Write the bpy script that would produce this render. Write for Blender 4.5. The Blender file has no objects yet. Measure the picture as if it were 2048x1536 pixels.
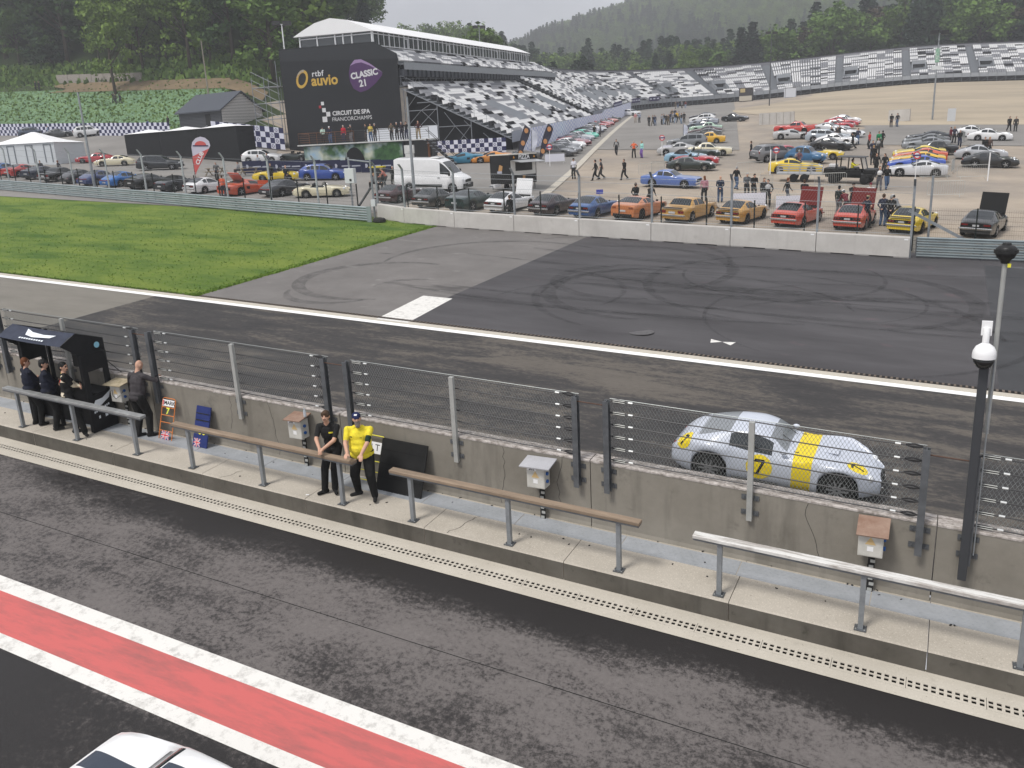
import bpy, bmesh, math, random
import numpy as np
from mathutils import Vector, Matrix, Euler, noise as mnoise
R_ = math.radians
random.seed(7); np.random.seed(7)
S = bpy.context.scene
COL = S.collection

# ------------------------------------------------------------------ camera
CAM_P, CAM_R, CAM_Y = 0.273871716, -0.0505477111, -0.483892877   # pitch, roll, yaw
GA, GB, CAM_H, FPX = -0.053614565, 0.050242531, 7.80570768, 1674.07884
def cam_axes():
    cy, sy, cp, sp = math.cos(CAM_Y), math.sin(CAM_Y), math.cos(CAM_P), math.sin(CAM_P)
    f = Vector((sy*cp, cy*cp, -sp)); rt = Vector((cy, -sy, 0)); up = rt.cross(f)
    cr, sr = math.cos(CAM_R), math.sin(CAM_R)
    return cr*rt + sr*up, cr*up - sr*rt, f
RT, UP, FW = cam_axes()
cd = bpy.data.cameras.new('camera'); cam = bpy.data.objects.new('camera', cd); COL.objects.link(cam)
cd.sensor_fit = 'HORIZONTAL'; cd.sensor_width = 36; cd.lens = FPX/2048*36
cd.clip_start = 0.1; cd.clip_end = 6000
m = Matrix((RT, UP, -FW)).transposed().to_4x4(); m.translation = (0, 0, CAM_H); cam.matrix_world = m
S.camera = cam

# ------------------------------------------------------------------ light
SUN_EL, SUN_AZ = R_(58), R_(205)      # azimuth clockwise from +Y
w = bpy.data.worlds.new('World'); S.world = w; w.use_nodes = True
nt = w.node_tree; nt.nodes.clear()
out = nt.nodes.new('ShaderNodeOutputWorld'); bg = nt.nodes.new('ShaderNodeBackground')
sky = nt.nodes.new('ShaderNodeTexSky'); sky.sky_type = 'NISHITA'; sky.sun_disc = False
sky.sun_elevation = SUN_EL; sky.sun_rotation = SUN_AZ; sky.air_density = 1.0; sky.dust_density = 3.0
tc = nt.nodes.new('ShaderNodeTexCoord'); mp = nt.nodes.new('ShaderNodeMapping'); mp.inputs['Scale'].default_value = (1.2, 1.2, 3.5)
nz = nt.nodes.new('ShaderNodeTexNoise'); nz.inputs['Scale'].default_value = 3.2; nz.inputs['Detail'].default_value = 6
cr = nt.nodes.new('ShaderNodeValToRGB')
cr.color_ramp.elements[0].position = .3; cr.color_ramp.elements[0].color = (5.3, 5.4, 5.9, 1)
cr.color_ramp.elements[1].position = .75; cr.color_ramp.elements[1].color = (8.2, 8.3, 8.7, 1)
mx = nt.nodes.new('ShaderNodeMix'); mx.data_type = 'RGBA'; mx.inputs[0].default_value = .9
L = nt.links
L.new(tc.outputs['Generated'], mp.inputs[0]); L.new(mp.outputs[0], nz.inputs[0]); L.new(nz.outputs[0], cr.inputs[0])
L.new(sky.outputs[0], mx.inputs[6]); L.new(cr.outputs[0], mx.inputs[7]); L.new(mx.outputs[2], bg.inputs[0])
bg.inputs[1].default_value = 0.074; L.new(bg.outputs[0], out.inputs[0])
sd = bpy.data.lights.new('sun', 'SUN'); sd.energy = 1.5; sd.angle = R_(14); sd.color = (1, .965, .91)
so = bpy.data.objects.new('sun', sd); COL.objects.link(so)
sdir = Vector((math.sin(SUN_AZ)*math.cos(SUN_EL), math.cos(SUN_AZ)*math.cos(SUN_EL), math.sin(SUN_EL)))
so.rotation_euler = sdir.to_track_quat('Z', 'Y').to_euler(); so.location = (0, 0, 60)
vs = S.view_settings; vs.view_transform = 'Standard'; vs.look = 'None'; vs.exposure = 0.84; vs.gamma = 1
vs.use_curve_mapping = False
S.cycles.use_denoising = True
S.cycles.max_bounces = 6; S.cycles.diffuse_bounces = 3; S.cycles.glossy_bounces = 3
S.cycles.transparent_max_bounces = 12; S.cycles.volume_bounces = 0

# ------------------------------------------------------------------ the lie of the land
def sm(e0, e1, x):
    t = min(1, max(0, (x-e0)/(e1-e0))); return t*t*(3-2*t)
def zg(x, y):
    z = GA*x + GB*y
    if y > 72:
        z += 0.03*max(0, y-78)*(.2+.8*sm(-75, 0, x))*sm(-100, -70, x)
        xb = -84-.5*(y-90)
        wl = 1-sm(xb-14, xb+14, x)
        z += wl*min(26, .12*(y-72)+.33*max(0, y-92)+.1*max(0, y-112))
    return z
def P(x, y, h=0): return Vector((x, y, zg(x, y)+h))
def gp(px, py, h=0):
    """the point on the ground (or h above it) that a direction from the viewpoint meets"""
    d = FW*FPX + RT*(px-1024) - UP*(py-768); d /= FPX
    C = Vector((0, 0, CAM_H)); t = 5.; s = .5
    while t < 900:
        q = C+d*t
        if q.z-zg(q.x, q.y)-h < 0: break
        t += s
    lo, hi = t-s, t
    for _ in range(25):
        mi = (lo+hi)/2; q = C+d*mi
        if q.z-zg(q.x, q.y)-h < 0: hi = mi
        else: lo = mi
    return C+d*lo

# ------------------------------------------------------------------ helpers
MATS = {}
def rgb(c):
    if isinstance(c, (int, float)): c = (c, c, c)
    return (*c, 1)
def mat(name, col, rough=.6, metal=0., var=0., vs_=4., bump=0., bs=40., coat=0., col2=None, spec=None, thr=None, stretch=None, alpha=1.):
    if name in MATS: return MATS[name]
    m = bpy.data.materials.new(name); m.use_nodes = True; nt = m.node_tree; b = nt.nodes['Principled BSDF']
    b.inputs['Base Color'].default_value = rgb(col); b.inputs['Roughness'].default_value = rough
    b.inputs['Metallic'].default_value = metal; b.inputs['Coat Weight'].default_value = coat
    b.inputs['Specular IOR Level'].default_value = spec if spec is not None else (.5 if coat or metal or rough < .35 else .22)
    if coat: b.inputs['Coat Roughness'].default_value = .08
    if alpha < 1: b.inputs['Alpha'].default_value = alpha
    if var or bump or col2 is not None:
        tc = nt.nodes.new('ShaderNodeTexCoord'); mp = nt.nodes.new('ShaderNodeMapping')
        if stretch: mp.inputs['Scale'].default_value = stretch
        nt.links.new(tc.outputs['Object'], mp.inputs[0])
    if var or col2 is not None:
        n = nt.nodes.new('ShaderNodeTexNoise'); n.inputs['Scale'].default_value = vs_; n.inputs['Detail'].default_value = 8
        n.inputs['Roughness'].default_value = .65
        r = nt.nodes.new('ShaderNodeValToRGB'); e = r.color_ramp.elements
        lo, hi = thr or (.3, .7); e[0].position, e[1].position = lo, hi
        c = rgb(col)
        if col2 is None:
            e[0].color = tuple(x*(1-var) for x in c[:3])+(1,); e[1].color = tuple(min(1, x*(1+var)) for x in c[:3])+(1,)
        else: e[0].color = c; e[1].color = rgb(col2)
        nt.links.new(mp.outputs[0], n.inputs[0]); nt.links.new(n.outputs[0], r.inputs[0]); nt.links.new(r.outputs[0], b.inputs['Base Color'])
    if bump:
        n2 = nt.nodes.new('ShaderNodeTexNoise'); n2.inputs['Scale'].default_value = bs; n2.inputs['Detail'].default_value = 5
        bp = nt.nodes.new('ShaderNodeBump'); bp.inputs['Strength'].default_value = bump; bp.inputs['Distance'].default_value = .02
        nt.links.new(mp.outputs[0], n2.inputs[0]); nt.links.new(n2.outputs[0], bp.inputs['Height']); nt.links.new(bp.outputs[0], b.inputs['Normal'])
    MATS[name] = m
    return m

def tag(o, label=None, cat=None, group=None, kind=None):
    if label: o['label'] = label
    if cat: o['category'] = cat
    if group: o['group'] = group
    if kind: o['kind'] = kind
    return o
def empty(name, loc=(0, 0, 0), rz=0, label=None, cat=None, group=None):
    o = bpy.data.objects.new(name, None); COL.objects.link(o); o.location = loc; o.rotation_euler = (0, 0, rz)
    o.empty_display_size = .1
    return tag(o, label, cat, group)
def put(name, me, parent=None, loc=None, rot=None, m=None):
    o = bpy.data.objects.new(name, me); COL.objects.link(o)
    if parent: o.parent = parent
    if loc is not None: o.location = loc
    if rot is not None: o.rotation_euler = rot
    if m is not None:
        if not me.materials: me.materials.append(m)
        else:
            o.material_slots[0].link = 'OBJECT'; o.material_slots[0].material = m
    return o
def copy_tree(o, parent=None):
    c = o.copy(); COL.objects.link(c); c.parent = parent
    for ch in o.children: copy_tree(ch, c)
    return c

class MB:
    def __init__(s, org=(0, 0, 0)): s.v = []; s.f = []; s.mi = []; s.org = Vector(org); s.cur = 0
    def add(s, vs, fs):
        k = len(s.v); s.v += [Vector(x) for x in vs]; s.f += [tuple(i+k for i in f) for f in fs]; s.mi += [s.cur]*len(fs); return s
    def quad(s, *p): return s.add(p, [tuple(range(len(p)))])
    def box(s, c, d, rz=0, rot=None):
        M = rot if rot is not None else Matrix.Rotation(rz, 3, 'Z'); c = Vector(c); x, y, z = d[0]/2, d[1]/2, d[2]/2
        vs = [c+M @ Vector(q) for q in ((-x,-y,-z),(x,-y,-z),(x,y,-z),(-x,y,-z),(-x,-y,z),(x,-y,z),(x,y,z),(-x,y,z))]
        return s.add(vs, [(0,3,2,1),(4,5,6,7),(0,1,5,4),(1,2,6,5),(2,3,7,6),(3,0,4,7)])
    def hexa(s, bot, top):
        n = len(bot); return s.add(list(bot)+list(top), [tuple(range(n))[::-1], tuple(range(n, 2*n))]+[(i, (i+1) % n, n+(i+1) % n, n+i) for i in range(n)])
    def bar(s, p, q, w, h=None, up=(0, 0, 1)):
        p, q = Vector(p), Vector(q); d = (q-p).normalized(); h = h or w
        u = Vector(up)
        if abs(d.dot(u)) > .98: u = Vector((0, 1, 0))
        a = d.cross(u).normalized()*w/2; b = a.cross(d).normalized()*h/2
        return s.hexa([p-a-b, p+a-b, p+a+b, p-a+b], [q-a-b, q+a-b, q+a+b, q-a+b])
    def tube(s, pts, r, n=6, caps=True):
        pts = [Vector(p) for p in pts]; k = len(s.v); rs = r if isinstance(r, (list, tuple)) else [r]*len(pts)
        N = len(pts); prev = None
        for i, p in enumerate(pts):
            d = (pts[min(i+1, N-1)]-pts[max(i-1, 0)]).normalized()
            if prev is None:
                u = Vector((0, 0, 1)) if abs(d.z) < .95 else Vector((1, 0, 0)); a = d.cross(u).normalized()
            else: a = (prev-d*prev.dot(d)).normalized()
            prev = a; b = d.cross(a)
            for j in range(n):
                t = 2*math.pi*j/n; s.v.append(p+(a*math.cos(t)+b*math.sin(t))*rs[i])
        for i in range(N-1):
            for j in range(n):
                j2 = (j+1) % n; s.f.append((k+i*n+j, k+i*n+j2, k+(i+1)*n+j2, k+(i+1)*n+j)); s.mi.append(s.cur)
        if caps:
            s.f.append(tuple(k+j for j in range(n))[::-1]); s.f.append(tuple(k+(N-1)*n+j for j in range(n))); s.mi += [s.cur]*2
        return s
    def lathe(s, prof, n=16, c=(0, 0, 0), M=None):
        """prof: (r, z) list, turned round local z"""
        M = M or Matrix.Identity(3); c = Vector(c); k = len(s.v)
        for r, z in prof:
            for j in range(n):
                t = 2*math.pi*j/n; s.v.append(c+M @ Vector((r*math.cos(t), r*math.sin(t), z)))
        for i in range(len(prof)-1):
            for j in range(n):
                j2 = (j+1) % n; s.f.append((k+i*n+j, k+i*n+j2, k+(i+1)*n+j2, k+(i+1)*n+j)); s.mi.append(s.cur)
        s.f.append(tuple(k+j for j in range(n))[::-1]); s.f.append(tuple(k+(len(prof)-1)*n+j for j in range(n))); s.mi += [s.cur]*2
        return s
    def mesh(s, name, mats, smooth=False):
        me = bpy.data.meshes.new(name); me.from_pydata([tuple(v-s.org) for v in s.v], [], s.f)
        for m in (mats if isinstance(mats, (list, tuple)) else [mats]):
            if m: me.materials.append(m)
        if any(s.mi): me.polygons.foreach_set('material_index', s.mi)
        if smooth: me.polygons.foreach_set('use_smooth', [True]*len(me.polygons))
        me.update(); return me
    def build(s, name, mats, parent=None, smooth=False, loc=None, auto=None):
        me = s.mesh(name, mats, smooth); o = put(name, me, parent, loc)
        if auto: me.set_sharp_from_angle(angle=R_(auto)) if hasattr(me, 'set_sharp_from_angle') else None
        return o
def bevel(o, w=.01, seg=2):
    bm = bmesh.new(); bm.from_mesh(o.data); bmesh.ops.bevel(bm, geom=bm.edges[:], offset=w, segments=seg, affect='EDGES', profile=.6)
    bm.to_mesh(o.data); bm.free(); return o

FONT_CACHE = {}
def text_mesh(s, size=1, ext=.0, spacing=1., bold=0., shear=0.):
    key = (s, size, ext, spacing, bold, shear)
    if key in FONT_CACHE: return FONT_CACHE[key]
    cu = bpy.data.curves.new('lettering', 'FONT'); cu.body = s; cu.size = size; cu.extrude = ext; cu.align_x = 'CENTER'; cu.align_y = 'CENTER'
    cu.space_character = spacing; cu.offset = bold; cu.shear = shear; cu.resolution_u = 3
    o = bpy.data.objects.new('lettering', cu); COL.objects.link(o)
    dg = bpy.context.evaluated_depsgraph_get(); me = bpy.data.meshes.new_from_object(o.evaluated_get(dg))
    bpy.data.objects.remove(o); bpy.data.curves.remove(cu); FONT_CACHE[key] = me; return me
def text(s, parent, loc, right, up, size, m, name='lettering', **kw):
    """flat lettering: reads along 'right', its tops towards 'up'"""
    me = text_mesh(s, size, **kw).copy(); me.name = name; me.materials.clear(); me.materials.append(m)
    r = Vector(right).normalized(); u = Vector(up); n = r.cross(u).normalized(); u = n.cross(r)
    M = Matrix((r, u, n)).transposed().to_4x4(); M.translation = Vector(loc)
    o = put(name, me, parent); o.matrix_local = M; return o
def stick(o, pt): o.location = pt; return o
# ------------------------------------------------------------------ ground materials
def node_mat(name, build, rough=.8):
    m = bpy.data.materials.new(name); m.use_nodes = True; nt = m.node_tree; b = nt.nodes['Principled BSDF']
    b.inputs['Roughness'].default_value = rough; b.inputs['Specular IOR Level'].default_value = .2
    def N(t, **kw):
        n = nt.nodes.new('ShaderNode'+t)
        for k, v in kw.items():
            if k in n.inputs: n.inputs[k].default_value = v
            else: setattr(n, k, v)
        return n
    geo = N('NewGeometry')
    def noise(scale, detail=8, rough_=.65, stretch=None, dist=0.):
        n = N('TexNoise', Scale=scale, Detail=detail, Roughness=rough_, Distortion=dist)
        if stretch:
            mp = N('Mapping'); mp.inputs['Scale'].default_value = stretch
            nt.links.new(geo.outputs['Position'], mp.inputs[0]); nt.links.new(mp.outputs[0], n.inputs[0])
        else: nt.links.new(geo.outputs['Position'], n.inputs[0])
        return n.outputs[0]
    def ramp(src, *stops):
        r = N('ValToRGB'); e = r.color_ramp.elements
        while len(e) < len(stops): e.new(.5)
        for el, (p, c) in zip(e, stops): el.position = p; el.color = rgb(c)
        nt.links.new(src, r.inputs[0]); return r.outputs[0]
    def mix(f, a, c, mode='MIX'):
        x = N('Mix', data_type='RGBA', blend_type=mode)
        for s, i in ((f, 0), (a, 6), (c, 7)):
            if hasattr(s, 'links') or hasattr(s, 'is_output'): nt.links.new(s, x.inputs[i])
            else: x.inputs[i].default_value = s if i == 0 else rgb(s)
        return x.outputs[2]
    def math_(op, a, c=None):
        x = N('Math', operation=op)
        for s, i in ((a, 0), (c, 1)):
            if s is None: continue
            if hasattr(s, 'is_output'): nt.links.new(s, x.inputs[i])
            else: x.inputs[i].default_value = s
        return x.outputs[0]
    def sep():
        s_ = N('SeparateXYZ'); nt.links.new(geo.outputs['Position'], s_.inputs[0]); return s_.outputs
    def maprange(v, a, c, d=0., e=1.):
        x = N('MapRange', interpolation_type='SMOOTHSTEP'); nt.links.new(v, x.inputs[0])
        for i, q in enumerate((a, c, d, e)): x.inputs[i+1].default_value = q
        return x.outputs[0]
    def bump(src, strength=.4, dist=.01):
        bp = N('Bump', Strength=strength, Distance=dist); nt.links.new(src, bp.inputs['Height']); nt.links.new(bp.outputs[0], b.inputs['Normal'])
    class K: pass
    k = K(); k.__dict__.update(locals()); build(k)
    return m
def _col(k, c): k.nt.links.new(c, k.b.inputs['Base Color'])

def m_pit(k):
    y = k.sep()[1]
    big = k.noise(.5, 7, .65, (.6, 1.3, 1)); fine = k.noise(11, 10, .85)
    damp = k.math_('MULTIPLY', k.maprange(y, 9.9, 11.0), k.maprange(k.sep()[0], -19, -9, .25, 1.))                       # the lane stays damp along the gutter
    low = k.maprange(y, 6.2, 6.7, 1, 0)
    v = k.math_('ADD', k.math_('MULTIPLY', big, .42), k.math_('MULTIPLY', fine, .62))
    v = k.math_('SUBTRACT', v, k.math_('MULTIPLY', damp, .17)); v = k.math_('SUBTRACT', v, k.math_('MULTIPLY', low, .13))
    c = k.ramp(v, (.42, (.021, .019, .0185)), (.48, (.05, .045, .0435)), (.535, (.125, .113, .108)), (.7, (.17, .155, .148)))
    _col(k, c); k.bump(k.noise(90, 4), .5, .006); k.b.inputs['Specular IOR Level'].default_value = .25
    r = k.ramp(v, (.4, .42), (.6, .85)); k.nt.links.new(r, k.b.inputs['Roughness'])
def m_track(k):
    big = k.noise(1.0, 8, .68, (.2, 1.0, 1), .5); fine = k.noise(7, 9, .82, (.6, 1.2, 1)); mid = k.noise(.12, 3, .5)
    v = k.math_('ADD', k.math_('MULTIPLY', big, .5), k.math_('MULTIPLY', fine, .42)); v = k.math_('ADD', v, k.math_('MULTIPLY', mid, .25))
    c = k.ramp(v, (.48, (.033, .032, .0325)), (.585, (.05, .047, .046)), (.64, (.105, .093, .08)), (.8, (.135, .12, .104)))
    _col(k, c); k.bump(k.noise(60, 4), .4, .006); k.b.inputs['Roughness'].default_value = .75
def m_track2(k):
    c = k.ramp(k.noise(.8, 8, .7, (.3, 1, 1)), (.3, (.15, .14, .12)), (.7, (.21, .195, .17)))
    _col(k, c); k.bump(k.noise(60, 4), .4, .006)
def m_apron(k):
    c = k.ramp(k.noise(.35, 9, .7), (.3, (.13, .122, .116)), (.7, (.185, .174, .166)))
    c = k.mix(k.ramp(k.noise(1.3, 5, .6, (.5, 1, 1)), (.62, 0), (.72, .55)), c, (.26, .25, .235))
    c = k.mix(k.ramp(k.noise(.5, 6, .6, (.25, 1, 1)), (.64, 0), (.7, .7)), c, (.06, .056, .056))
    _col(k, c); k.bump(k.noise(50, 4), .3, .006)
def m_dark_apron(k):
    c = k.ramp(k.noise(.5, 9, .68, (.35, 1.2, 1)), (.3, (.05, .0475, .05)), (.72, (.09, .086, .09)))
    c = k.mix(k.ramp(k.noise(.9, 4, .5), (.66, 0), (.78, .35)), c, (.16, .1, .11))
    _col(k, c); k.bump(k.noise(50, 4), .3, .006)
def m_sealed(k):
    c = k.ramp(k.noise(.6, 8, .7), (.35, (.034, .034, .036)), (.7, (.055, .055, .058)))
    c = k.mix(k.ramp(k.noise(.5, 5, .55, (.5, 1, 1)), (.66, 0), (.74, .6)), c, (.2, .2, .21))
    _col(k, c); k.b.inputs['Roughness'].default_value = .55
def m_grass(k):
    big = k.noise(.42, 5, .6, (.5, 1.3, 1)); fine = k.noise(9, 8, .8)
    c = k.ramp(big, (.34, (.075, .14, .03)), (.48, (.14, .205, .042)), (.64, (.205, .262, .052)))
    c = k.mix(k.ramp(fine, (.3, .45), (.6, 0)), c, (.045, .1, .018))
    c = k.mix(k.ramp(k.noise(26, 3), (.68, 0), (.74, .5)), c, (.36, .36, .14))
    _col(k, c); k.bump(k.noise(14, 6), 1., .09); k.b.inputs['Roughness'].default_value = .95; k.b.inputs['Specular IOR Level'].default_value = .12
def m_park(k):
    p = k.sep()
    c = k.ramp(k.noise(.16, 8, .65), (.3, (.3, .252, .2)), (.7, (.42, .355, .285)))
    rb = k.math_('ADD', k.math_('SUBTRACT', p[1], k.math_('MULTIPLY', p[0], .35)), k.math_('MULTIPLY', k.noise(.05, 4), 30))
    c = k.mix(k.ramp(k.noise(.07, 6, .6), (.45, 0), (.62, .75)), c, (.215, .195, .175))
    c = k.mix(k.ramp(k.noise(.3, 7, .7, (1, .3, 1)), (.68, 0), (.76, .55)), c, (.12, .11, .1))
    _col(k, c); k.bump(k.noise(14, 5), .3, .02)
def m_sand(k):
    c = k.ramp(k.noise(.09, 8, .65, (.4, 1, 1)), (.32, (.31, .262, .2)), (.7, (.47, .395, .29)))
    c = k.mix(k.ramp(k.noise(.25, 6, .6, (.3, 1, 1)), (.66, 0), (.74, .5)), c, (.25, .22, .185))
    _col(k, c); k.bump(k.noise(6, 5), .5, .05)
def m_greyroad(k):
    c = k.ramp(k.noise(.12, 8, .65), (.3, (.19, .18, .168)), (.7, (.265, .25, .232)))
    c = k.mix(k.ramp(k.noise(.2, 6, .6, (1, .2, 1)), (.66, 0), (.74, .5)), c, (.13, .12, .11))
    _col(k, c)
def m_gravel(k):
    c = k.ramp(k.noise(9, 4, .8), (.3, (.06, .055, .05)), (.5, (.15, .14, .12)), (.72, (.3, .28, .25)))
    c = k.mix(k.ramp(k.noise(.5, 4), (.5, 0), (.62, .6)), c, (.06, .055, .05))
    _col(k, c); k.bump(k.noise(20, 4), .8, .04)
def m_concrete(c1, c2, sc=.9, stain=.5, bs=60, speck=0, streak=0):
    def f(k):
        c = k.ramp(k.noise(sc, 9, .68), (.3, c1), (.72, c2))
        if streak: c = k.mix(k.ramp(k.noise(1.6, 6, .6, (1.6, 1.6, .22)), (.54, 0), (.7, streak)), c, tuple(x*.42 for x in c1))
        c = k.mix(k.ramp(k.noise(sc*3, 6, .7), (.6, 0), (.7, stain)), c, tuple(x*.55 for x in c1))
        if speck:
            c = k.mix(k.ramp(k.noise(38, 3, .8), (.55, 0), (.68, speck)), c, tuple(min(1, x*1.5) for x in c2))
            c = k.mix(k.ramp(k.noise(22, 3, .8), (.64, 0), (.7, .7)), c, tuple(x*.32 for x in c1))
        _col(k, c); k.bump(k.noise(bs, 5), .4, .008)
    return f
MP = {}
for n_, f_, r_ in (('pit_asphalt', m_pit, .7), ('track_asphalt', m_track, .75), ('old_asphalt', m_track2, .85), ('apron_asphalt', m_apron, .85),
                   ('dark_asphalt', m_dark_apron, .8), ('sealed_asphalt', m_sealed, .6), ('grass', m_grass, .95), ('car_park_asphalt', m_park, .9),
                   ('sand', m_sand, .95), ('grey_road', m_greyroad, .85), ('gravel', m_gravel, .95),
                   ('wall_concrete', m_concrete((.175, .16, .134), (.27, .25, .214), .7, .4, 60, 0, .38), .9),
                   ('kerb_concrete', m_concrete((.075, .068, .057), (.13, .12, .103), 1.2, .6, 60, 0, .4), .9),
                   ('slab_concrete', m_concrete((.345, .312, .262), (.46, .42, .36), .6, .3, 50, .6), .9),
                   ('gutter_concrete', m_concrete((.42, .385, .325), (.51, .472, .405), .7, .25, 70, .3), .9),
                   ('barrier_concrete', m_concrete((.42, .40, .375), (.55, .53, .5), .6, .22, 40, 0, .14), .9),
                   ('hill_soil', m_concrete((.13, .1, .062), (.25, .185, .11), .2, .5, 10), .95)):
    MP[n_] = node_mat(n_, f_, r_)
def worn(k, c1, c2, lo, hi, sc=5, st=None):
    _col(k, k.ramp(k.noise(sc, 9, .75, st), (lo, c1), (hi, c2)))
MP['white_paint'] = node_mat('white_paint', lambda k: worn(k, (.4, .385, .36), (.68, .665, .63), .3, .5, 5), .7)
MP['white_line'] = node_mat('white_line', lambda k: worn(k, (.6, .6, .59), (.86, .86, .85), .2, .42, 5), .6)
MP['red_paint'] = node_mat('red_paint', lambda k: worn(k, (.3, .11, .105), (.52, .125, .118), .3, .55, 2.2, (.35, 1.8, 1)), .65)
MP['coping'] = node_mat('coping', lambda k: worn(k, (.2, .175, .155), (.5, .46, .43), .4, .6, 9, (.8, 1.5, 1)), .85)

# ------------------------------------------------------------------ ground sheets
def sheet(name, xs, yf, n=1, lift=0., m=None, level=None, parent=None):
    """ruled sheet: xs list of x stations, yf(x) -> (y0, y1); follows the ground"""
    mb = MB()
    rows = []
    for x in xs:
        y0, y1 = yf(x)
        rows.append([P(x, y0+(y1-y0)*j/n, lift) for j in range(n+1)])
    for r in rows: mb.v += r
    for i in range(len(rows)-1):
        for j in range(n):
            k = i*(n+1)+j; mb.f.append((k, k+n+1, k+n+2, k+1)); mb.mi.append(0)
    o = mb.build(name, m, parent); o['kind'] = 'structure' if parent is None else 'stuff'
    if parent is not None: del o['kind']
    return o
def rect(name, x0, x1, y0, y1, lift, m, parent=None): return sheet(name, [x0, x1], lambda x: (y0, y1), 1, lift, m, None, parent)
def poly(name, pts, lift, m, parent=None):
    o = MB().quad(*[P(x, y, lift) for x, y in pts]).build(name, m, parent)
    if parent is None: o['kind'] = 'structure'
    return o

# base terrain in one sheet: it starts under the pit wall and runs to the horizon
def axis(*seg):
    r = []
    for a_, b_, st in seg: r += list(np.arange(a_, b_, st))
    return r+[seg[-1][1]]
def ridge(x, y):
    """hills far behind the circuit"""
    d = y-285; right = sm(-90, 190, x)
    h = d*(.015+.17*right)*sm(0, 60, d)
    far = sm(-570, -370, x)*sm(480, 950, y)*(78+40*sm(-430, -270, x)+25*sm(-150, 150, x)+5*math.sin(x*.011+1)+4*math.sin(x*.027))
    return min(h, 14+46*right)+far
def zt(x, y):
    if y <= 285: return zg(x, y)
    k = sm(285, 420, y); base = zg(x, 285)*(1-k)+k*(13+(.02*(-x) if x < 0 else 0))
    return base+ridge(x, y)
gx = axis((-1500, -420, 90), (-420, -160, 20), (-160, -60, 4), (-60, 60, 4), (60, 220, 12), (220, 1500, 90))
gy = axis((13.45, 70.45, 9.5), (70.45, 72, 1.55), (72, 130, 3), (130, 300, 10), (300, 620, 25), (620, 1500, 80))
mb = MB()
for x in gx:
    for y in gy: mb.v.append(Vector((x, y, zt(x, y))))
ny = len(gy)
for i in range(len(gx)-1):
    for j in range(ny-1):
        k = i*ny+j; mb.f.append((k, k+ny, k+ny+1, k+1)); c_ = ((gx[i]+gx[i+1])/2, (gy[j]+gy[j+1])/2)
        xb = -84-.5*(c_[1]-90)
        mb.mi.append(1 if (c_[1] > 92 and c_[0] < xb-2) or c_[1] > 276 else 0)
MP['forest_floor'] = node_mat('forest_floor', lambda k: _col(k, k.ramp(k.noise(.2, 8), (.3, (.022, .035, .012)), (.7, (.05, .075, .022)))), .95)
tag(mb.build('ground', [MP['car_park_asphalt'], MP['forest_floor']], smooth=True), kind='structure')

X0, X1 = -95, 45
L1, L2, L3, L4 = .004, .008, .012, .016
rect('pit_lane', X0, X1, -12, 11.15, -.30, MP['pit_asphalt'])
rect('track', -28.6, X1, 13.5, 23.5, L1, MP['track_asphalt'])
rect('track_old_surface', X0-60, -28.6, 13.5, 23.5, L1, MP['old_asphalt'])
rect('track_edge_line', X0-60, X1, 23.5, 23.78, L2, MP['white_line'])
rect('track_gutter', X0-60, X1, 23.78, 24.12, L1, MP['gutter_concrete'])
rect('run_off', -26.9, -17.2, 24.12, 43.3, L1, MP['apron_asphalt'])
rect('run_off_dark', -17.2, 1.55, 24.12, 43.3, L1, MP['dark_asphalt'])
rect('run_off_sealed', 1.55, X1, 24.12, 41.2, L2, MP['sealed_asphalt'])
rect('run_off_far', 1.55, X1, 41.2, 43.3, L1, MP['dark_asphalt'])
poly('painted_bar', [(-18.28, 27.6), (-17.95, 23.95), (-16.6, 23.95), (-16.93, 27.6)], L2, MP['white_paint'])
poly('bow_marker', [(-6.42, 26.0), (-6.34, 25.6), (-6.02, 25.82)], L2, MP['white_paint'])
poly('bow_marker', [(-5.62, 25.95), (-6.02, 25.82), (-5.7, 25.55)], L2, MP['white_paint'])
# pit lane paint
rect('pit_lane_line', X0, X1, 7.45, 7.76, -.296, MP['white_paint'])
rect('pit_lane_red_strip', X0, X1, 6.68, 7.45, -.296, MP['red_paint'])
rect('pit_lane_line', X0, X1, 6.43, 6.68, -.296, MP['white_paint'])
# fine joint in the pit lane
rect('lane_joint', X0, X1, 9.28, 9.295, -.297, mat('joint', .02, .9))
# wide zones of the paddock
sheet('gravel_strip', axis((-34, 40, 6)), lambda x: (43.2, 47.4+.5*math.sin(x*.9)), 1, L1, MP['gravel'])
sheet('paddock_asphalt', axis((-190, -34, 6)), lambda x: (44.5, 92 if x < -78 else 84), 12, .03, MP['grey_road'])
ln = lambda y: -26.9-.29*(y-58)
def rows_sheet(name, ys, xf, n, lift, m):
    mb = MB()
    for y in ys:
        x0, x1 = xf(y); mb.v += [P(x0+(x1-x0)*j/n, y, lift) for j in range(n+1)]
    for i in range(len(ys)-1):
        for j in range(n):
            k = i*(n+1)+j; mb.f.append((k, k+1, k+n+2, k+n+1)); mb.mi.append(0)
    return tag(mb.build(name, m), kind='structure')
rows_sheet('access_road', axis((52, 96, 6), (96, 262, 8)), lambda y: (ln(y)-13, ln(y)-.35), 4, .05, MP['grey_road'])
rows_sheet('access_road_lane', axis((96, 250, 8)), lambda y: (ln(y)+.35, ln(y)+17+.06*(y-96)), 6, .05, MP['grey_road'])
rows_sheet('road_edge_stripe', axis((50, 218, 6)), lambda y: (ln(y)-.35, ln(y)+.35), 1, .06, MP['gutter_concrete'])
rows_sheet('sand_bank', axis((128, 275, 7)), lambda y: (-24+.0*(y-128)-14*sm(128, 190, y)+4*math.sin(y*.06), 75), 14, .06, MP['sand'])
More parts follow.
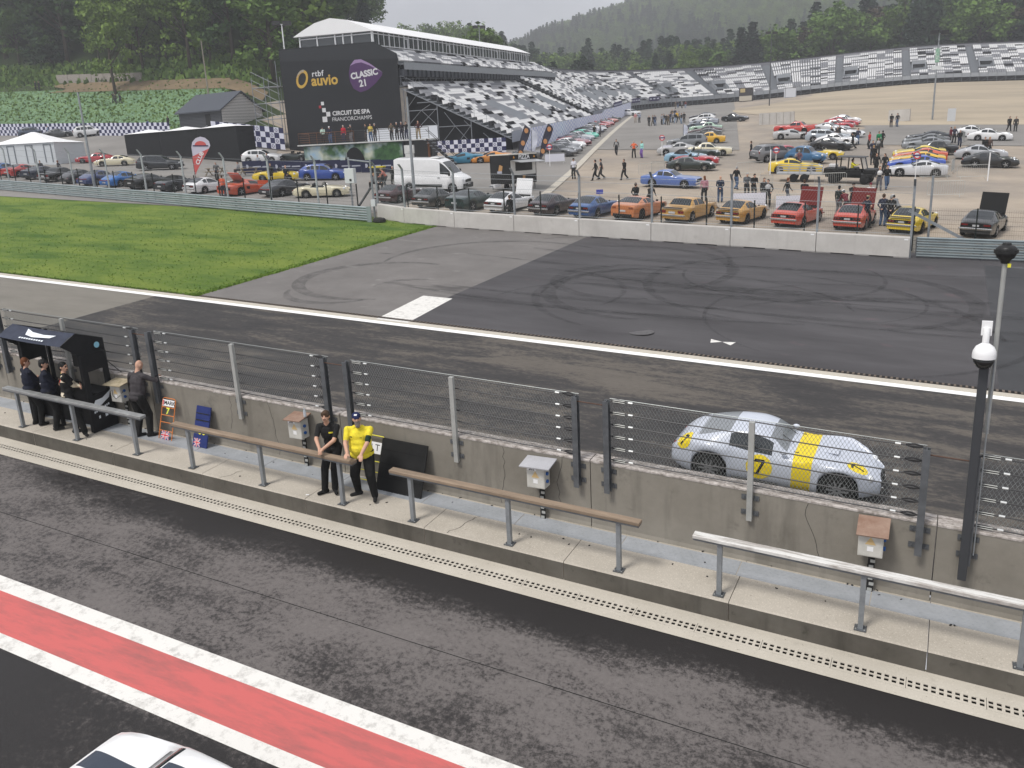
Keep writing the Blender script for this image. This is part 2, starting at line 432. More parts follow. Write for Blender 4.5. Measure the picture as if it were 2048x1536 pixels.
rows_sheet('rough_asphalt', axis((102, 130, 4)), lambda y: (-12+3*math.sin(y), 60), 8, .05, MP['grey_road'])

# grass strip with tufts along its edge
gr = rows_sheet('grass', axis((24.12, 43.7, .3)), lambda y: (-165, -26.95+.22*mnoise.noise(Vector((y*1.3, 0, 1)))+.12*mnoise.noise(Vector((y*4, 0, 5)))), 1, L2, MP['grass'])
sheet('grass_verge', axis((-165, -30, 9)), lambda x: (43.5, 44.6+.06*max(0, -32-x)), 1, L1, MP['grass'])
mb = MB(); rnd = random.Random(3)
for i in range(15000):
    x = -26.9-abs(rnd.gauss(0, 1))*22 if i % 3 else -26.9-abs(rnd.gauss(0, .25)); y = rnd.uniform(24.2, 43.4) if i % 5 else 24.12+abs(rnd.gauss(0, .1))
    if x < -90: continue
    h = rnd.uniform(.03, .09); q = P(x, y, 0); w_ = rnd.uniform(.02, .05); t = rnd.uniform(0, 6.28)
    d = Vector((math.cos(t)*w_, math.sin(t)*w_, 0)); mb.quad(q-d, q+d, q+Vector((rnd.gauss(0, .03), rnd.gauss(0, .03), h)))
mb.build('grass_blades', [mat('grass_blade', (.13, .215, .032), .9, var=.3, vs_=3)], gr)['kind'] = 'stuff'

# tyre marks on the run-off: real thin rubber films
def skid(x0, y0, r, a0, a1, w_=.22, sq=1., n=28, m='rubber', lift=L4):
    mb = MB(); pts = []
    for i in range(n+1):
        t = R_(a0+(a1-a0)*i/n); ww = w_*(.35+.65*math.sin(math.pi*i/n))
        for s_ in (-.5, .5):
            rr = r+s_*ww; pts.append(P(x0+rr*math.cos(t), y0+rr*math.sin(t)*sq, lift))
    mb.v = pts; mb.f = [(2*i, 2*i+1, 2*i+3, 2*i+2) for i in range(n)]; mb.mi = [0]*n
    o = mb.build('tyre_mark', RUB, None); o['kind'] = 'structure'; return o
RUB = bpy.data.materials.new('rubber_film'); RUB.use_nodes = True
nt = RUB.node_tree; b = nt.nodes['Principled BSDF']; b.inputs['Base Color'].default_value = (.03, .029, .03, 1); b.inputs['Roughness'].default_value = .7
g_ = nt.nodes.new('ShaderNodeNewGeometry'); n_ = nt.nodes.new('ShaderNodeTexNoise'); n_.inputs['Scale'].default_value = 2.5; n_.inputs['Detail'].default_value = 6
r_ = nt.nodes.new('ShaderNodeValToRGB'); r_.color_ramp.elements[0].position = .35; r_.color_ramp.elements[0].color = (.08,)*3+(1,); r_.color_ramp.elements[1].position = .7; r_.color_ramp.elements[1].color = (.32,)*3+(1,)
nt.links.new(g_.outputs['Position'], n_.inputs[0]); nt.links.new(n_.outputs[0], r_.inputs[0]); nt.links.new(r_.outputs[0], b.inputs['Alpha'])
rnd = random.Random(12)
for i, a_ in enumerate([(-21.5, 29.5, 3.6, 80, 300), (-18.5, 34.5, 5.5, 60, 200), (-22, 27.2, 2.2, 200, 330), (-19.5, 28.5, 1.6, 90, 190), (-3.2, 33.2, 4.4, -70, 120), (-3.6, 32.6, 3.2, -60, 100), (-5, 34.5, 6, 110, 260),
                        (-10, 31.5, 4.2, 100, 280), (-9, 31, 5.4, 90, 250), (-11.5, 33, 3.1, 60, 300), (-8.5, 29, 6.2, 20, 130), (-2, 30, 5.5, 100, 240), (-6, 36, 4, 180, 400), (-13, 35.5, 5, -40, 120), (-14.5, 37, 6, 0, 140),
                        (-4, 30.5, 7, -60, 20), (-7, 27.5, 9, 10, 80), (-1.5, 27, 6, 70, 150), (-12, 28.5, 3.5, 70, 180), (-15, 30, 4, -20, 90)]):
    skid(*a_, w_=rnd.choice([.14, .24, .4, .6]), lift=L4+i*.0006)
for i in range(16):
    x = rnd.uniform(-15, -1); y = rnd.uniform(27, 39); skid(x, y+40, 40, -95+rnd.uniform(-8, 0), -82+rnd.uniform(0, 8), w_=rnd.choice([.18, .4, .7]), lift=L4+.013+i*.0006)
mc = gp(1283, 665); o = MB().lathe([(.42, 0), (.42, .012), (.36, .013)], 20, P(mc.x, mc.y, .004)).build('manhole_cover', mat('cast_iron', (.1, .095, .095), .6, .3, var=.3, vs_=9)); tag(o, 'round iron manhole cover in the dark run-off asphalt', 'manhole cover')

# drain slots along the track edge
dg_ = MB()
dch = rect('track_drain', -60, X1, 24.12, 24.32, L2, mat('drain_dark', (.02, .018, .017), .9))
for x in np.arange(-30, 6, .14):
    dg_.box(P(x, 24.22, .012), (.06, .19, .012))
o = dg_.build('drain_bars', mat('rusty_grate', (.13, .105, .085), .8, var=.3), dch); o['kind'] = 'stuff'

# ------------------------------------------------------------------ gutter, kerb, walkway
gut = tag(empty('gutter'), kind='structure'); gut.location = (0, 0, 0)
rect('gutter_strip', X0, X1, 11.15, 11.355, -.292, MP['gutter_concrete'], gut)
rect('gutter_strip', X0, X1, 11.615, 11.90, -.292, MP['gutter_concrete'], gut)
rect('drain_floor', X0, X1, 10.6, 11.849, -.42, mat('drain_shade_black', .004, .95, spec=.1), gut)  # near-black colour paints in the shade seen through the grate holes
# one grate metre with two rows of square holes, copied along the gutter
def slope_x(x): return GA*x
gm = MB(); W = .26; hw = .058; n_h = 10
xs_ = [0.]; 
for i in range(n_h): c_ = .05+.1*i-.0; xs_ += [c_-hw/2, c_+hw/2]
xs_.append(1.); ysg = [0, .055, .055+.06, .145, .205, .26]
for i in range(len(xs_)-1):
    for j in range(5):
        hole = (i % 2 == 1) and j in (1, 3)
        if hole:
            x0, x1, y0, y1 = xs_[i], xs_[i+1], ysg[j], ysg[j+1]
            for p_, q_ in (((x0, y0), (x1, y0)), ((x1, y0), (x1, y1)), ((x1, y1), (x0, y1)), ((x0, y1), (x0, y0))):
                gm.quad((*p_, 0), (*q_, 0), (*q_, -.012), (*p_, -.012))
            continue
        gm.quad((xs_[i], ysg[j], 0), (xs_[i+1], ysg[j], 0), (xs_[i+1], ysg[j+1], 0), (xs_[i], ysg[j+1], 0))
gm.v = [Vector((v.x*.994+.003, v.y, v.z+GA*v.x+GB*v.y)) for v in gm.v]
gme = gm.mesh('drain_grate', MP['gutter_concrete'])
for i in range(-24, 5): put('drain_grate', gme, gut, P(i, 11.355, -.291))
walk = tag(empty('walkway'), kind='structure')
kl = MB()
JW = 2.825; xj = [-22.36+JW*i for i in range(-6, 14)]
for x in xj:
    x0, x1 = x+.006, x+JW-.006
    f = MB(); c_ = .022
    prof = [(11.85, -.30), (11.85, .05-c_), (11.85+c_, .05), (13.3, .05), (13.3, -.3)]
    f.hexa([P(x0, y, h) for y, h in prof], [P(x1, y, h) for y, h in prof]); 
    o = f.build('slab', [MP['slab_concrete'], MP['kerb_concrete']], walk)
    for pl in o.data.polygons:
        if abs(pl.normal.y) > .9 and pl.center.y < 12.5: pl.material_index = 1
# galvanised tread plates along the wall
TP = node_mat('tread_plate', lambda k: (_col(k, k.ramp(k.noise(2.2, 7), (.3, (.36, .38, .40)), (.7, (.46, .48, .51)))), k.bump(k.noise(70, 1), .5, .006)), .5)
TP.node_tree.nodes['Principled BSDF'].inputs['Metallic'].default_value = .35
for i in range(-4, 14):
    x0 = -19.05+2.05*(i-2); f = MB()
    f.hexa([P(x0+.005, y, .05) for y in (12.66, 13.12)]+[P(x0+2.04, y, .05) for y in (13.12, 12.66)], [P(x0+.005, y, .058) for y in (12.66, 13.12)]+[P(x0+2.04, y, .058) for y in (13.12, 12.66)])
    o = f.build('tread_plate', TP, walk)
    rb_ = MB()
    for k_ in range(20):
        for j in range(5):
            xx = x0+.06+k_*.1+(j % 2)*.05; yy = 12.7+j*.09; d_ = .018
            rb_.box(P(xx, yy, .0600), (.045, .012, .004), rz=.7 if (k_+j) % 2 else -.7)
    o2 = rb_.build('tread_rib', TP, o); o2['kind'] = 'stuff'
# dirt and cracks in the walkway
for cx, cy, n_ in ((-7.75, 12.0, 9), (-13.4, 12.5, 5)):
    mb = MB(); x, y = cx, 11.87
    for i in range(n_):
        nx, ny_ = x+rnd.uniform(-.02, .1), y+.09; mb.quad(P(x, y, .052), P(x+.012, y, .052), P(nx+.012, ny_, .052), P(nx, ny_, .052)); x, y = nx, ny_
    mb.build('crack', mat('joint', .02), walk)
for i in range(60):
    x = rnd.uniform(-22, 3); y = rnd.choice([rnd.uniform(13.13, 13.2), rnd.uniform(12.0, 13.1)]); MB().box(P(x, y, .06), (rnd.uniform(.01, .05), rnd.uniform(.01, .03), .012), rz=rnd.random()*3).build('litter', mat('dark_litter', .03, .9), walk)
for q in ((615, 990), (293, 942)):
    p_ = gp(*q, .05 if q[0] == 615 else -.29); o = MB().box((p_.x, p_.y, p_.z+.006), (.07, .035, .008), rz=.4).build('paper_scrap', mat('paper', .75, .9)); tag(o, 'small white paper scrap lying on the walkway slab' if q[0] == 615 else 'small white paper scrap lying in the concrete gutter', 'litter')

# ------------------------------------------------------------------ pit wall
pw = empty('pit_wall', P(-10.7, 13.3), label='weathered grey concrete pit wall between pit lane and race track', cat='wall'); org = pw.location
WB = [-33.67+5.65*i for i in range(11)]
for x in WB:
    x0, x1 = x+.008, x+5.65-.008; f = MB(org)
    prof = [(13.155, .0), (13.2, .12), (13.2, 1.335), (13.22, 1.352), (13.5, 1.352), (13.52, 1.335), (13.54, -.05), (13.155, -.05)]
    f.hexa([P(x0, y, h) for y, h in prof], [P(x1, y, h) for y, h in prof]); o = f.build('wall_block', MP['wall_concrete'], pw)
    c_ = MB(org); prof = [(13.192, 1.318), (13.192, 1.345), (13.212, 1.362), (13.51, 1.362), (13.528, 1.345), (13.528, 1.318)]
    c_.hexa([P(x0, y, h) for y, h in prof], [P(x1, y, h) for y, h in prof]); c_.build('coping', MP['coping'], pw)
    # hairline cracks
    for q in range(2):
        mb = MB(org); xx = rnd.uniform(x0+.5, x1-.5); h = 1.3
        while h > rnd.uniform(.0, .6):
            nx = xx+rnd.uniform(-.05, .05); mb.quad(P(xx, 13.198, h), P(xx+.008, 13.198, h), P(nx+.008, 13.198, h-.1), P(nx, 13.198, h-.1)); xx = nx; h -= .1
        if mb.f: mb.build('crack', mat('joint', .02), pw)
# ------------------------------------------------------------------ debris fence on the pit wall
GALV = mat('galvanised_steel', (.3, .32, .335), .5, .55, var=.22, vs_=3)
GALVD = mat('weathered_steel', (.115, .122, .13), .55, .45, var=.3, vs_=4)
GALVL = mat('pale_galvanised', (.4, .405, .385), .55, .4, var=.15, vs_=3)
CABLE = mat('steel_cable', (.05, .05, .052), .5, .6)
WIRE = mat('mesh_wire', (.3, .32, .315), .45, .6)
FERR = mat('ferrule', (.62, .63, .62), .4, .6)
def hbeam(mb, x, y, h0, h1, w=.105, d=.11, t=.011):
    for yy in (y-d/2, y+d/2): mb.hexa([P(x-w/2, yy-t/2, h0), P(x+w/2, yy-t/2, h0), P(x+w/2, yy+t/2, h0), P(x-w/2, yy+t/2, h0)], [P(x-w/2, yy-t/2, h1), P(x+w/2, yy-t/2, h1), P(x+w/2, yy+t/2, h1), P(x-w/2, yy+t/2, h1)])
    mb.hexa([P(x-t/2, y-d/2+t/2, h0), P(x+t/2, y-d/2+t/2, h0), P(x+t/2, y+d/2-t/2, h0), P(x-t/2, y+d/2-t/2, h0)], [P(x-t/2, y-d/2+t/2, h1), P(x+t/2, y-d/2+t/2, h1), P(x+t/2, y+d/2-t/2, h1), P(x-t/2, y+d/2-t/2, h1)])
def chain_link(mb, xa, xb, y, h0, h1, pitch=.062, r=.003, slope=.62):
    H = h1-h0; run = H*slope
    for s_ in (1, -1):
        x = xa-run if s_ > 0 else xa
        end = xb if s_ > 0 else xb+run
        while x < end:
            a0, a1 = x, x+s_*run; t0, t1 = 0., 1.
            if a0 < xa: t0 = max(t0, (xa-a0)/(a1-a0)) if a1 != a0 else t0
            if a1 > xb: t1 = min(t1, (xb-a0)/(a1-a0))
            if a0 > xb: t0 = max(t0, (xb-a0)/(a1-a0))
            if a1 < xa: t1 = min(t1, (xa-a0)/(a1-a0))
            if t1-t0 > .02:
                p_, q_ = P(a0+(a1-a0)*t0, y+s_*r, h0+H*t0), P(a0+(a1-a0)*t1, y+s_*r, h0+H*t1)
                mb.tube([p_, q_], r, 3, caps=False)
            x += pitch
NCAB = [1.42+.222*i for i in range(6)]
def fence_bay(xa, xm, xb, label, left_end=True, right_end=True):
    e = empty('debris_fence', P(xm, 13.2, .83), label=label, cat='fence', group='cable fences on the pit wall'); g = e.location
    posts = [(xa, GALVD)]*bool(left_end)+[(xm, GALVL)]+[(xb, GALVD)]*bool(right_end)
    for x, m_ in posts:
        mb = MB(g)
        if m_ is GALVL:
            mb.hexa([P(x-.045, 13.115, .83), P(x+.045, 13.115, .83), P(x+.045, 13.19, .83), P(x-.045, 13.19, .83)], [P(x-.045, 13.115, 2.56), P(x+.045, 13.115, 2.56), P(x+.045, 13.19, 2.56), P(x-.045, 13.19, 2.56)])
        else: hbeam(mb, x, 13.13, .83, 2.56)
        po = mb.build('post', m_, e)
        for hh in (.95, 1.22):
            for s_ in (-1, 1):
                mb = MB(g); mb.box(P(x+s_*.1, 13.192, hh), (.09, .016, .085)); mb.box(P(x+s_*.1, 13.178, hh), (.026, .02, .026)); mb.build('bracket', GALVD, po)
    for i, h in enumerate(NCAB):
        mb = MB(g); n_ = 14; sag = .012
        mb.tube([P(xa+(xb-xa)*t/n_, 13.25+(.004*math.sin(t*2.1+i)), h-sag*math.sin(math.pi*((2*t/n_) % 1))) for t in range(n_+1)], .0115, 5); c = mb.build('cable', CABLE, e)
        for xx, s_, on in ((xa, 1, left_end), (xb, -1, right_end)):
            if not on: continue
            f = MB(g); f.tube([P(xx+s_*.36, 13.25, h), P(xx+s_*.44, 13.25, h)], .018, 6); f.build('ferrule', FERR, c)
            f = MB(g); f.tube([P(xx+s_*(.05+.03*k), 13.25, h+.026*math.sin(math.pi*k/8)) for k in range(9)], .014, 5); f.tube([P(xx+s_*(.05+.03*k), 13.25, h-.026*math.sin(math.pi*k/8)) for k in range(9)], .014, 5); f.build('thimble', CABLE, c)
            if s_ > 0:
                f = MB(g); f.tube([P(xx+.08, 13.235, h+.016), P(xx+.3, 13.235, h+.016)], .008, 5); f.tube([P(xx+.08, 13.235, h-.016), P(xx+.3, 13.235, h-.016)], .008, 5); f.build('turnbuckle', GALVL, c)
    mb = MB(g); chain_link(mb, xa+.02, xb-.02, 13.30, 1.375, 2.545); mb.tube([P(xa, 13.3, 2.545), P(xb, 13.3, 2.545)], .005, 4)
    o = mb.build('chain_link_mesh', WIRE, e); o['kind'] = 'stuff'
fence_bay(-22.09, -19.54, -16.97, 'cable and chain-link fence bay behind the dark pit stand')
fence_bay(-16.44, -13.85, -11.29, 'cable and chain-link fence bay behind the orange pit board')
fence_bay(-10.71, -8.22, -5.65, 'cable and chain-link fence bay above the black foam mat')
fence_bay(-5.06, -2.56, 0.0, 'cable and chain-link fence bay in front of the silver racing car')
fence_bay(.66, 3.15, 5.7, 'cable and chain-link fence bay beside the camera mast')
fence_bay(-27.74, -25.2, -22.62, 'cable and chain-link fence bay at the far end past the pit stand')
for x0, x1 in ((-16.97, -16.44), (-11.29, -10.71), (-5.65, -5.06), (0, .66)):
    o = MB().tube([P(x0, 13.13, 2.47), P(x1, 13.13, 2.47)], .012, 5).build('tie_rod', mat('rusty_rod', (.1, .06, .045), .8)); tag(o, 'rusty rod tying the paired fence posts '+{-16.97: 'by the man leaning on the wall', -11.29: 'behind the two men at the rail', -5.65: 'right of the box numbered 202', 0: 'beside the camera mast'}[x0], 'rod', 'rods between the paired fence posts')

# ------------------------------------------------------------------ leaning rails
RM = {'grey': mat('rail_grey', (.3, .305, .3), .5, .4, var=.25, vs_=5), 'wood': mat('rail_wood', (.235, .178, .128), .75, 0, var=.3, vs_=3, stretch=(.4, 3, 1)),
      'white': mat('rail_white', (.36, .33, .3), .6, .1, col2=(.66, .65, .62), vs_=3, thr=(.4, .55), stretch=(.5, 4, 1))}
def lean_rail(posts, mk, label):
    x0, x1 = posts[0]-.42, posts[-1]+.38; e = empty('leaning_rail', P(posts[1], 12.0, .05), label=label, cat='railing', group='leaning rails along the walkway'); g = e.location
    mb = MB(g); pr = [(11.925, .972), (12.085, .972), (12.085, 1.03), (11.925, 1.03)]
    mb.hexa([P(x0, y, h) for y, h in pr], [P(x1, y, h) for y, h in pr]); o = mb.build('top_rail', RM[mk], e); bevel(o, .006, 1)
    mb = MB(g); pr = [(11.928, .945), (12.082, .945), (12.082, .9718), (11.928, .9718)]
    mb.hexa([P(x0+.01, y, h) for y, h in pr], [P(x1-.01, y, h) for y, h in pr]); mb.build('rail_channel', GALVD, e)
    for x in posts:
        mb = MB(g); q = .037
        mb.hexa([P(x+a_, 12.0+b_, .066) for a_, b_ in ((-q, -q), (q, -q), (q, q), (-q, q))], [P(x+a_, 12.0+b_, .944) for a_, b_ in ((-q, -q), (q, -q), (q, q), (-q, q))]); lg = mb.build('leg', GALV, e)
        mb = MB(g); mb.box(P(x, 12.0, .058), (.17, .17, .014)); bp = mb.build('base_plate', GALVD, lg)
        for a_, b_ in ((-.06, -.06), (.06, -.06), (.06, .06), (-.06, .06)): mb = MB(g); mb.lathe([(.011, 0), (.011, .016)], 6, P(x+a_, 12+b_, .064)); mb.build('bolt', GALVL, lg)
lean_rail((-20.11, -18.08, -16.03), 'grey', 'grey metal leaning rail in front of the dark pit stand')
lean_rail((-14.29, -12.26, -10.21), 'wood', 'brown topped leaning rail with two men resting on it')
lean_rail((-8.56, -6.51, -4.45), 'wood', 'brown topped leaning rail in front of the box numbered 202')
lean_rail((-2.77, -.67, 1.38), 'white', 'white topped leaning rail in front of the box numbered 203')

# ------------------------------------------------------------------ socket boxes on the wall
BOXM = mat('box_enamel', (.52, .51, .47), .5, var=.14, vs_=5); RUST = mat('rusted_sheet', (.2, .115, .08), .8, col2=(.31, .22, .17), vs_=5)
BLUE = mat('socket_blue', (.02, .09, .3), .4); BLACK = mat('black_plastic', .018, .5); WHITE = mat('white_plain', .78, .6); TRI = mat('faded_yellow', (.55, .4, .2), .7)
def socket_box(x, num, lidm, label, tilt=.55):
    e = empty('socket_box', P(x, 13.0, .75), label=label, cat='electrical box', group='socket boxes on the pit wall'); g = Vector((0, 0, 0))
    mb = MB(); mb.box((0, 0, .21), (.36, .24, .42)); o = mb.build('cabinet', BOXM, e); bevel(o, .012, 2)
    mb = MB(); mb.box((-.0, -.121, .21), (.33, .006, .385)); mb.build('door', BOXM, e)
    mb = MB(); Mx = Matrix.Rotation(tilt*.35, 3, 'X'); mb.box((.02, -.03, .475), (.6 if lidm is not RUST else .46, .4, .022), rot=Mx); mb.build('lid', lidm, e)
    mb = MB(); mb.box((0, .12, .45), (.05, .05, .1)); mb.build('lid_bracket', GALVD, e)
    for zz in (.28, .13):
        mb = MB(); mb.lathe([(.034, 0), (.034, .03), (.026, .034)], 12, (.18, -.02, zz), Matrix.Rotation(R_(90), 3, 'Y')); mb.build('socket', BLUE, e)
    mb = MB(); mb.quad((-.08, -.1255, .21), (.08, -.1255, .21), (0, -.1255, .34)); mb.build('warning_triangle', TRI, e)
    mb = MB(); mb.quad((-.045, -.1255, .1), (.045, -.1255, .1), (.045, -.1255, .18), (-.045, -.1255, .18)); mb.build('paper_label', WHITE, e)
    if num:
        mb = MB(); mb.quad((-.165, -.1255, .345), (.02, -.1255, .345), (.02, -.1255, .405), (-.165, -.1255, .405)); mb.build('number_plate', WHITE, e)
        text(num, e, (-.073, -.127, .375), (1, 0, 0), (0, 0, 1), .075, BLACK, 'number', bold=.002)
    mb = MB(); mb.box((.02, .1, -.35), (.1, .03, .7)); mb.build('cable_tray', BLACK, e)
    for k in range(7): mb = MB(); mb.box((.02+.02*(k % 2), .08, -.66+k*.1), (.07, .012, .05)); mb.build('tray_rung', GALVL, e)
    return e
PAPER = mat('stickered_lid', (.2, .17, .1), .7, col2=(.5, .42, .3), vs_=9)
b0 = socket_box(-17.62, '', PAPER, 'socket box with a sticker-covered lid beside the dark pit stand')
socket_box(-12.06, '200', RUST, 'socket box numbered 200 with a rusty lid carrying a bottle')
socket_box(-6.38, '202', mat('pale_lid', (.42, .42, .44), .5, .1, var=.1), 'socket box numbered 202 with a clean pale grey lid')
o = socket_box(-.66, '203', RUST, 'socket box numbered 203 with a rust-stained white lid', 1.4)
mb = MB(); mb.tube([(-.1, -.13, .3), (-.06, -.16, .17), (.05, -.17, .1), (.15, -.14, .17), (.2, -.05, .28)], .007, 5); mb.build('lead', BLACK, b0)
mb = MB(); mb.lathe([(.03, 0), (.032, .02), (.032, .13), (.014, .17), (.012, .18), (.015, .185), (.015, .2)], 12); o = mb.build('water_bottle', mat('clear_plastic', (.55, .62, .68), .12, 0, alpha=.55), smooth=True)
o.location = P(-11.82, 12.98, 1.25); tag(o, 'clear plastic water bottle standing on the rusty lid', 'bottle')

# ------------------------------------------------------------------ boards and mats leaning on the wall
def leaning(name, x, w_, hgt, label, cat, foot=12.86, top=13.14):
    """frame of reference of something leaning on the wall: (u along, v up its face)"""
    e = empty(name, P(x, foot, .06), label=label, cat=cat); t = math.atan2(top-foot, hgt); e.rotation_euler = (-t, math.atan(-GA)*1.0, 0); return e
ORG = mat('orange_frame', (.62, .2, .05), .5); YEL = mat('yellow_frame', (.72, .66, .06), .5)
JR, JB, JW_ = mat('flag_red', (.55, .03, .05), .6), mat('flag_blue', (.02, .035, .19), .6), mat('flag_white', .75, .6)
def union_flag(par, cx, cz, w_, h_, y=-.012):
    mb = MB(); mb.quad((cx-w_/2, y, cz-h_/2), (cx+w_/2, y, cz-h_/2), (cx+w_/2, y, cz+h_/2), (cx-w_/2, y, cz+h_/2)); fl = mb.build('flag', JB, par)
    def diag(t, m_, yy):
        mb = MB()
        for s_ in (1, -1):
            d = Vector((w_/2, 0, s_*h_/2)).normalized(); n = Vector((-d.z, 0, d.x))*t; a_ = Vector((cx, yy-s_*.0004, cz)); k = math.hypot(w_/2, h_/2)-t
            mb.quad(a_-d*k-n, a_+d*k-n, a_+d*k+n, a_-d*k+n)
        mb.build('saltire', m_, fl)
    diag(w_*.07, JW_, y-.002); diag(w_*.03, JR, y-.003)
    for t, m_, yy in ((w_*.11, JW_, y-.005), (w_*.062, JR, y-.007)):
        mb = MB(); mb.quad((cx-w_/2, yy, cz-t), (cx+w_/2, yy, cz-t), (cx+w_/2, yy, cz+t), (cx-w_/2, yy, cz+t)); mb.quad((cx-t, yy-.0005, cz-h_/2), (cx+t, yy-.0005, cz-h_/2), (cx+t, yy-.0005, cz+h_/2), (cx-t, yy-.0005, cz+h_/2)); mb.build('cross', m_, fl)
def ladder_frame(e, w_, h_, rungs, m_, r=.011):
    mb = MB(); mb.tube([(-w_/2, 0, 0), (-w_/2, 0, h_-.04), (-w_/2+.04, 0, h_), (w_/2-.04, 0, h_), (w_/2, 0, h_-.04), (w_/2, 0, 0)], r, 6); mb.build('frame', m_, e)
    for z in rungs: mb = MB(); mb.tube([(-w_/2, 0, z), (w_/2, 0, z)], r*.9, 6); mb.build('rung', m_, e)
e = leaning('pit_board', -16.12, .42, .98, 'orange ladder pit board reading MARK 7 with a union flag', 'pit board'); ladder_frame(e, .42, .98, (.2, .4, .57, .76), ORG)
mb = MB(); mb.box((0, -.012, .865), (.38, .008, .15)); mb.build('name_panel', WHITE, e); text('MARK', e, (.035, -.018, .865), (1, 0, 0), (0, 0, 1), .13, BLACK, 'name', bold=.003)
mb = MB(); mb.box((-.165, -.018, .865), (.03, .004, .12)); mb.build('edge_mark', JR, e)
text('7', e, (0, -.014, .67), (1, 0, 0), (0, 0, 1), .21, mat('lime_digit', (.72, .78, .08), .5), 'digit', bold=.006); union_flag(e, 0, .1, .26, .2)
e = leaning('pit_board', -15.0, .45, .95, 'folded navy blue pit board with a union flag', 'pit board'); NAVY = mat('navy_board', (.018, .03, .13), .65, var=.2)
for i, (z0, z1) in enumerate(((0, .3), (.31, .62), (.63, .95))): mb = MB(); mb.box((0, 0, (z0+z1)/2), (.45, .035, z1-z0)); bevel(mb.build('panel', NAVY, e), .008, 1)
for z in (.62, .78, .45): mb = MB(); mb.box((0, -.021, z), (.4, .006, .022)); mb.build('slot', BLACK, e)
for x, s_ in ((-.02, .1), (.1, .1)): mb = MB(); mb.lathe([(.045, 0), (.045, .006)], 12, (x, -.02, .34), Matrix.Rotation(R_(90), 3, 'X')); mb.build('yellow_dot', YEL, e)
union_flag(e, -.08, .1, .2, .2, -.02)
e = leaning('pit_board', -10.22, .5, 1.05, 'yellow ladder pit board with a white card reading N T', 'pit board'); ladder_frame(e, .55, 1.05, (.1, .3, .52, .75), YEL)
mb = MB(); mb.box((.0, -.014, .8), (.52, .006, .24)); mb.build('card', WHITE, e); text('N T', e, (.02, -.019, .8), (1, 0, 0), (0, 0, 1), .2, BLACK, 'letters')
e = leaning('foam_mat', -9.45, 1.1, 1.1, 'large black foam mat leaning on the pit wall', 'mat', 12.8, 13.16); mb = MB(); mb.box((0, 0, .52), (1.1, .03, 1.08)); o = mb.build('sheet', mat('black_foam', .012, .8, var=.3), e); bevel(o, .008, 1)
for z in (.27, .55, .83): mb = MB(); mb.box((0, -.0165, z), (1.06, .004, .008)); mb.build('fold', mat('fold_line', .004, .9), e)

# ------------------------------------------------------------------ pit stand (black canopy hut)
DK = mat('black_canvas', (.012, .012, .013), .75, var=.3, bump=.3, bs=6); NV = mat('navy_awning', (.03, .036, .058), .6, var=.25, bump=.5, bs=3)
e = empty('pit_stand', P(-19.2, 12.8, .05), label='black canvas pit stand with a navy awning against the pit wall', cat='canopy'); g = e.location
xl, xr = -20.35, -18.05
mb = MB(g); n_ = 10
rows = [[P(xl+(xr-xl)*i/n_, y, h-.025*math.sin(math.pi*i/n_)) for i in range(n_+1)] for y, h in ((11.98, 2.33), (12.2, 2.45), (12.42, 2.535))]
for a_, b_ in zip(rows[:-1], rows[1:]):
    for i in range(n_): mb.quad(a_[i], a_[i+1], b_[i+1], b_[i])
mb.build('awning', NV, e, smooth=True)
mb = MB(g)
for i in range(n_):
    x0, x1 = xl+(xr-xl)*i/n_, xl+(xr-xl)*(i+1)/n_; mb.quad(P(x0, 12.42, 2.533), P(x1, 12.42, 2.533), P(x1, 13.12, 2.26), P(x0, 13.12, 2.26))
mb.build('roof', DK, e)
mb = MB(g); mb.quad(P(xr, 11.98, 2.33), P(xr, 12.42, 2.53), P(xr, 13.12, 2.255), P(xr, 13.12, 1.95), P(xr, 12.42, 1.98)); mb.build('gable', DK, e)
mb = MB(g); mb.quad(P(xl, 11.98, 2.33), P(xl, 12.42, 2.53), P(xl, 13.12, 2.255), P(xl, 13.12, 1.95), P(xl, 12.42, 1.98)); mb.build('gable', DK, e)
for xx in (xl, xr):
    mb = MB(g)                                        # side wall with a window
    for (y0, y1, h0, h1) in ((12.42, 13.12, .06, .95), (12.42, 12.56, .95, 1.98), (12.98, 13.12, .95, 1.95), (12.56, 12.98, 1.55, 1.97)):
        mb.hexa([P(xx-.02, y0, h0), P(xx+.02, y0, h0), P(xx+.02, y1, h0), P(xx-.02, y1, h0)], [P(xx-.02, y0, h1), P(xx+.02, y0, h1), P(xx+.02, y1, h1), P(xx-.02, y1, h1)])
    mb.build('side_wall', DK, e)
for x0 in (xl+.02, -19.25, xr-.1):
    mb = MB(g); mb.hexa([P(x0, 12.43, .06), P(x0+.08, 12.43, .06), P(x0+.08, 12.5, .06), P(x0, 12.5, .06)], [P(x0, 12.43, 2.5), P(x0+.08, 12.43, 2.5), P(x0+.08, 12.5, 2.5), P(x0, 12.5, 2.5)]); mb.build('pole', DK, e)
mb = MB(g); mb.hexa([P(xl, 12.75, .06), P(xr, 12.75, .06), P(xr, 13.12, .06), P(xl, 13.12, .06)], [P(xl, 12.7, .98), P(xr, 12.7, .98), P(xr, 13.12, .98), P(xl, 13.12, .98)]); mb.build('counter', DK, e)
mb = MB(g); mb.hexa([P(-19.1, 12.95, 1.45), P(-18.45, 12.95, 1.45), P(-18.45, 13.0, 1.45), P(-19.1, 13.0, 1.45)], [P(-19.1, 12.95, 1.85), P(-18.45, 12.95, 1.85), P(-18.45, 13.0, 1.85), P(-19.1, 13.0, 1.85)]); mb.build('monitor', BLACK, e)
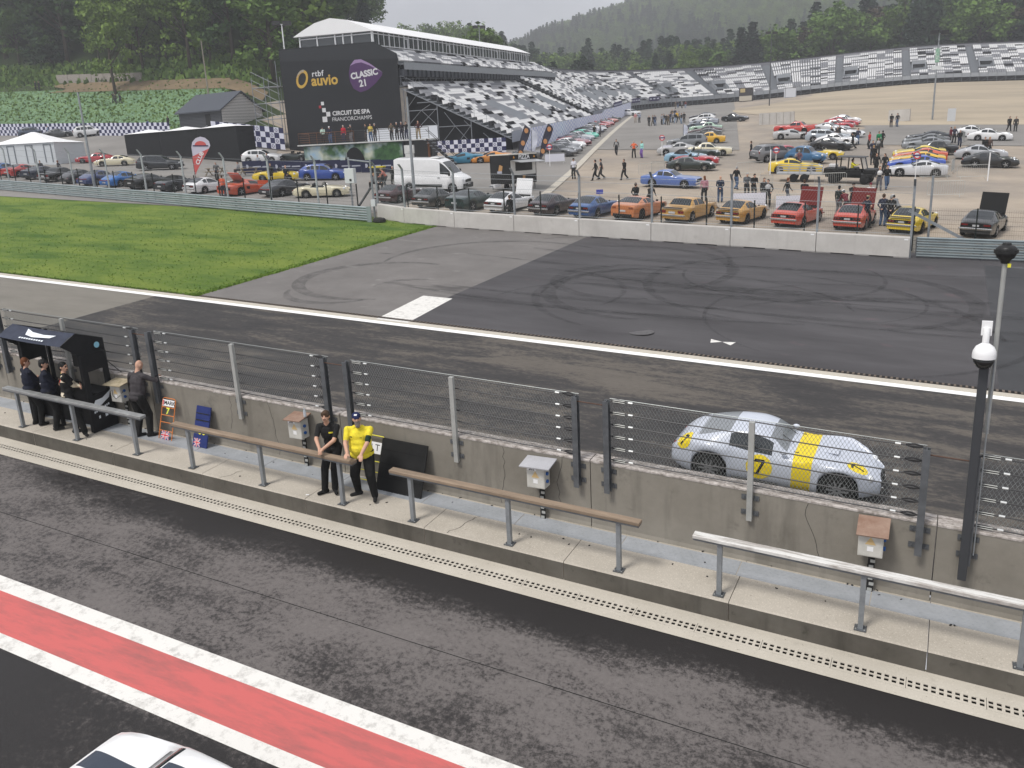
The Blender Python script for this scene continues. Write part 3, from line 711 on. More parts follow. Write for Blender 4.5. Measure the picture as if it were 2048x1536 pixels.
mb = MB(g); mb.tube([P(xr, 13.1, 1.7), P(xr+.35, 13.2, 1.4)], .012, 5); mb.tube([P(xr, 13.0, 2.0), P(xr+.12, 13.02, 1.95), P(xr+.14, 13.02, 1.8)], .012, 5); mb.build('strap', BLACK, e)
# white wing mark and small prints
def wing(par, pts): mb = MB(g); mb.quad(*pts); mb.build('wing_emblem', mat('print_white', (.72, .76, .8), .6), par)
def onaw(x, t, lift=.02): return P(x, 11.98+.44*t, 2.33+.2*t+lift)
wing(e, [onaw(-19.62, .8), onaw(-19.35, .62), onaw(-18.9, .55), onaw(-18.5, .62), onaw(-18.62, .4), onaw(-19.2, .28), onaw(-19.5, .38)])
for i in range(10): mb = MB(g); x = -19.6+i*.09; mb.quad(onaw(x, .1), onaw(x+.06, .1), onaw(x+.06, .19), onaw(x, .19)); mb.build('print', mat('print_white', .7), e)
def onside(y, h): return P(xr+.024, y, h)
wing(e, [onside(12.5, .68), onside(12.6, .83), onside(12.8, .84), onside(13.05, .97), onside(12.98, .8), onside(12.75, .68)])
for i in range(9): mb = MB(g); y = 12.52+i*.05; mb.quad(onside(y, .52+i*.012), onside(y+.035, .525+i*.012), onside(y+.035, .575+i*.012), onside(y, .57+i*.012)); mb.build('print', mat('print_white', .7), e)
for y, s_ in ((12.62, .03), (12.8, .05), (12.95, .03)): mb = MB(g); mb.quad(onside(y, .36), onside(y+s_*1.5, .37), onside(y+s_*1.5, .44), onside(y, .43)); mb.build('print', mat('print_white', .7), e)
mb = MB(g); mb.lathe([(.075, 0), (.075, .004)], 9, P(xr+.005, 12.92, 2.13), Matrix.Rotation(R_(90), 3, 'Y')); mb.build('badge', mat('sky_badge', (.25, .5, .62), .5), e)

# ------------------------------------------------------------------ camera mast behind the wall
e = empty('camera_mast', P(.62, 13.25, .3), label='dark steel mast carrying a white dome camera beside the pit wall', cat='camera mast'); g = e.location
mb = MB(g); mb.hexa([P(.56, 13.02, .6), P(.68, 13.02, .6), P(.68, 13.1, .6), P(.56, 13.1, .6)], [P(.56, 13.02, 4.02), P(.68, 13.02, 4.02), P(.68, 13.1, 4.02), P(.56, 13.1, 4.02)]); bevel(mb.build('mast', mat('mast_black', (.045, .048, .053), .5, .2), e), .008, 1)
mb = MB(g); mb.tube([P(.74, 13.2, 2.9), P(.74, 13.2, 5.35)], .032, 10); mb.build('pole', GALVL, e)
mb = MB(g); mb.tube([P(.74, 13.12, 1.0), P(.74, 13.12, 4.0)], .012, 6); mb.build('conduit', GALV, e)
hd = MB(g); c0 = P(.60, 12.98, 4.12)
hd.lathe([(.15, -.05), (.152, .0), (.145, .05), (.115, .11), (.06, .15), (.045, .16)], 20, c0); hd.tube([c0+Vector((0, 0, .16)), c0+Vector((0, .0, .28)), c0+Vector((.0, .03, .36))], .045, 10)
hd.box(c0+Vector((0, .05, .36)), (.13, .05, .2)); hd.build('camera_housing', mat('camera_white', .8, .3), e, smooth=True, auto=40)
mb = MB(g); mb.lathe([(.135, 0), (.13, -.06), (.1, -.12), (.05, -.155)], 18, c0+Vector((0, 0, -.05))); mb.build('dome', mat('dome_black', .01, .1), e, smooth=True)
c1 = P(.74, 13.2, 5.35)
mb = MB(g); mb.lathe([(.05, 0), (.06, .04), (.11, .08), (.13, .13), (.13, .2), (.1, .235), (.06, .25), (.05, .28)], 14, c1); mb.lathe([(.15, .14), (.15, .19)], 14, c1); mb.build('siren', mat('siren_black', .02, .4), e, smooth=True, auto=40)
mb = MB(g); mb.box(c1+Vector((.05, -.06, -.02)), (.04, .03, .05)); mb.build('tag_yellow', YEL, e)
# ------------------------------------------------------------------ people
def _sphere(n=12, mrows=8):
    vs, fs = [(0, 0, -1)], []
    for i in range(1, mrows):
        t = math.pi*i/mrows-math.pi/2
        for j in range(n): vs.append((math.cos(t)*math.cos(2*math.pi*j/n), math.cos(t)*math.sin(2*math.pi*j/n), math.sin(t)))
    vs.append((0, 0, 1)); top = len(vs)-1
    for j in range(n):
        j2 = (j+1) % n; fs.append((0, 1+j2, 1+j)); fs.append((top, top-n+j, top-n+j2))
        for i in range(mrows-2): a_ = 1+i*n; fs.append((a_+j, a_+j2, a_+n+j2, a_+n+j))
    return [Vector(v) for v in vs], fs
SPH = _sphere()
class Fig:
    def __init__(s): s.pr = []
    def cap(s, p, q, r1, r2, tag_): s.pr.append(('c', Vector(p), Vector(q), r1, r2, tag_)); return s
    def ell(s, c, r, tag_, M=None): s.pr.append(('e', Vector(c), Vector(r), M or Matrix.Identity(3), 0, tag_)); return s
    def mesh(s, name, vox, tags, smooth_it=4):
        mb = MB()
        for k, a_, b_, c_, d_, t in s.pr:
            if k == 'e': mb.add([a_+c_ @ Vector((v.x*b_.x, v.y*b_.y, v.z*b_.z)) for v in SPH[0]], SPH[1])
            else:
                for p_, r in ((a_, c_), (b_, d_)): mb.add([p_+v*r for v in SPH[0]], SPH[1])
                if (b_-a_).length > 1e-4: mb.tube([a_, b_], [c_, d_], 12)
        me = mb.mesh('tmp', None); o = bpy.data.objects.new('tmp', me); COL.objects.link(o)
        md = o.modifiers.new('r', 'REMESH'); md.mode = 'VOXEL'; md.voxel_size = vox; md.use_smooth_shade = True
        sm_ = o.modifiers.new('s', 'SMOOTH'); sm_.factor = .5; sm_.iterations = smooth_it
        dg = bpy.context.evaluated_depsgraph_get(); out = bpy.data.meshes.new_from_object(o.evaluated_get(dg))
        bpy.data.objects.remove(o); bpy.data.meshes.remove(me); out.name = name
        n = len(out.polygons); ctr = np.zeros(n*3); out.polygons.foreach_get('center', ctr); ctr = ctr.reshape(-1, 3)
        best = np.full(n, 1e9); idx = np.zeros(n, int)
        for k, a_, b_, c_, d_, t in s.pr:
            if k == 'e':
                q = (ctr-np.array(a_)) @ np.array(c_); r = np.array(b_); l = np.linalg.norm(q/r, axis=1); d = (l-1)*min(b_)*1.0
            else:
                ab = np.array(b_-a_); L2_ = max(ab @ ab, 1e-9); tt = np.clip(((ctr-np.array(a_)) @ ab)/L2_, 0, 1)
                d = np.linalg.norm(ctr-np.array(a_)-tt[:, None]*ab, axis=1)-(c_+(d_-c_)*tt)
            if t == 'hair' or t == 'hat' or t == 'eye' or t == 'band': d = d-.006
            u = d < best; best[u] = d[u]; idx[u] = tags.index(t)
        out.materials.clear()
        for t in tags: out.materials.append(None)
        out.polygons.foreach_set('material_index', idx.astype(np.int32)); out.polygons.foreach_set('use_smooth', [True]*n); out.update()
        return out
TAGS = ['skin', 'hair', 'top', 'trouser', 'shoe', 'sleeve', 'hat', 'eye', 'band', 'chest']
def ik(a_, b_, l1, l2, pole):
    d = b_-a_; L_ = min(d.length, l1+l2-.004); d.normalize(); x = (l1*l1-l2*l2+L_*L_)/(2*L_); h = math.sqrt(max(0, l1*l1-x*x))
    pole = Vector(pole); pole = (pole-d*pole.dot(d)).normalized(); return a_+d*x+pole*h, a_+d*L_
def hand(f, wrist, d, n, side, tag_='skin', curl=.5, s=1.):
    """palm and five fingers: d = pointing direction, n = palm normal, side = thumb direction"""
    d, n, side = Vector(d).normalized(), Vector(n).normalized(), Vector(side).normalized()
    palm = wrist+d*.05*s; f.cap(wrist, wrist+d*.03*s, .026*s, .03*s, tag_)
    for k in range(4):
        b_ = wrist+d*.088*s+side*(.030-.02*k)*s; f.cap(wrist+d*.03*s+side*(.018-.012*k)*s, b_, .017*s, .0125*s, tag_)
        L_ = (.032, .036, .034, .027)[k]*s; d1 = (d+n*curl*.6).normalized(); d2 = (d+n*curl*1.6).normalized()
        p1 = b_+d1*L_; p2 = p1+d2*L_*.9; f.cap(b_, p1, .0105*s, .0098*s, tag_); f.cap(p1, p2, .0098*s, .0085*s, tag_)
    t0 = wrist+d*.025*s+side*.03*s; t1 = t0+(side+d*.8+n*.3).normalized()*.038*s; t2 = t1+(side*.3+d+n*.5).normalized()*.032*s
    f.cap(t0-side*.015*s, t0, .018*s, .0155*s, tag_); f.cap(t0, t1, .0145*s, .0125*s, tag_); f.cap(t1, t2, .0125*s, .0098*s, tag_)
def figure(lean=0., feet=((-.11, 0), (.11, 0)), hands=None, hip=(0, 0, .92), head=(0, 0), sleeve='long', hat=None, hair='short', fat=1., detail=False, beard=False, hx=.0, knee=None, gloves=False, armband=False, footz=(0, 0), footdir=((0, 1), (0, 1)), curl=.5, jacket=False, skirt=False, handset=None):
    f = Fig(); hip = Vector(hip); RX = Matrix.Rotation(-lean, 3, 'X')
    U = lambda x, y, z: hip+RX @ Vector((x+hx*(z-.92), y, z-.92))
    f.ell(U(0, 0, .94), (.158*fat, .118*fat, .12), 'trouser'); f.ell(U(0, .02*(fat-1)*8, 1.07), (.15*fat, .108*fat**1.8, .15), 'top', RX)
    f.ell(U(0, .01, 1.26), (.172*fat**.7, .118*fat**.8, .2), 'chest' if jacket else 'top', RX); f.cap(U(-.155, -.005, 1.405), U(.155, -.005, 1.405), .062, .062, 'top'); f.cap(U(-.07, -.0, 1.44), U(.07, 0, 1.44), .058, .058, 'top')
    f.ell(U(0, 0, .99), (.152*fat, .112*fat**1.5, .08), 'top', RX)
    if fat > 1.2: f.ell(U(0, .025, 1.15), (.158*fat, .118*fat**1.45, .17), 'top', RX)
    if skirt: f.ell(U(0, .01, .92), (.168*fat, .13*fat**1.25, .1), 'top', RX)
    f.cap(U(0, .0, 1.45), U(0, .012, 1.55), .055, .05, 'skin')
    yaw, pit = head; H = RX @ Matrix.Rotation(yaw, 3, 'Z') @ Matrix.Rotation(-pit, 3, 'X'); base = U(0, .012, 1.53)
    h = lambda x, y, z: base+H @ Vector((x, y, z))
    f.ell(h(0, .012, .105), (.072, .088, .105), 'skin', H); f.ell(h(0, .045, .05), (.052, .055, .055), 'skin', H)
    f.cap(h(0, .09, .095), h(0, .106, .07), .011, .015, 'skin')
    if detail:
        for s_ in (-1, 1):
            f.ell(h(.03*s_, .085, .11), (.014, .012, .008), 'eye', H); f.ell(h(.073*s_, .0, .095), (.012, .022, .032), 'skin', H); f.cap(h(.018*s_, .09, .127), h(.042*s_, .083, .128), .008, .006, 'hair')
        f.cap(h(-.02, .092, .045), h(.02, .092, .045), .006, .006, 'eye' if not beard else 'skin')
    if hair != 'bald':
        f.ell(h(0, -.012, .135), (.079, .092, .09), 'hair', H)
        if hair in ('short', 'long', 'fringe'): f.ell(h(0, -.04, .09), (.074, .07, .09), 'hair', H)
        if hair == 'fringe': f.ell(h(.0, .055, .165), (.07, .05, .04), 'hair', H); f.ell(h(-.05, .04, .135), (.032, .05, .045), 'hair', H); f.ell(h(.05, .03, .14), (.03, .05, .045), 'hair', H)
        if hair == 'long': f.ell(h(0, -.055, .0), (.078, .05, .12), 'hair', H)
    if beard: f.ell(h(0, .055, .025), (.056, .055, .055), 'hair', H); f.ell(h(0, .075, -.025), (.042, .035, .055), 'hair', H)
    if hat == 'cap': f.ell(h(0, -.003, .155), (.084, .1, .072), 'hat', H); f.cap(h(-.045, .1, .13), h(.045, .1, .13), .014, .014, 'hat'); f.cap(h(-.03, .14, .122), h(.03, .14, .122), .012, .012, 'hat')
    if hat == 'beanie': f.ell(h(0, -.01, .15), (.086, .1, .09), 'hat', H)
    if hat == 'brim':
        f.ell(h(0, -.005, .165), (.084, .098, .075), 'hat', H); f.ell(h(0, 0, .14), (.13, .145, .018), 'hat', H)
    # legs
    for k, s_ in enumerate((-1, 1)):
        hp = hip+Vector((s_*.088*fat**.6, 0, -.0)); fx, fy = feet[k]; an = Vector((fx, fy, .085+footz[k])); pole = knee[k] if knee else (s_*.1, 1, 0)
        kn, an = ik(hp, an, .43, .43, pole); r_ = fat**.6
        f.cap(hp, kn, .098*r_, .078*r_, 'trouser'); f.cap(kn, an+Vector((0, 0, .01)), .076*r_, .066, 'trouser')
        d = Vector((*footdir[k], 0)).normalized(); f.cap(an-d*.045-Vector((0, 0, .04)), an+d*.14-Vector((0, 0, .05)), .045, .036, 'shoe'); f.cap(an, an-Vector((0, 0, .03)), .047, .05, 'shoe')
    # arms
    hands = hands or ((-.26, .04, .8), (.26, .04, .8)); ps = None
    for k, s_ in enumerate((-1, 1)):
        sh = U(s_*.188*fat**.4, -.005, 1.4); spec = hands[k]; tgt = Vector(spec[:3]); pole = spec[3] if len(spec) > 3 else (s_*.4, -1, -.3)
        el, wr = ik(sh, tgt, .285, .262, pole); fs = 'sleeve'
        f.cap(sh, sh+(el-sh)*.75, .058*fat**.5, .05, 'top' if sleeve != 'vest' else 'skin'); f.cap(sh+(el-sh)*.72, el, .044 if sleeve == 'short' else .05, .041, fs)
        f.cap(el, wr, .042, .03, fs)
        if armband and s_ < 0: f.cap(sh+(el-sh)*.62, sh+(el-sh)*.8, .0565, .0555, 'band')
        if detail:
            d, n, sd = handset[k]; hand(f, wr, d, n, sd, 'skin', curl)
        else: f.ell(wr+(wr-el).normalized()*.05, (.032, .032, .05), 'skin', (wr-el).to_track_quat('Z', 'Y').to_matrix())
    return f
POSE = {
 'stand': dict(),
 'relaxed': dict(hip=(.02, 0, .915), feet=((-.13, .03), (.12, -.02)), hands=((-.24, .1, .84), (.25, .02, .8)), head=(.3, .05)),
 'pockets': dict(hands=((-.2, .1, .93, (-1, -.7, 0)), (.2, .1, .93, (1, -.7, 0))), feet=((-.12, .05), (.13, -.03)), head=(-.25, .1)),
 'crossed': dict(hands=((.1, .2, 1.17, (-1, -.2, -.6)), (-.1, .22, 1.13, (1, -.2, -.6))), head=(.2, .1)),
 'walk': dict(feet=((-.09, .3), (.09, -.3)), footz=(0, .09), hands=((-.24, -.17, .85), (.24, .24, .9)), hip=(0, 0, .895), lean=.06),
 'walk2': dict(feet=((-.09, -.27), (.09, .26)), footz=(.08, 0), hands=((-.24, .22, .9), (.24, -.15, .84)), hip=(0, 0, .9), lean=.05, head=(.3, 0)),
 'phone': dict(hands=((-.08, .28, 1.42, (-1, -.3, -.8)), (.08, .28, 1.42, (1, -.3, -.8))), head=(0, .1)),
 'hips': dict(hands=((-.2, .02, 1.02, (-1, -.6, 0)), (.2, .02, 1.02, (1, -.6, 0))), feet=((-.16, 0), (.16, .04))),
 'back': dict(hands=((-.06, -.16, .95, (-1, -.2, 0)), (.06, -.16, .95, (1, -.2, 0))), head=(-.4, 0)),
 'stoop': dict(lean=.55, hip=(0, -.1, .9), hands=((-.15, .5, .95), (.15, .5, .9)), head=(0, -.1)),
 'rail': dict(lean=.22, hip=(0, -.06, .9), hands=((-.14, .36, 1.05), (.14, .36, 1.05)), head=(.2, .1)),
 'sit': dict(hip=(0, 0, .48), feet=((-.13, .44), (.13, .44)), hands=((-.12, .36, .62), (.12, .36, .62)), knee=((-.2, .6, 1), (.2, .6, 1)), lean=.12),
 'drive': dict(hip=(0, 0, .48), feet=((-.12, .5), (.12, .5)), hands=((-.14, .46, .86), (.14, .46, .86)), knee=((-.1, .5, 1), (.1, .5, 1))),
}
PM = {}
def pmesh(pose, **kw):
    key = (pose, tuple(sorted(kw.items())))
    if key not in PM: PM[key] = figure(**{**POSE[pose], **kw}).mesh('person', .024, TAGS, 2)
    return PM[key]
CL = {}
def cloth(c):
    c = tuple(c) if not isinstance(c, (int, float)) else (c, c, c)
    if c not in CL: CL[c] = mat('cloth_%d' % len(CL), c, .85, var=.25, vs_=9, bump=1., bs=11)
    return CL[c]
SKIN = mat('skin', (.52, .31, .22), .55, var=.06, vs_=14); HAIRS = {'brown': mat('hair_brown', (.06, .035, .02), .7, var=.4, vs_=40), 'dark': mat('hair_dark', .015, .7), 'grey': mat('hair_grey', .3, .8, var=.4, vs_=60), 'blond': mat('hair_blond', (.32, .21, .1), .7), 'beard': mat('hair_beard', (.17, .145, .125), .85, var=.5, vs_=50), 'red': mat('hair_red', (.14, .05, .02), .7)}
EYE = mat('eye_dark', (.06, .035, .03), .4)
BK, DKB, NVY, JEAN, GRY, LGRY, WHT, KHK = .014, (.02, .017, .015), (.015, .02, .045), (.06, .1, .18), (.12, .12, .125), (.32, .32, .33), .72, (.3, .24, .15)
def dress(o, top, trou, hair='dark', sleeve=None, shoe=.02, hat=None, skin=SKIN, band=None, chest=None):
    ms = {'skin': skin, 'hair': HAIRS[hair], 'top': cloth(top), 'trouser': cloth(trou), 'shoe': cloth(shoe), 'sleeve': skin if sleeve == 'skin' else cloth(sleeve if sleeve is not None else top), 'hat': cloth(hat if hat is not None else .02), 'eye': EYE, 'band': cloth(band if band is not None else .02), 'chest': cloth(chest if chest is not None else top)}
    for i, t in enumerate(TAGS): o.material_slots[i].link = 'OBJECT'; o.material_slots[i].material = ms[t]
    return o
def person(px, py, pose, face, top, trou, label, hair='dark', hgt=1.75, lift=0., group=None, sleeve=None, hat=None, at=None, shoe=.02, hk='short', chest=None):
    kw = {'hair': hk}
    if hat is not None: kw['hat'] = hat[0]
    if chest is not None: kw['jacket'] = True
    if sleeve == 'skin': kw['sleeve'] = 'short'
    o = put('person', pmesh(pose, **kw)); q = at if at is not None else gp(px, py, lift); o.location = q; o.rotation_euler = (0, 0, R_(face)); s_ = hgt/1.75; o.scale = (s_*1.04, s_*1.04, s_)
    dress(o, top, trou, hair, sleeve, shoe, hat[1] if hat else None, chest=chest); tag(o, label, 'person', group); return o

# ---- the six people on the walkway, modelled with fingers and faces
def hero(name, loc, face, label, spec, clothes, vox=.0085, s=1.):
    me = figure(detail=True, **spec).mesh(name, vox, TAGS, 3); o = put('person', me); o.location = loc; o.rotation_euler = (0, 0, R_(face)); o.scale = (s, s, s); dress(o, **clothes); tag(o, label, 'person'); return o
ZP = lambda x, y: zg(x, y)+.05
# man in yellow: faces the pit lane, both hands on the end of the rail
yh = hero('man_in_yellow', Vector((-9.97, 12.42, ZP(-9.97, 12.42))), 180+20, 'bearded man in a bright yellow polo shirt and navy cap at the rail end',
     dict(lean=.16, hip=(0, -.05, .9), feet=((-.22, .12), (.17, -.1)), footdir=((-.25, 1), (.9, .6)), hands=((-.14, .47, 1.02, (-1, -.6, -.2)), (.12, .44, 1.055, (1, -.7, -.1))), head=(.35, -.28), sleeve='short', hat='cap', hair='short', beard=True, fat=1.43, armband=True, skirt=True,
          handset=(((-.1, .8, -.5), (0, -.2, -1), (1, .2, 0)), ((.0, 1, -.15), (0, -.1, -1), (-1, .3, 0))), curl=.7), dict(top=(.7, .58, .04), trou=.012, hair='beard', sleeve='skin', shoe=.02, hat=(.012, .018, .07), band=(.012, .03, .02)), s=1.05)
bh = hero('man_in_black', Vector((-10.7, 12.42, ZP(-10.7, 12.42))), 180+14, 'young man in a black polo shirt with brown hair resting his forearms',
     dict(lean=.27, hip=(.0, -.05, .9), feet=((-.02, .1), (.17, .16)), footdir=((-.5, .8), (.6, .8)), hands=((-.05, .46, 1.05, (-1, -.2, -.5)), (.03, .47, 1.06, (1, -.2, -.5))), head=(.15, -.42), sleeve='short', hair='fringe', fat=1.04, skirt=True,
          handset=(((.5, .7, -.5), (.1, .1, -1), (.5, -.8, 0)), ((-.5, .75, -.5), (-.1, .1, -1), (-.5, -.8, 0))), curl=.6), dict(top=.013, trou=.012, hair='brown', sleeve='skin', shoe=.014), s=1.03)
def patch(o, label_name, pts, m_):
    mb = MB(); mb.quad(*pts); c = mb.build(label_name, m_, o); return c
YP = mat('yellow_print', (.75, .65, .05), .6); WP = mat('white_print', .72, .6)
def dec(o, name, x, z, w_, h_, m_, fwd=1, off=.004, wrap=2, seg=8, lift=None):
    """a cloth mark pressed on the figure: shrink onto the surface from the front (fwd=1) or back (-1)"""
    from mathutils.bvhtree import BVHTree
    me = o.data
    if me.name not in BV: BV[me.name] = BVHTree.FromPolygons([v.co for v in me.vertices], [p.vertices[:] for p in me.polygons])
    bv = BV[me.name]; mb = MB(); g_ = []
    for i in range(seg+1):
        for j in range(seg+1):
            p_ = Vector((x+w_*(i/seg-.5), fwd*2., z+h_*(j/seg-.5))); r = bv.ray_cast(p_, Vector((0, -fwd, 0)))
            g_.append((r[0]+r[1]*off) if r[0] else None)
    vs = [q if q else Vector((0, 0, 0)) for q in g_]; fs = []
    for i in range(seg):
        for j in range(seg):
            k = [i*(seg+1)+j, (i+1)*(seg+1)+j, (i+1)*(seg+1)+j+1, i*(seg+1)+j+1]
            if all(g_[q] for q in k) and max(abs(g_[q].y-g_[k[0]].y) for q in k) < .06: fs.append(tuple(k) if fwd < 0 else tuple(k[::-1]))
    if fs: mb.add(vs, fs); return mb.build(name, m_, o)
BV = {}
dec(bh, 'chest_print', -.085, 1.27, .075, .03, YP); dec(yh, 'chest_print', .12, 1.27, .05, .02, mat('dark_print', (.05, .05, .04), .6)); dec(yh, 'chest_print', -.07, 1.26, .04, .02, mat('olive_print', (.35, .3, .03), .6))
dec(yh, 'cap_badge', 0, 1.69, .05, .025, WP); dec(yh, 'collar', 0, 1.445, .13, .02, mat('collar_yellow', (.6, .52, .02), .8))
# three crew in dark team wear at the pit stand, backs to the pit lane
NT = (.012, .014, .026)
hs = (((0, 1, -.3), (0, 0, -1), (1, 0, 0)), ((0, 1, -.3), (0, 0, -1), (-1, 0, 0)))
p1 = hero('crew_one', Vector((-19.85, 12.22, ZP(-19.85, 12.22))), -14, 'crew member in a navy jacket with a white back mark at the pit stand', dict(hip=(0, -.02, .92), hands=((.08, .24, 1.12, (-1, -.1, -.6)), (-.08, .26, 1.16, (1, -.1, -.6))), head=(-.5, .05), feet=((-.12, .0), (.13, .05)), fat=1.28, skirt=True, handset=(((1, .2, 0), (0, -1, 0), (0, 0, 1)), ((-1, .2, 0), (0, -1, 0), (0, 0, 1)))), dict(top=NT, trou=.011, hair='red', shoe=.012), .011, 1.0)
p2 = hero('crew_two', Vector((-19.18, 12.24, ZP(-19.18, 12.24))), -30, 'crew member in a dark cap and plain navy jacket at the pit stand', dict(hip=(0, -.02, .92), hands=((.08, .24, 1.1, (-1, -.1, -.6)), (-.08, .26, 1.14, (1, -.1, -.6))), head=(-.4, .0), feet=((-.13, .02), (.12, .0)), fat=1.3, skirt=True, hat='cap', handset=(((1, .2, 0), (0, -1, 0), (0, 0, 1)), ((-1, .2, 0), (0, -1, 0), (0, 0, 1)))), dict(top=NT, trou=.011, hair='dark', shoe=.03, hat=.03), .011, 1.02)
p3 = hero('driver', Vector((-18.42, 12.24, ZP(-18.42, 12.24))), -38, 'driver in a black and cream race suit leaning by the pit stand', dict(hip=(0, -.04, .9), hands=((.1, .26, 1.12, (-1, -.1, -.6)), (-.1, .24, 1.08, (1, .1, -.6))), head=(-.6, 0.1), feet=((-.1, -.02), (.26, .18)), footdir=((0, 1), (.9, .3)), hair='short', fat=1.14, handset=(((1, .2, 0), (0, -1, 0), (0, 0, 1)), ((-1, .2, 0), (0, -1, 0), (0, 0, 1)))), dict(top=.013, trou=.012, hair='dark', sleeve=(.62, .55, .42), shoe=.02), .010, 1.05)
dec(p1, 'back_mark', -.07, 1.34, .12, .035, WP, -1); dec(p2, 'back_mark', .05, 1.18, .05, .02, WP, -1); dec(p3, 'hip_panel', .06, .99, .3, .1, cloth((.62, .55, .42)), -1); dec(p3, 'shoulder_panel', .16, 1.36, .1, .16, cloth((.62, .55, .42)), -1); dec(p3, 'red_flash', .105, 1.35, .022, .14, cloth((.5, .05, .04)), -1, .007); dec(p3, 'collar_tab', 0, 1.47, .06, .02, YP, -1)
p4 = hero('man_at_wall', Vector((-16.72, 12.84, ZP(-16.72, 12.84))), 0, 'bald man in a charcoal top leaning on the pit wall', dict(lean=.22, hip=(0, -.08, .92), hands=((-.25, .3, 1.1, (-1, -.4, -.2)), (.2, .34, 1.34, (1, -.3, -.5))), head=(0, .15), feet=((-.12, -.1), (.12, .02)), footdir=((.3, 1), (.6, .8)), hair='bald', fat=1.24, skirt=True, handset=hs), dict(top=(.05, .045, .048), trou=.012, hair='dark', shoe=.015), .011, 1.08)
dec(p4, 'sleeve_stripe', -.235, 1.22, .1, .02, mat('pale_stripe', (.35, .5, .55), .7), -1)
# ------------------------------------------------------------------ cars
def crv(pts, x):
    """smooth curve through (x, v) points (monotone cubic)"""
    n = len(pts)
    if x <= pts[0][0]: return pts[0][1]
    if x >= pts[-1][0]: return pts[-1][1]
    for i in range(n-1):
        if x <= pts[i+1][0]: break
    x0, y0 = pts[i]; x1, y1 = pts[i+1]; h = x1-x0; d = (y1-y0)/h
    def tan(k):
        if k == 0: return (pts[1][1]-pts[0][1])/(pts[1][0]-pts[0][0])
        if k == n-1: return (pts[-1][1]-pts[-2][1])/(pts[-1][0]-pts[-2][0])
        a_ = (pts[k][1]-pts[k-1][1])/(pts[k][0]-pts[k-1][0]); b_ = (pts[k+1][1]-pts[k][1])/(pts[k+1][0]-pts[k][0])
        return 0 if a_*b_ <= 0 else 2*a_*b_/(a_+b_)
    m0, m1 = tan(i), tan(i+1); t = (x-x0)/h
    return y0*(2*t**3-3*t*t+1)+h*m0*(t**3-2*t*t+t)+y1*(-2*t**3+3*t*t)+h*m1*(t**3-t*t)
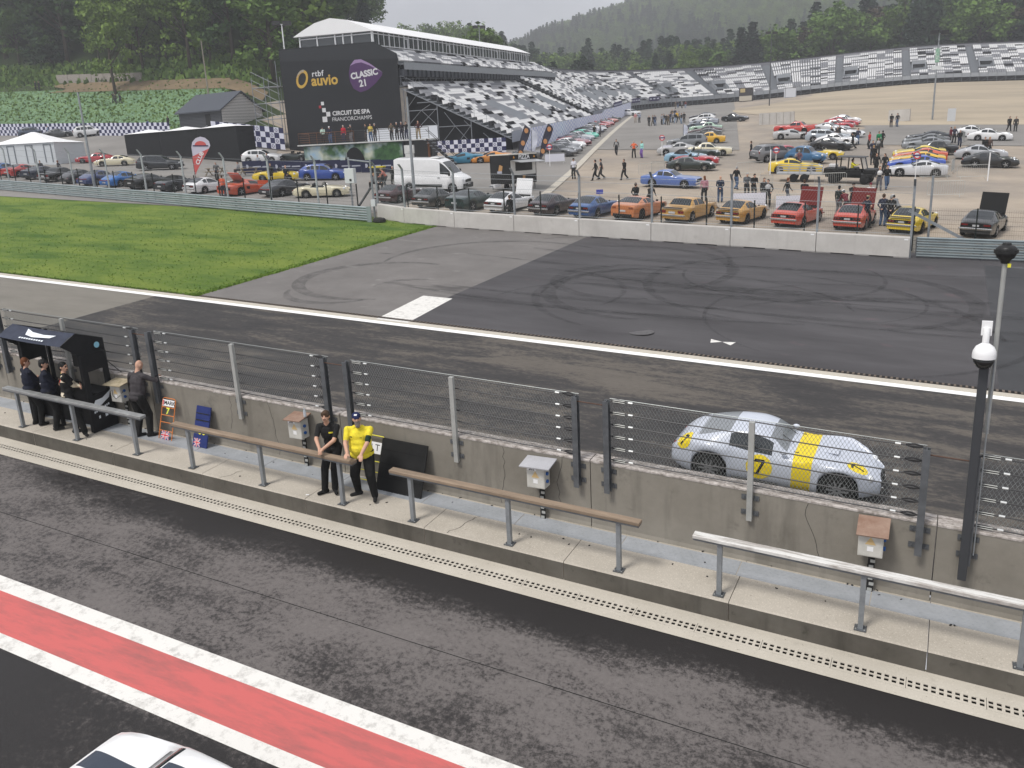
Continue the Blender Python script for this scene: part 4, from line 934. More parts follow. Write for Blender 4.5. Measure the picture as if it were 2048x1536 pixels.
def car_loft(sp):
    """x runs from the nose (0) to the tail (L). Returns {part: (verts, faces)}; nose ends up at +x"""
    Ln, Wd = sp['L'], sp['W']/2; xf, xr, R = sp['xf'], sp['xr'], sp['R']; ws0, ws1, rw1, rw0 = sp['glass']; tum = sp.get('tum', .7)
    N = sp.get('n', 34); xs = set(round(Ln*i/N, 4) for i in range(N+1))
    for c in (xf, xr):
        for t in np.linspace(-1, 1, sp.get('na', 9)): xs.add(round(c+(R+.05)*math.sin(t*math.pi/2), 4))
    keys = [ws0, ws1, rw1, rw0]+[q for w_ in sp['side'] for q in w_]+sp.get('cuts', [])
    xs |= set(round(k, 4) for k in keys); xs.add(.05*1); xs.add(round(Ln-.05, 4)); xs = sorted(x for x in xs if 0 <= x <= Ln)
    kk = set(round(k, 4) for k in keys); out = [xs[0]]
    for x in xs[1:]:
        if x-out[-1] < .018:
            if x in kk: out[-1] = x
            continue
        out.append(x)
    xs = out; zr = max(z for _, z in sp['top']); secs = []
    def low(x):
        z = crv(sp.get('low', [(0, sp['sill']+.05), (.4, sp['sill']), (Ln-.4, sp['sill']), (Ln, sp['sill']+.08)]), x)
        for c in (xf, xr):
            d = abs(x-c); ra = R+.045
            if d < ra: z = max(z, R*.98+math.sqrt(max(0, ra*ra-d*d))*.98)
        return z
    for x in xs:
        w_ = Wd*crv(sp['wid'], x); zb = crv(sp['belt'], x); zt_ = crv(sp['top'], x); zl = min(low(x), zb-.06)
        for c in (xf, xr):
            d = abs(x-c); fl = sp.get('flare', .02)
            if d < R*1.5: w_ += fl*math.cos(d/(R*1.5)*math.pi/2)
        hh = min(1, max(0, (zt_-zb)/max(.05, zr-zb)))
        s = []
        for f_, k in zip((0, .15, .4, .7, .9, 1), (sp.get('tuck', .94), .975, 1, .992, .965, .93)): s.append((w_*k, zl+(zb-zl)*f_))
        yr = w_*(.84+(tum-.84)*hh); drop = .015+.05*hh; ze = zt_-drop
        for g in (.1, .5, .9): s.append((w_*.925+(yr-w_*.925)*g+.02*hh*math.sin(g*math.pi), zb+(ze-zb)*g+(.012*math.sin(g*math.pi) if hh < .05 else 0)))
        s.append((yr, ze)); s.append((yr*.93, zt_-drop*.62)); s.append((yr*.68, zt_-drop*.27)); s.append((yr*.35, zt_-drop*.07)); s.append((0, zt_))
        secs.append(s)
    M = len(secs[0]); parts = {}
    def grab(name):
        return parts.setdefault(name, ([], [], {}))
    def vid(pt, i, j, sgn):
        vs, fs, mp = pt; key = (i, j, sgn if j < M-1 else 1)
        if key not in mp:
            y, z = secs[i][j]; mp[key] = len(vs); vs.append((Ln/2-xs[i], y*(sgn if j < M-1 else 0), z))
        return mp[key]
    for i in range(len(xs)-1):
        xm = (xs[i]+xs[i+1])/2
        for j in range(M-1):
            for sgn in (1, -1):
                nm = 'body'
                if j >= 10 and ws0 < xm < ws1: nm = 'windscreen'
                elif j >= 10 and rw1 < xm < rw0: nm = 'rear_window'
                elif j in (6, 7) and any(a_ < xm < b_ for a_, b_ in sp['side']): nm = 'side_window'+('' if sgn > 0 else '#')
                elif sp.get('cockpit') and j >= 9 and sp['cockpit'][0] < xm < sp['cockpit'][1]: nm = 'cockpit'
                elif sp.get('softtop') and j >= 5 and sp['softtop'][0] < xm < sp['softtop'][1]: nm = 'soft_top'
                elif sp.get('roofcol') and j >= 9 and ws1 < xm < rw1: nm = 'roof'
                for bn, b0, b1 in sp.get('bands', ()):
                    if b0 < xm < b1 and nm == 'body': nm = bn
                pt = grab(nm); a_, b_, c_, d_ = vid(pt, i, j, sgn), vid(pt, i+1, j, sgn), vid(pt, i+1, j+1, sgn), vid(pt, i, j+1, sgn)
                q = [a_, b_, c_, d_] if sgn > 0 else [d_, c_, b_, a_]
                q = [v for k, v in enumerate(q) if v not in q[:k]]
                if len(q) > 2: pt[1].append(tuple(q))
    pt = grab('body')
    for i, fl in ((0, 0), (len(xs)-1, 1)):
        ring = [vid(pt, i, j, 1) for j in range(M)]+[vid(pt, i, j, -1) for j in range(M-2, -1, -1)]; pt[1].append(tuple(ring[::-1] if fl else ring))
    return {k: (v[0], v[1]) for k, v in parts.items()}
GLASS = mat('car_glass', (.012, .016, .019), .06, spec=.8); TYRE = mat('tyre', .016, .85, var=.3); CHROME = mat('chrome', .75, .15, 1.); ALLOY = mat('alloy', (.5, .51, .53), .3, .8); DARKRIM = mat('dark_rim', .025, .35, .5)
UNDER = mat('underbody', .008, .9); LAMP = mat('lamp_glass', (.7, .72, .74), .08, .1, spec=.8); TAIL = mat('tail_lamp', (.17, .01, .009), .15); AMBER = mat('amber_lamp', (.6, .2, .02), .2); PLATE = mat('plate_white', .5, .5); TRIM = mat('black_trim', .012, .45)
CPAINT = {}
def paint(c, rough=.28, metal=0.):
    c = tuple(c) if not isinstance(c, (int, float)) else (c, c, c); k = (c, metal)
    if k not in CPAINT: CPAINT[k] = mat('paint_%d' % len(CPAINT), c, rough, metal, var=.05, vs_=2, coat=.8)
    return CPAINT[k]
WM = {}
def wheel_meshes(R, wd=.2, style='five'):
    k = (R, wd, style)
    if k in WM: return WM[k]
    MX = Matrix.Rotation(R_(90), 3, 'X'); t = MB(); r1 = R*.66
    t.lathe([(r1, -wd/2+.01), (R*.93, -wd/2), (R, -wd/2+.03), (R, wd/2-.03), (R*.93, wd/2), (r1, wd/2-.01)], 22, M=MX); tm = t.mesh('tyre', TYRE, True)
    r = MB(); r.lathe([(r1*1.02, wd/2-.012), (r1*1.02, wd/2+.006), (r1*.86, wd/2+.004), (r1*.86, wd/2-.009)], 20, M=MX)
    r.f = r.f[:-2]; r.mi = r.mi[:-2]
    n = {'five': 5, 'ten': 10, 'wire': 16, 'steel': 0}[style]
    for q in range(n):
        a_ = 2*math.pi*q/n; d = Vector((math.cos(a_), 0, math.sin(a_))); y = Vector((0, wd/2-.012, 0))
        y = Vector((0, wd/2+.002, 0)); r.bar(d*.02+y, d*r1*.92+y, .05 if n == 5 else (.028 if n == 10 else .012), .016, up=(0, 1, 0))
    if n == 0: r.lathe([(r1*.8, wd/2-.008), (r1*.55, wd/2+.012), (r1*.3, wd/2+.008)], 16, M=MX)
    r.lathe([(.045, wd/2-.03), (.045, wd/2+.014), (.03, wd/2+.02)], 10, M=MX); rm = r.mesh('rim', ALLOY)
    WM[k] = (tm, rm); return WM[k]
LOFT = {}
def make_car(kind, col, label, rim='alloy', extra=None, far=False, group=None, name='car', cat='car', roof=None, metal=None, light=None):
    sp = CARS[kind]; key = kind
    if key not in LOFT:
        d = {}
        for k, (vs, fs) in car_loft(sp).items():
            me = bpy.data.meshes.new(k.strip('#')); me.from_pydata(vs, [], fs); me.polygons.foreach_set('use_smooth', [True]*len(fs)); me.update(); me.set_sharp_from_angle(angle=R_(48)); d[k] = me
        LOFT[key] = d
    e = empty(name, label=label, cat=cat, group=group); pm = paint(col, metal=metal if metal is not None else 0.)
    Ln, hw = sp['L'], sp['W']/2; R = sp['R']; F = lambda x: Ln/2-x
    for k, me in LOFT[key].items():
        m_ = {'windscreen': GLASS, 'rear_window': GLASS, 'side_window': GLASS, 'side_window#': GLASS, 'cockpit': TRIM, 'soft_top': mat('soft_top', .013, .8), 'roof': roof or pm, 'band': mat('yellow_band', (.78, .6, .02), .4)}.get(k, pm)
        o = put(k.strip('#'), me, e); 
        if not me.materials: me.materials.append(m_)
        o.material_slots[0].link = 'OBJECT'; o.material_slots[0].material = m_
    mb = MB(); z0 = sp['sill']; mb.box((F((.35+Ln-.35)/2), 0, z0+.17), (Ln-.7, sp['W']*.8, .3)); o = mb.build('underbody', UNDER, e)
    tm, rm = wheel_meshes(R, sp.get('tw', .2), sp.get('wheel', 'five')); rmat = {'alloy': ALLOY, 'dark': DARKRIM, 'chrome': CHROME}[rim]
    tr = hw*crv(sp['wid'], sp['xf'])
    for x in (sp['xf'], sp['xr']):
        for s_ in (1, -1):
            wh = empty('wheel'); wh.parent = e; wh.location = (F(x), s_*(tr-sp.get('tw', .2)/2+sp.get('flare', .02)*.6), R); wh.rotation_euler = (0, 0, 0 if s_ > 0 else math.pi)
            put('tyre', tm, wh); rr = put('rim', rm, wh); rr.material_slots[0].link = 'OBJECT'; rr.material_slots[0].material = rmat
    for nm, sh, x, y, z, dx, dy, dz, m_ in sp['bits']:
        for s_ in ((1, -1) if y else (1,)):
            mb = MB(); c = (F(x), s_*y, z)
            if sh == 'b': mb.box(c, (dx, dy, dz))
            else:
                mb.add([Vector(c)+Vector((v.x*dx, v.y*dy, v.z*dz)) for v in SPH[0]], SPH[1])
            mm = {'L': LAMP, 'T': TAIL, 'C': CHROME, 'K': TRIM, 'P': PLATE, 'A': AMBER, 'B': pm, 'G': GLASS}[m_]
            o = mb.build(nm, mm, e, smooth=(sh == 'e'))
            if sh == 'b' and not far: bevel(o, min(dx, dy, dz)*.2, 1)
    return e
def B(nm, sh, x, y, z, dx, dy, dz, m_): return (nm, sh, x, y, z, dx, dy, dz, m_)
CARS = {
 # long-bonnet fastback of the seventies
 'fastback': dict(L=4.14, W=1.63, sill=.2, xf=.82, xr=3.13, R=.3, tw=.2, flare=.035, tum=.66, wid=[(0, .8), (.25, .93), (.9, .985), (2.2, 1), (3.3, 1), (3.9, .93), (4.14, .86)], belt=[(0, .6), (.3, .69), (.9, .76), (1.7, .79), (2.5, .8), (3.2, .86), (3.8, .82), (4.14, .74)],
   top=[(0, .62), (.3, .72), (.9, .8), (1.5, .85), (1.62, .87), (2.2, 1.19), (2.5, 1.265), (2.85, 1.26), (3.3, 1.12), (3.85, .9), (4.05, .86), (4.14, .8)], glass=(1.62, 2.2, 2.9, 3.72), side=[(1.78, 2.72), (2.8, 3.15)],
   bits=[B('headlight', 'e', .2, .6, .64, .1, .1, .1, 'L'), B('grille', 'b', .02, 0, .47, .06, 1.05, .14, 'K'), B('bumper', 'b', -.03, 0, .42, .07, 1.5, .08, 'C'), B('bumper', 'b', 4.16, 0, .5, .08, 1.5, .09, 'C'), B('tail_panel', 'b', 4.135, 0, .68, .03, 1.36, .17, 'K'), B('tail_light', 'b', 4.15, .5, .69, .03, .3, .075, 'T'), B('number_plate', 'b', 4.155, 0, .66, .02, .3, .09, 'P'), B('mirror', 'e', 1.75, .83, .9, .06, .05, .05, 'K')]),
 'rear911': dict(L=4.3, W=1.7, sill=.19, xf=.95, xr=3.25, R=.32, tw=.23, flare=.05, tum=.66, wid=[(0, .7), (.2, .86), (.9, .97), (2.2, .97), (3.3, 1.02), (3.9, .95), (4.3, .8)], belt=[(0, .58), (.3, .72), (.8, .82), (1.4, .83), (2.4, .86), (3.3, .9), (3.9, .78), (4.3, .62)],
   top=[(0, .55), (.3, .66), (.9, .77), (1.35, .86), (1.45, .89), (1.95, 1.2), (2.35, 1.3), (2.7, 1.28), (3.2, 1.12), (3.7, .93), (4.1, .78), (4.3, .62)], glass=(1.45, 1.98, 2.72, 3.4), side=[(1.6, 2.35), (2.42, 2.98)],
   bits=[B('headlight', 'e', .38, .62, .68, .1, .12, .12, 'L'), B('bumper', 'b', .0, 0, .42, .1, 1.2, .14, 'B'), B('bumper', 'b', 4.28, 0, .45, .1, 1.35, .16, 'B'), B('intake', 'b', -.045, .45, .36, .03, .3, .08, 'K'), B('tail_light', 'b', 4.24, .48, .66, .1, .4, .09, 'T'), B('light_strip', 'b', 4.27, 0, .64, .06, .6, .07, 'T'), B('number_plate', 'b', 4.335, 0, .48, .02, .4, .1, 'P'), B('mirror', 'e', 1.62, .86, .95, .06, .08, .05, 'B')]),
 'gt': dict(L=4.45, W=1.84, sill=.18, xf=.95, xr=3.6, R=.335, tw=.24, flare=.03, tum=.66, wid=[(0, .72), (.25, .9), (1, .985), (2.3, .98), (3.5, 1.01), (4.1, .95), (4.45, .84)], belt=[(0, .56), (.4, .72), (1, .8), (1.9, .84), (2.8, .9), (3.6, .95), (4.2, .92), (4.45, .84)],
   top=[(0, .52), (.4, .72), (1, .83), (1.6, .92), (1.72, .95), (2.25, 1.2), (2.6, 1.27), (2.95, 1.26), (3.4, 1.15), (4.0, .99), (4.3, .96), (4.45, .9)], glass=(1.72, 2.28, 3.0, 3.85), side=[(1.9, 2.8), (2.88, 3.2)],
   bits=[B('headlight', 'e', .3, .66, .64, .17, .1, .07, 'L'), B('grille', 'b', .0, 0, .4, .05, .9, .16, 'K'), B('diffuser', 'b', 4.42, 0, .34, .08, 1.3, .18, 'K'), B('tail_light', 'b', 4.42, .58, .77, .06, .32, .12, 'T'), B('number_plate', 'b', 4.46, 0, .6, .02, .44, .1, 'P'), B('mirror', 'e', 1.85, .93, .97, .06, .09, .06, 'K')]),
 'suv': dict(L=4.55, W=1.86, sill=.24, xf=.88, xr=3.6, R=.36, tw=.23, flare=.02, tum=.76, wid=[(0, .78), (.2, .93), (.8, .99), (2.3, 1), (3.8, .99), (4.35, .95), (4.55, .88)], belt=[(0, .78), (.3, .9), (1, .98), (2, 1.02), (3.4, 1.06), (4.2, 1.08), (4.55, 1.02)],
   top=[(0, .74), (.2, .92), (.9, 1.03), (1.25, 1.08), (1.36, 1.1), (1.95, 1.52), (2.3, 1.6), (3.2, 1.62), (3.95, 1.55), (4.1, 1.48), (4.45, 1.12), (4.55, 1.0)], glass=(1.36, 1.98, 4.05, 4.42), side=[(1.5, 2.35), (2.43, 3.3), (3.38, 3.9)],
   bits=[B('headlight', 'b', .1, .66, .8, .16, .3, .1, 'L'), B('grille', 'b', -.01, 0, .68, .05, .95, .2, 'K'), B('bumper', 'b', -.02, 0, .4, .1, 1.55, .2, 'K'), B('bumper', 'b', 4.55, 0, .46, .1, 1.6, .22, 'K'), B('tail_light', 'b', 4.46, .76, .98, .1, .24, .2, 'T'), B('number_plate', 'b', 4.575, 0, .82, .02, .48, .11, 'P'), B('mirror', 'e', 1.55, .97, 1.13, .07, .1, .07, 'B'), B('sill_trim', 'b', 2.24, .915, .3, 1.9, .03, .1, 'K'), B('roof_rail', 'b', 2.9, .6, 1.63, 1.7, .03, .03, 'K')]),
 'hatch': dict(L=4.3, W=1.82, sill=.2, xf=.88, xr=3.5, R=.33, tw=.22, flare=.02, tum=.73, wid=[(0, .75), (.2, .92), (.8, .99), (2.3, 1), (3.6, .99), (4.1, .94), (4.3, .86)], belt=[(0, .7), (.3, .82), (1, .9), (2, .94), (3.4, .98), (4.1, 1.0), (4.3, .92)],
   top=[(0, .66), (.3, .84), (.9, .95), (1.2, 1.0), (1.3, 1.02), (1.95, 1.4), (2.3, 1.46), (3.1, 1.45), (3.6, 1.38), (3.75, 1.33), (4.18, 1.04), (4.3, .92)], glass=(1.3, 1.98, 3.72, 4.14), side=[(1.45, 2.3), (2.38, 3.1), (3.18, 3.5)],
   bits=[B('headlight', 'b', .1, .64, .72, .16, .3, .09, 'L'), B('grille', 'b', -.01, 0, .6, .05, .9, .18, 'K'), B('bumper', 'b', -.01, 0, .34, .08, 1.4, .14, 'K'), B('bumper', 'b', 4.29, 0, .42, .08, 1.5, .18, 'K'), B('tail_light', 'b', 4.22, .68, .88, .12, .3, .1, 'T'), B('number_plate', 'b', 4.315, 0, .62, .02, .48, .11, 'P'), B('mirror', 'e', 1.5, .95, 1.02, .06, .09, .06, 'B')]),
 'etype': dict(L=4.45, W=1.64, sill=.2, xf=.95, xr=3.36, R=.31, tw=.17, flare=.03, tum=.66, wheel='wire', wid=[(0, .5), (.3, .76), (1, .96), (2.2, 1), (3.3, 1), (4, .9), (4.45, .62)], belt=[(0, .6), (.4, .72), (1, .8), (1.9, .82), (2.7, .82), (3.4, .86), (4.1, .74), (4.45, .6)],
   top=[(0, .6), (.4, .72), (1, .84), (1.8, .9), (1.92, .92), (2.2, 1.16), (2.5, 1.23), (2.9, 1.21), (3.5, 1.06), (4.1, .82), (4.45, .62)], glass=(1.92, 2.24, 2.95, 3.7), side=[(2.05, 2.72), (2.8, 3.3)],
   bits=[B('headlight', 'e', .42, .58, .66, .14, .1, .1, 'L'), B('grille', 'e', .02, 0, .5, .06, .32, .08, 'K'), B('bumper', 'b', .02, .5, .5, .08, .36, .06, 'C'), B('bumper', 'b', 4.42, .45, .52, .08, .4, .06, 'C'), B('tail_light', 'b', 4.38, .5, .58, .08, .24, .05, 'T'), B('mirror', 'e', 1.7, .7, .92, .05, .05, .04, 'C')]),
 'roadster': dict(L=4.3, W=1.62, sill=.2, xf=.92, xr=3.25, R=.31, tw=.17, flare=.03, tum=.8, wheel='wire', wid=[(0, .55), (.3, .8), (1, .97), (2.2, 1), (3.3, 1), (3.95, .9), (4.3, .64)], belt=[(0, .58), (.4, .72), (1, .8), (1.9, .8), (2.7, .78), (3.3, .84), (4, .74), (4.3, .6)],
   top=[(0, .58), (.4, .72), (1, .83), (1.75, .88), (1.85, .86), (2.9, .84), (3.0, .88), (3.5, .86), (4.05, .76), (4.3, .62)], glass=(9, 9, 9, 9), side=[], cockpit=(1.9, 2.9), cuts=[1.9, 2.9],
   bits=[B('headlight', 'e', .38, .58, .66, .12, .1, .1, 'L'), B('grille', 'e', .02, 0, .5, .06, .32, .08, 'K'), B('bumper', 'b', .0, 0, .44, .08, 1.25, .07, 'C'), B('bumper', 'b', 4.3, 0, .48, .08, 1.2, .07, 'C'), B('tail_light', 'b', 4.24, .5, .6, .08, .2, .06, 'T'), B('screen_frame', 'b', 1.98, 0, 1.12, .02, 1.12, .02, 'C'), B('screen_glass', 'b', 1.95, 0, .99, .015, 1.12, .24, 'G'), B('screen_post', 'b', 1.96, .57, 1.0, .025, .02, .26, 'C'), B('seat', 'e', 2.72, .33, .88, .1, .22, .2, 'K'), B('mirror', 'e', 1.8, .74, .93, .05, .05, .04, 'C')]),
 'softtop': dict(L=4.2, W=1.7, sill=.19, xf=.9, xr=3.3, R=.33, tw=.22, flare=.03, tum=.7, wid=[(0, .72), (.3, .9), (1, .98), (2.2, 1), (3.3, 1.01), (3.9, .93), (4.2, .8)], belt=[(0, .58), (.4, .74), (1, .83), (1.9, .86), (2.7, .88), (3.3, .92), (3.9, .86), (4.2, .72)],
   top=[(0, .55), (.4, .75), (1, .86), (1.6, .93), (1.72, .95), (2.15, 1.22), (2.45, 1.29), (2.75, 1.27), (3.1, 1.08), (3.25, .97), (3.8, .92), (4.2, .76)], glass=(1.72, 2.18, 9, 9), side=[(1.88, 2.7)], softtop=(2.18, 3.22), cuts=[2.18, 3.22],
   bits=[B('headlight', 'e', .3, .62, .66, .14, .1, .08, 'L'), B('grille', 'b', .0, 0, .4, .05, .8, .14, 'K'), B('tail_light', 'b', 4.15, .55, .72, .08, .3, .12, 'T'), B('number_plate', 'b', 4.2, 0, .52, .03, .44, .1, 'P'), B('mirror', 'e', 1.8, .88, .96, .06, .08, .05, 'B')]),
 'notch': dict(L=4.5, W=1.72, sill=.21, xf=.9, xr=3.5, R=.315, tw=.19, flare=.02, tum=.7, wid=[(0, .84), (.2, .95), (1, .99), (2.3, 1), (3.5, 1), (4.3, .95), (4.5, .88)], belt=[(0, .7), (.3, .8), (1, .84), (2, .87), (3.2, .9), (4, .88), (4.5, .8)],
   top=[(0, .74), (.3, .82), (1, .88), (1.55, .91), (1.66, .93), (2.15, 1.26), (2.5, 1.34), (2.9, 1.33), (3.15, 1.28), (3.55, .97), (3.68, .93), (4.3, .9), (4.5, .84)], glass=(1.66, 2.18, 3.12, 3.56), side=[(1.85, 2.62), (2.7, 3.12)],
   bits=[B('headlight', 'e', .04, .62, .64, .06, .1, .1, 'L'), B('grille', 'b', -.01, 0, .62, .04, 1.0, .17, 'K'), B('bumper', 'b', -.04, 0, .45, .09, 1.68, .1, 'C'), B('bumper', 'b', 4.53, 0, .48, .09, 1.68, .1, 'C'), B('tail_light', 'b', 4.5, .56, .68, .04, .36, .15, 'T'), B('number_plate', 'b', 4.52, 0, .64, .02, .4, .12, 'P'), B('mirror', 'e', 1.8, .9, .94, .06, .06, .05, 'C')]),
 'wedge': dict(L=4.55, W=1.92, sill=.15, xf=1.0, xr=3.62, R=.345, tw=.26, flare=.03, tum=.6, wid=[(0, .66), (.3, .88), (1, .99), (2.2, .96), (3.5, 1.02), (4.2, .97), (4.55, .88)], belt=[(0, .46), (.5, .66), (1.0, .76), (1.7, .74), (2.4, .8), (3.3, .94), (3.9, .92), (4.55, .8)],
   top=[(0, .44), (.5, .6), (1.0, .72), (1.35, .8), (1.45, .83), (2.1, 1.12), (2.5, 1.18), (2.9, 1.14), (3.4, 1.03), (4.0, .95), (4.4, .9), (4.55, .82)], glass=(1.45, 2.14, 2.95, 3.6), side=[(1.65, 2.6)],
   bits=[B('headlight', 'e', .42, .68, .58, .2, .09, .06, 'L'), B('intake', 'b', .06, .52, .32, .06, .45, .16, 'K'), B('splitter', 'b', .1, 0, .18, .35, 1.4, .04, 'K'), B('side_intake', 'b', 2.95, .93, .58, .42, .06, .22, 'K'), B('tail_panel', 'b', 4.54, 0, .62, .04, 1.5, .2, 'K'), B('tail_light', 'b', 4.56, .6, .68, .03, .3, .05, 'T'), B('mirror', 'e', 1.7, .98, .9, .06, .1, .05, 'K')]),
 'estate': dict(L=4.75, W=1.85, sill=.2, xf=.92, xr=3.8, R=.34, tw=.22, flare=.02, tum=.74, wid=[(0, .76), (.2, .92), (.8, .99), (2.3, 1), (4.1, .98), (4.55, .93), (4.75, .86)], belt=[(0, .7), (.3, .82), (1, .9), (2, .94), (3.6, .97), (4.5, .98), (4.75, .9)],
   top=[(0, .66), (.3, .84), (1, .95), (1.4, .99), (1.5, 1.01), (2.1, 1.38), (2.5, 1.45), (3.4, 1.46), (4.1, 1.4), (4.25, 1.34), (4.62, 1.02), (4.75, .9)], glass=(1.5, 2.13, 4.2, 4.58), side=[(1.65, 2.5), (2.58, 3.4), (3.48, 4.1)],
   bits=[B('headlight', 'b', .1, .64, .72, .16, .3, .1, 'L'), B('grille', 'b', -.01, 0, .58, .05, .9, .2, 'K'), B('bumper', 'b', 4.75, 0, .42, .08, 1.5, .18, 'K'), B('tail_light', 'b', 4.66, .72, 1.0, .1, .18, .34, 'T'), B('number_plate', 'b', 4.77, 0, .7, .02, .48, .11, 'P'), B('mirror', 'e', 1.7, .96, 1.02, .06, .09, .06, 'B')]),
 'fin_coupe': dict(L=5.1, W=1.95, sill=.24, xf=1.0, xr=3.85, R=.34, tw=.2, flare=.01, tum=.74, wheel='steel', wid=[(0, .88), (.2, .97), (1, 1), (2.3, 1), (4, 1), (4.9, .98), (5.1, .94)], belt=[(0, .84), (.3, .94), (1, .97), (2.2, .94), (3.4, .95), (4.4, .99), (5.1, 1.02)],
   top=[(0, .86), (.3, .95), (1, 1.0), (1.7, 1.02), (1.82, 1.04), (2.3, 1.4), (2.6, 1.47), (3.1, 1.46), (3.35, 1.4), (3.75, 1.06), (3.9, 1.0), (4.6, .98), (5.1, .92)], glass=(1.82, 2.34, 3.3, 3.76), side=[(2.0, 2.75), (2.83, 3.3)],
   bits=[B('headlight', 'e', .02, .74, .78, .08, .11, .11, 'L'), B('grille', 'b', -.02, 0, .62, .06, 1.1, .18, 'C'), B('bumper', 'b', -.05, 0, .45, .12, 1.9, .14, 'C'), B('bumper', 'b', 5.13, 0, .48, .12, 1.9, .14, 'C'), B('tail_light', 'e', 5.08, .82, .78, .06, .08, .1, 'T'), B('side_trim', 'b', 3.6, .965, .74, 2.2, .02, .04, 'C')]),
 'bubble': dict(L=3.85, W=1.5, sill=.3, xf=.75, xr=3.15, R=.32, tw=.14, flare=.03, tum=.74, wheel='steel', wid=[(0, .5), (.3, .62), (.9, .8), (1.5, .97), (2.6, 1), (3.3, .93), (3.85, .7)], belt=[(0, .7), (.3, .82), (.9, .9), (1.5, .94), (2.6, .96), (3.3, .94), (3.85, .7)],
   top=[(0, .7), (.3, .9), (.9, 1.0), (1.2, 1.04), (1.28, 1.07), (1.62, 1.45), (2.0, 1.58), (2.5, 1.58), (3.0, 1.42), (3.4, 1.15), (3.7, .9), (3.85, .7)], glass=(1.28, 1.64, 2.95, 3.3), side=[(1.42, 2.02), (2.1, 2.75)],
   bits=[B('headlight', 'e', .25, .6, .84, .1, .11, .11, 'L'), B('fender', 'e', .78, .62, .62, .5, .14, .24, 'B'), B('bumper', 'b', -.03, 0, .42, .05, 1.3, .06, 'C'), B('tail_light', 'b', 3.75, .48, .66, .06, .12, .12, 'T'), B('grille', 'b', -.01, 0, .62, .05, .5, .22, 'C')]),
}
TILT = Matrix(((1, 0, 0), (0, 1, 0), (GA, GB, 1)))
def park(e, px=None, py=None, head=0., at=None, h=0.):
    """stand a car on the sloping ground; head = direction of its nose, degrees from +X"""
    q = at if at is not None else gp(px, py); x, y = q[0], q[1]; t = R_(head)
    dx = Vector((math.cos(t), math.sin(t), 0)); eps = 1.2
    sx = (zg(x+dx.x*eps, y+dx.y*eps)-zg(x-dx.x*eps, y-dx.y*eps))/(2*eps); n_ = Vector((-dx.y, dx.x, 0)); sy = (zg(x+n_.x*eps, y+n_.y*eps)-zg(x-n_.x*eps, y-n_.y*eps))/(2*eps)
    e.rotation_euler = Euler((math.atan(sy), -math.atan(sx), t), 'XYZ'); e.location = (x, y, zg(x, y)+h); return e
# ------------------------------------------------------------------ the racing car
CARS['racer'] = dict(L=4.06, W=1.66, sill=.17, xf=.74, xr=3.21, R=.325, tw=.2, flare=.045, tum=.68, n=70, na=19, tuck=.9, wheel='ten',
  wid=[(0, .5), (.12, .66), (.4, .86), (.8, .97), (1.4, .965), (2.1, .95), (2.7, .975), (3.2, 1.0), (3.6, .95), (3.9, .82), (4.06, .66)],
  belt=[(0, .47), (.15, .56), (.4, .7), (.75, .81), (1.2, .79), (1.8, .755), (2.3, .765), (2.8, .84), (3.2, .89), (3.6, .85), (3.9, .73), (4.06, .58)],
  top=[(0, .46), (.15, .555), (.4, .655), (.75, .735), (1.2, .81), (1.62, .865), (1.74, .885), (1.95, 1.06), (2.12, 1.155), (2.4, 1.215), (2.7, 1.2), (2.95, 1.14), (3.3, 1.03), (3.6, .93), (3.85, .81), (4.06, .6)],
  glass=(1.74, 2.08, 2.86, 3.5), side=[(2.0, 2.84)], bands=[('band', 1.24, 1.6)], cuts=[1.24, 1.6],
  bits=[B('headlight', 'e', .2, .52, .54, .07, .08, .08, 'L'), B('grille', 'e', .03, 0, .4, .07, .42, .09, 'K'), B('tail_light', 'e', 4.0, .42, .6, .05, .06, .06, 'T'), B('exhaust', 'b', 2.3, .76, .2, .9, .06, .06, 'K'), B('mirror', 'e', 1.78, .76, .9, .07, .04, .04, 'B'), B('tow_hook', 'b', -.02, .3, .3, .06, .03, .05, 'C'), B('bonnet_scoop', 'b', 1.0, 0, .795, .34, .3, .03, 'B'), B('hinge', 'b', 1.58, .5, .845, .1, .03, .02, 'K')])
SILVER = mat('silver_race_paint', (.52, .555, .63), .38, 0., var=.03, vs_=2, coat=.45)
PGL = mat('sky_sheen_glass', (.2, .215, .23), .12, spec=.7)  # lighter grey base colour stands in for sky reflected in the glass
rc = make_car('racer', (.56, .585, .64), 'silver coupe racing car with yellow band and yellow number 7 roundels', rim='alloy', name='racing_car', cat='racing car')
for o in rc.children:
    if o.type == 'MESH' and o.material_slots and o.material_slots[0].material and o.material_slots[0].material.name.startswith('paint_'): o.material_slots[0].link = 'OBJECT'; o.material_slots[0].material = SILVER
    if o.name.split('.')[0] in ('windscreen', 'rear_window'): o.material_slots[0].material = PGL
park(rc, at=(-1.49+.74-2.03, 16.74, 0), head=0, h=.006)
from mathutils.bvhtree import BVHTree
def body_bvh(e, names=('body', 'band', 'windscreen', 'side_window', 'rear_window', 'roof')):
    vs, fs = [], []
    for c in e.children:
        if c.type == 'MESH' and c.name.split('.')[0] in names:
            k = len(vs); vs += [v.co.copy() for v in c.data.vertices]; fs += [tuple(i+k for i in p.vertices) for p in c.data.polygons]
    return BVHTree.FromPolygons(vs, fs)
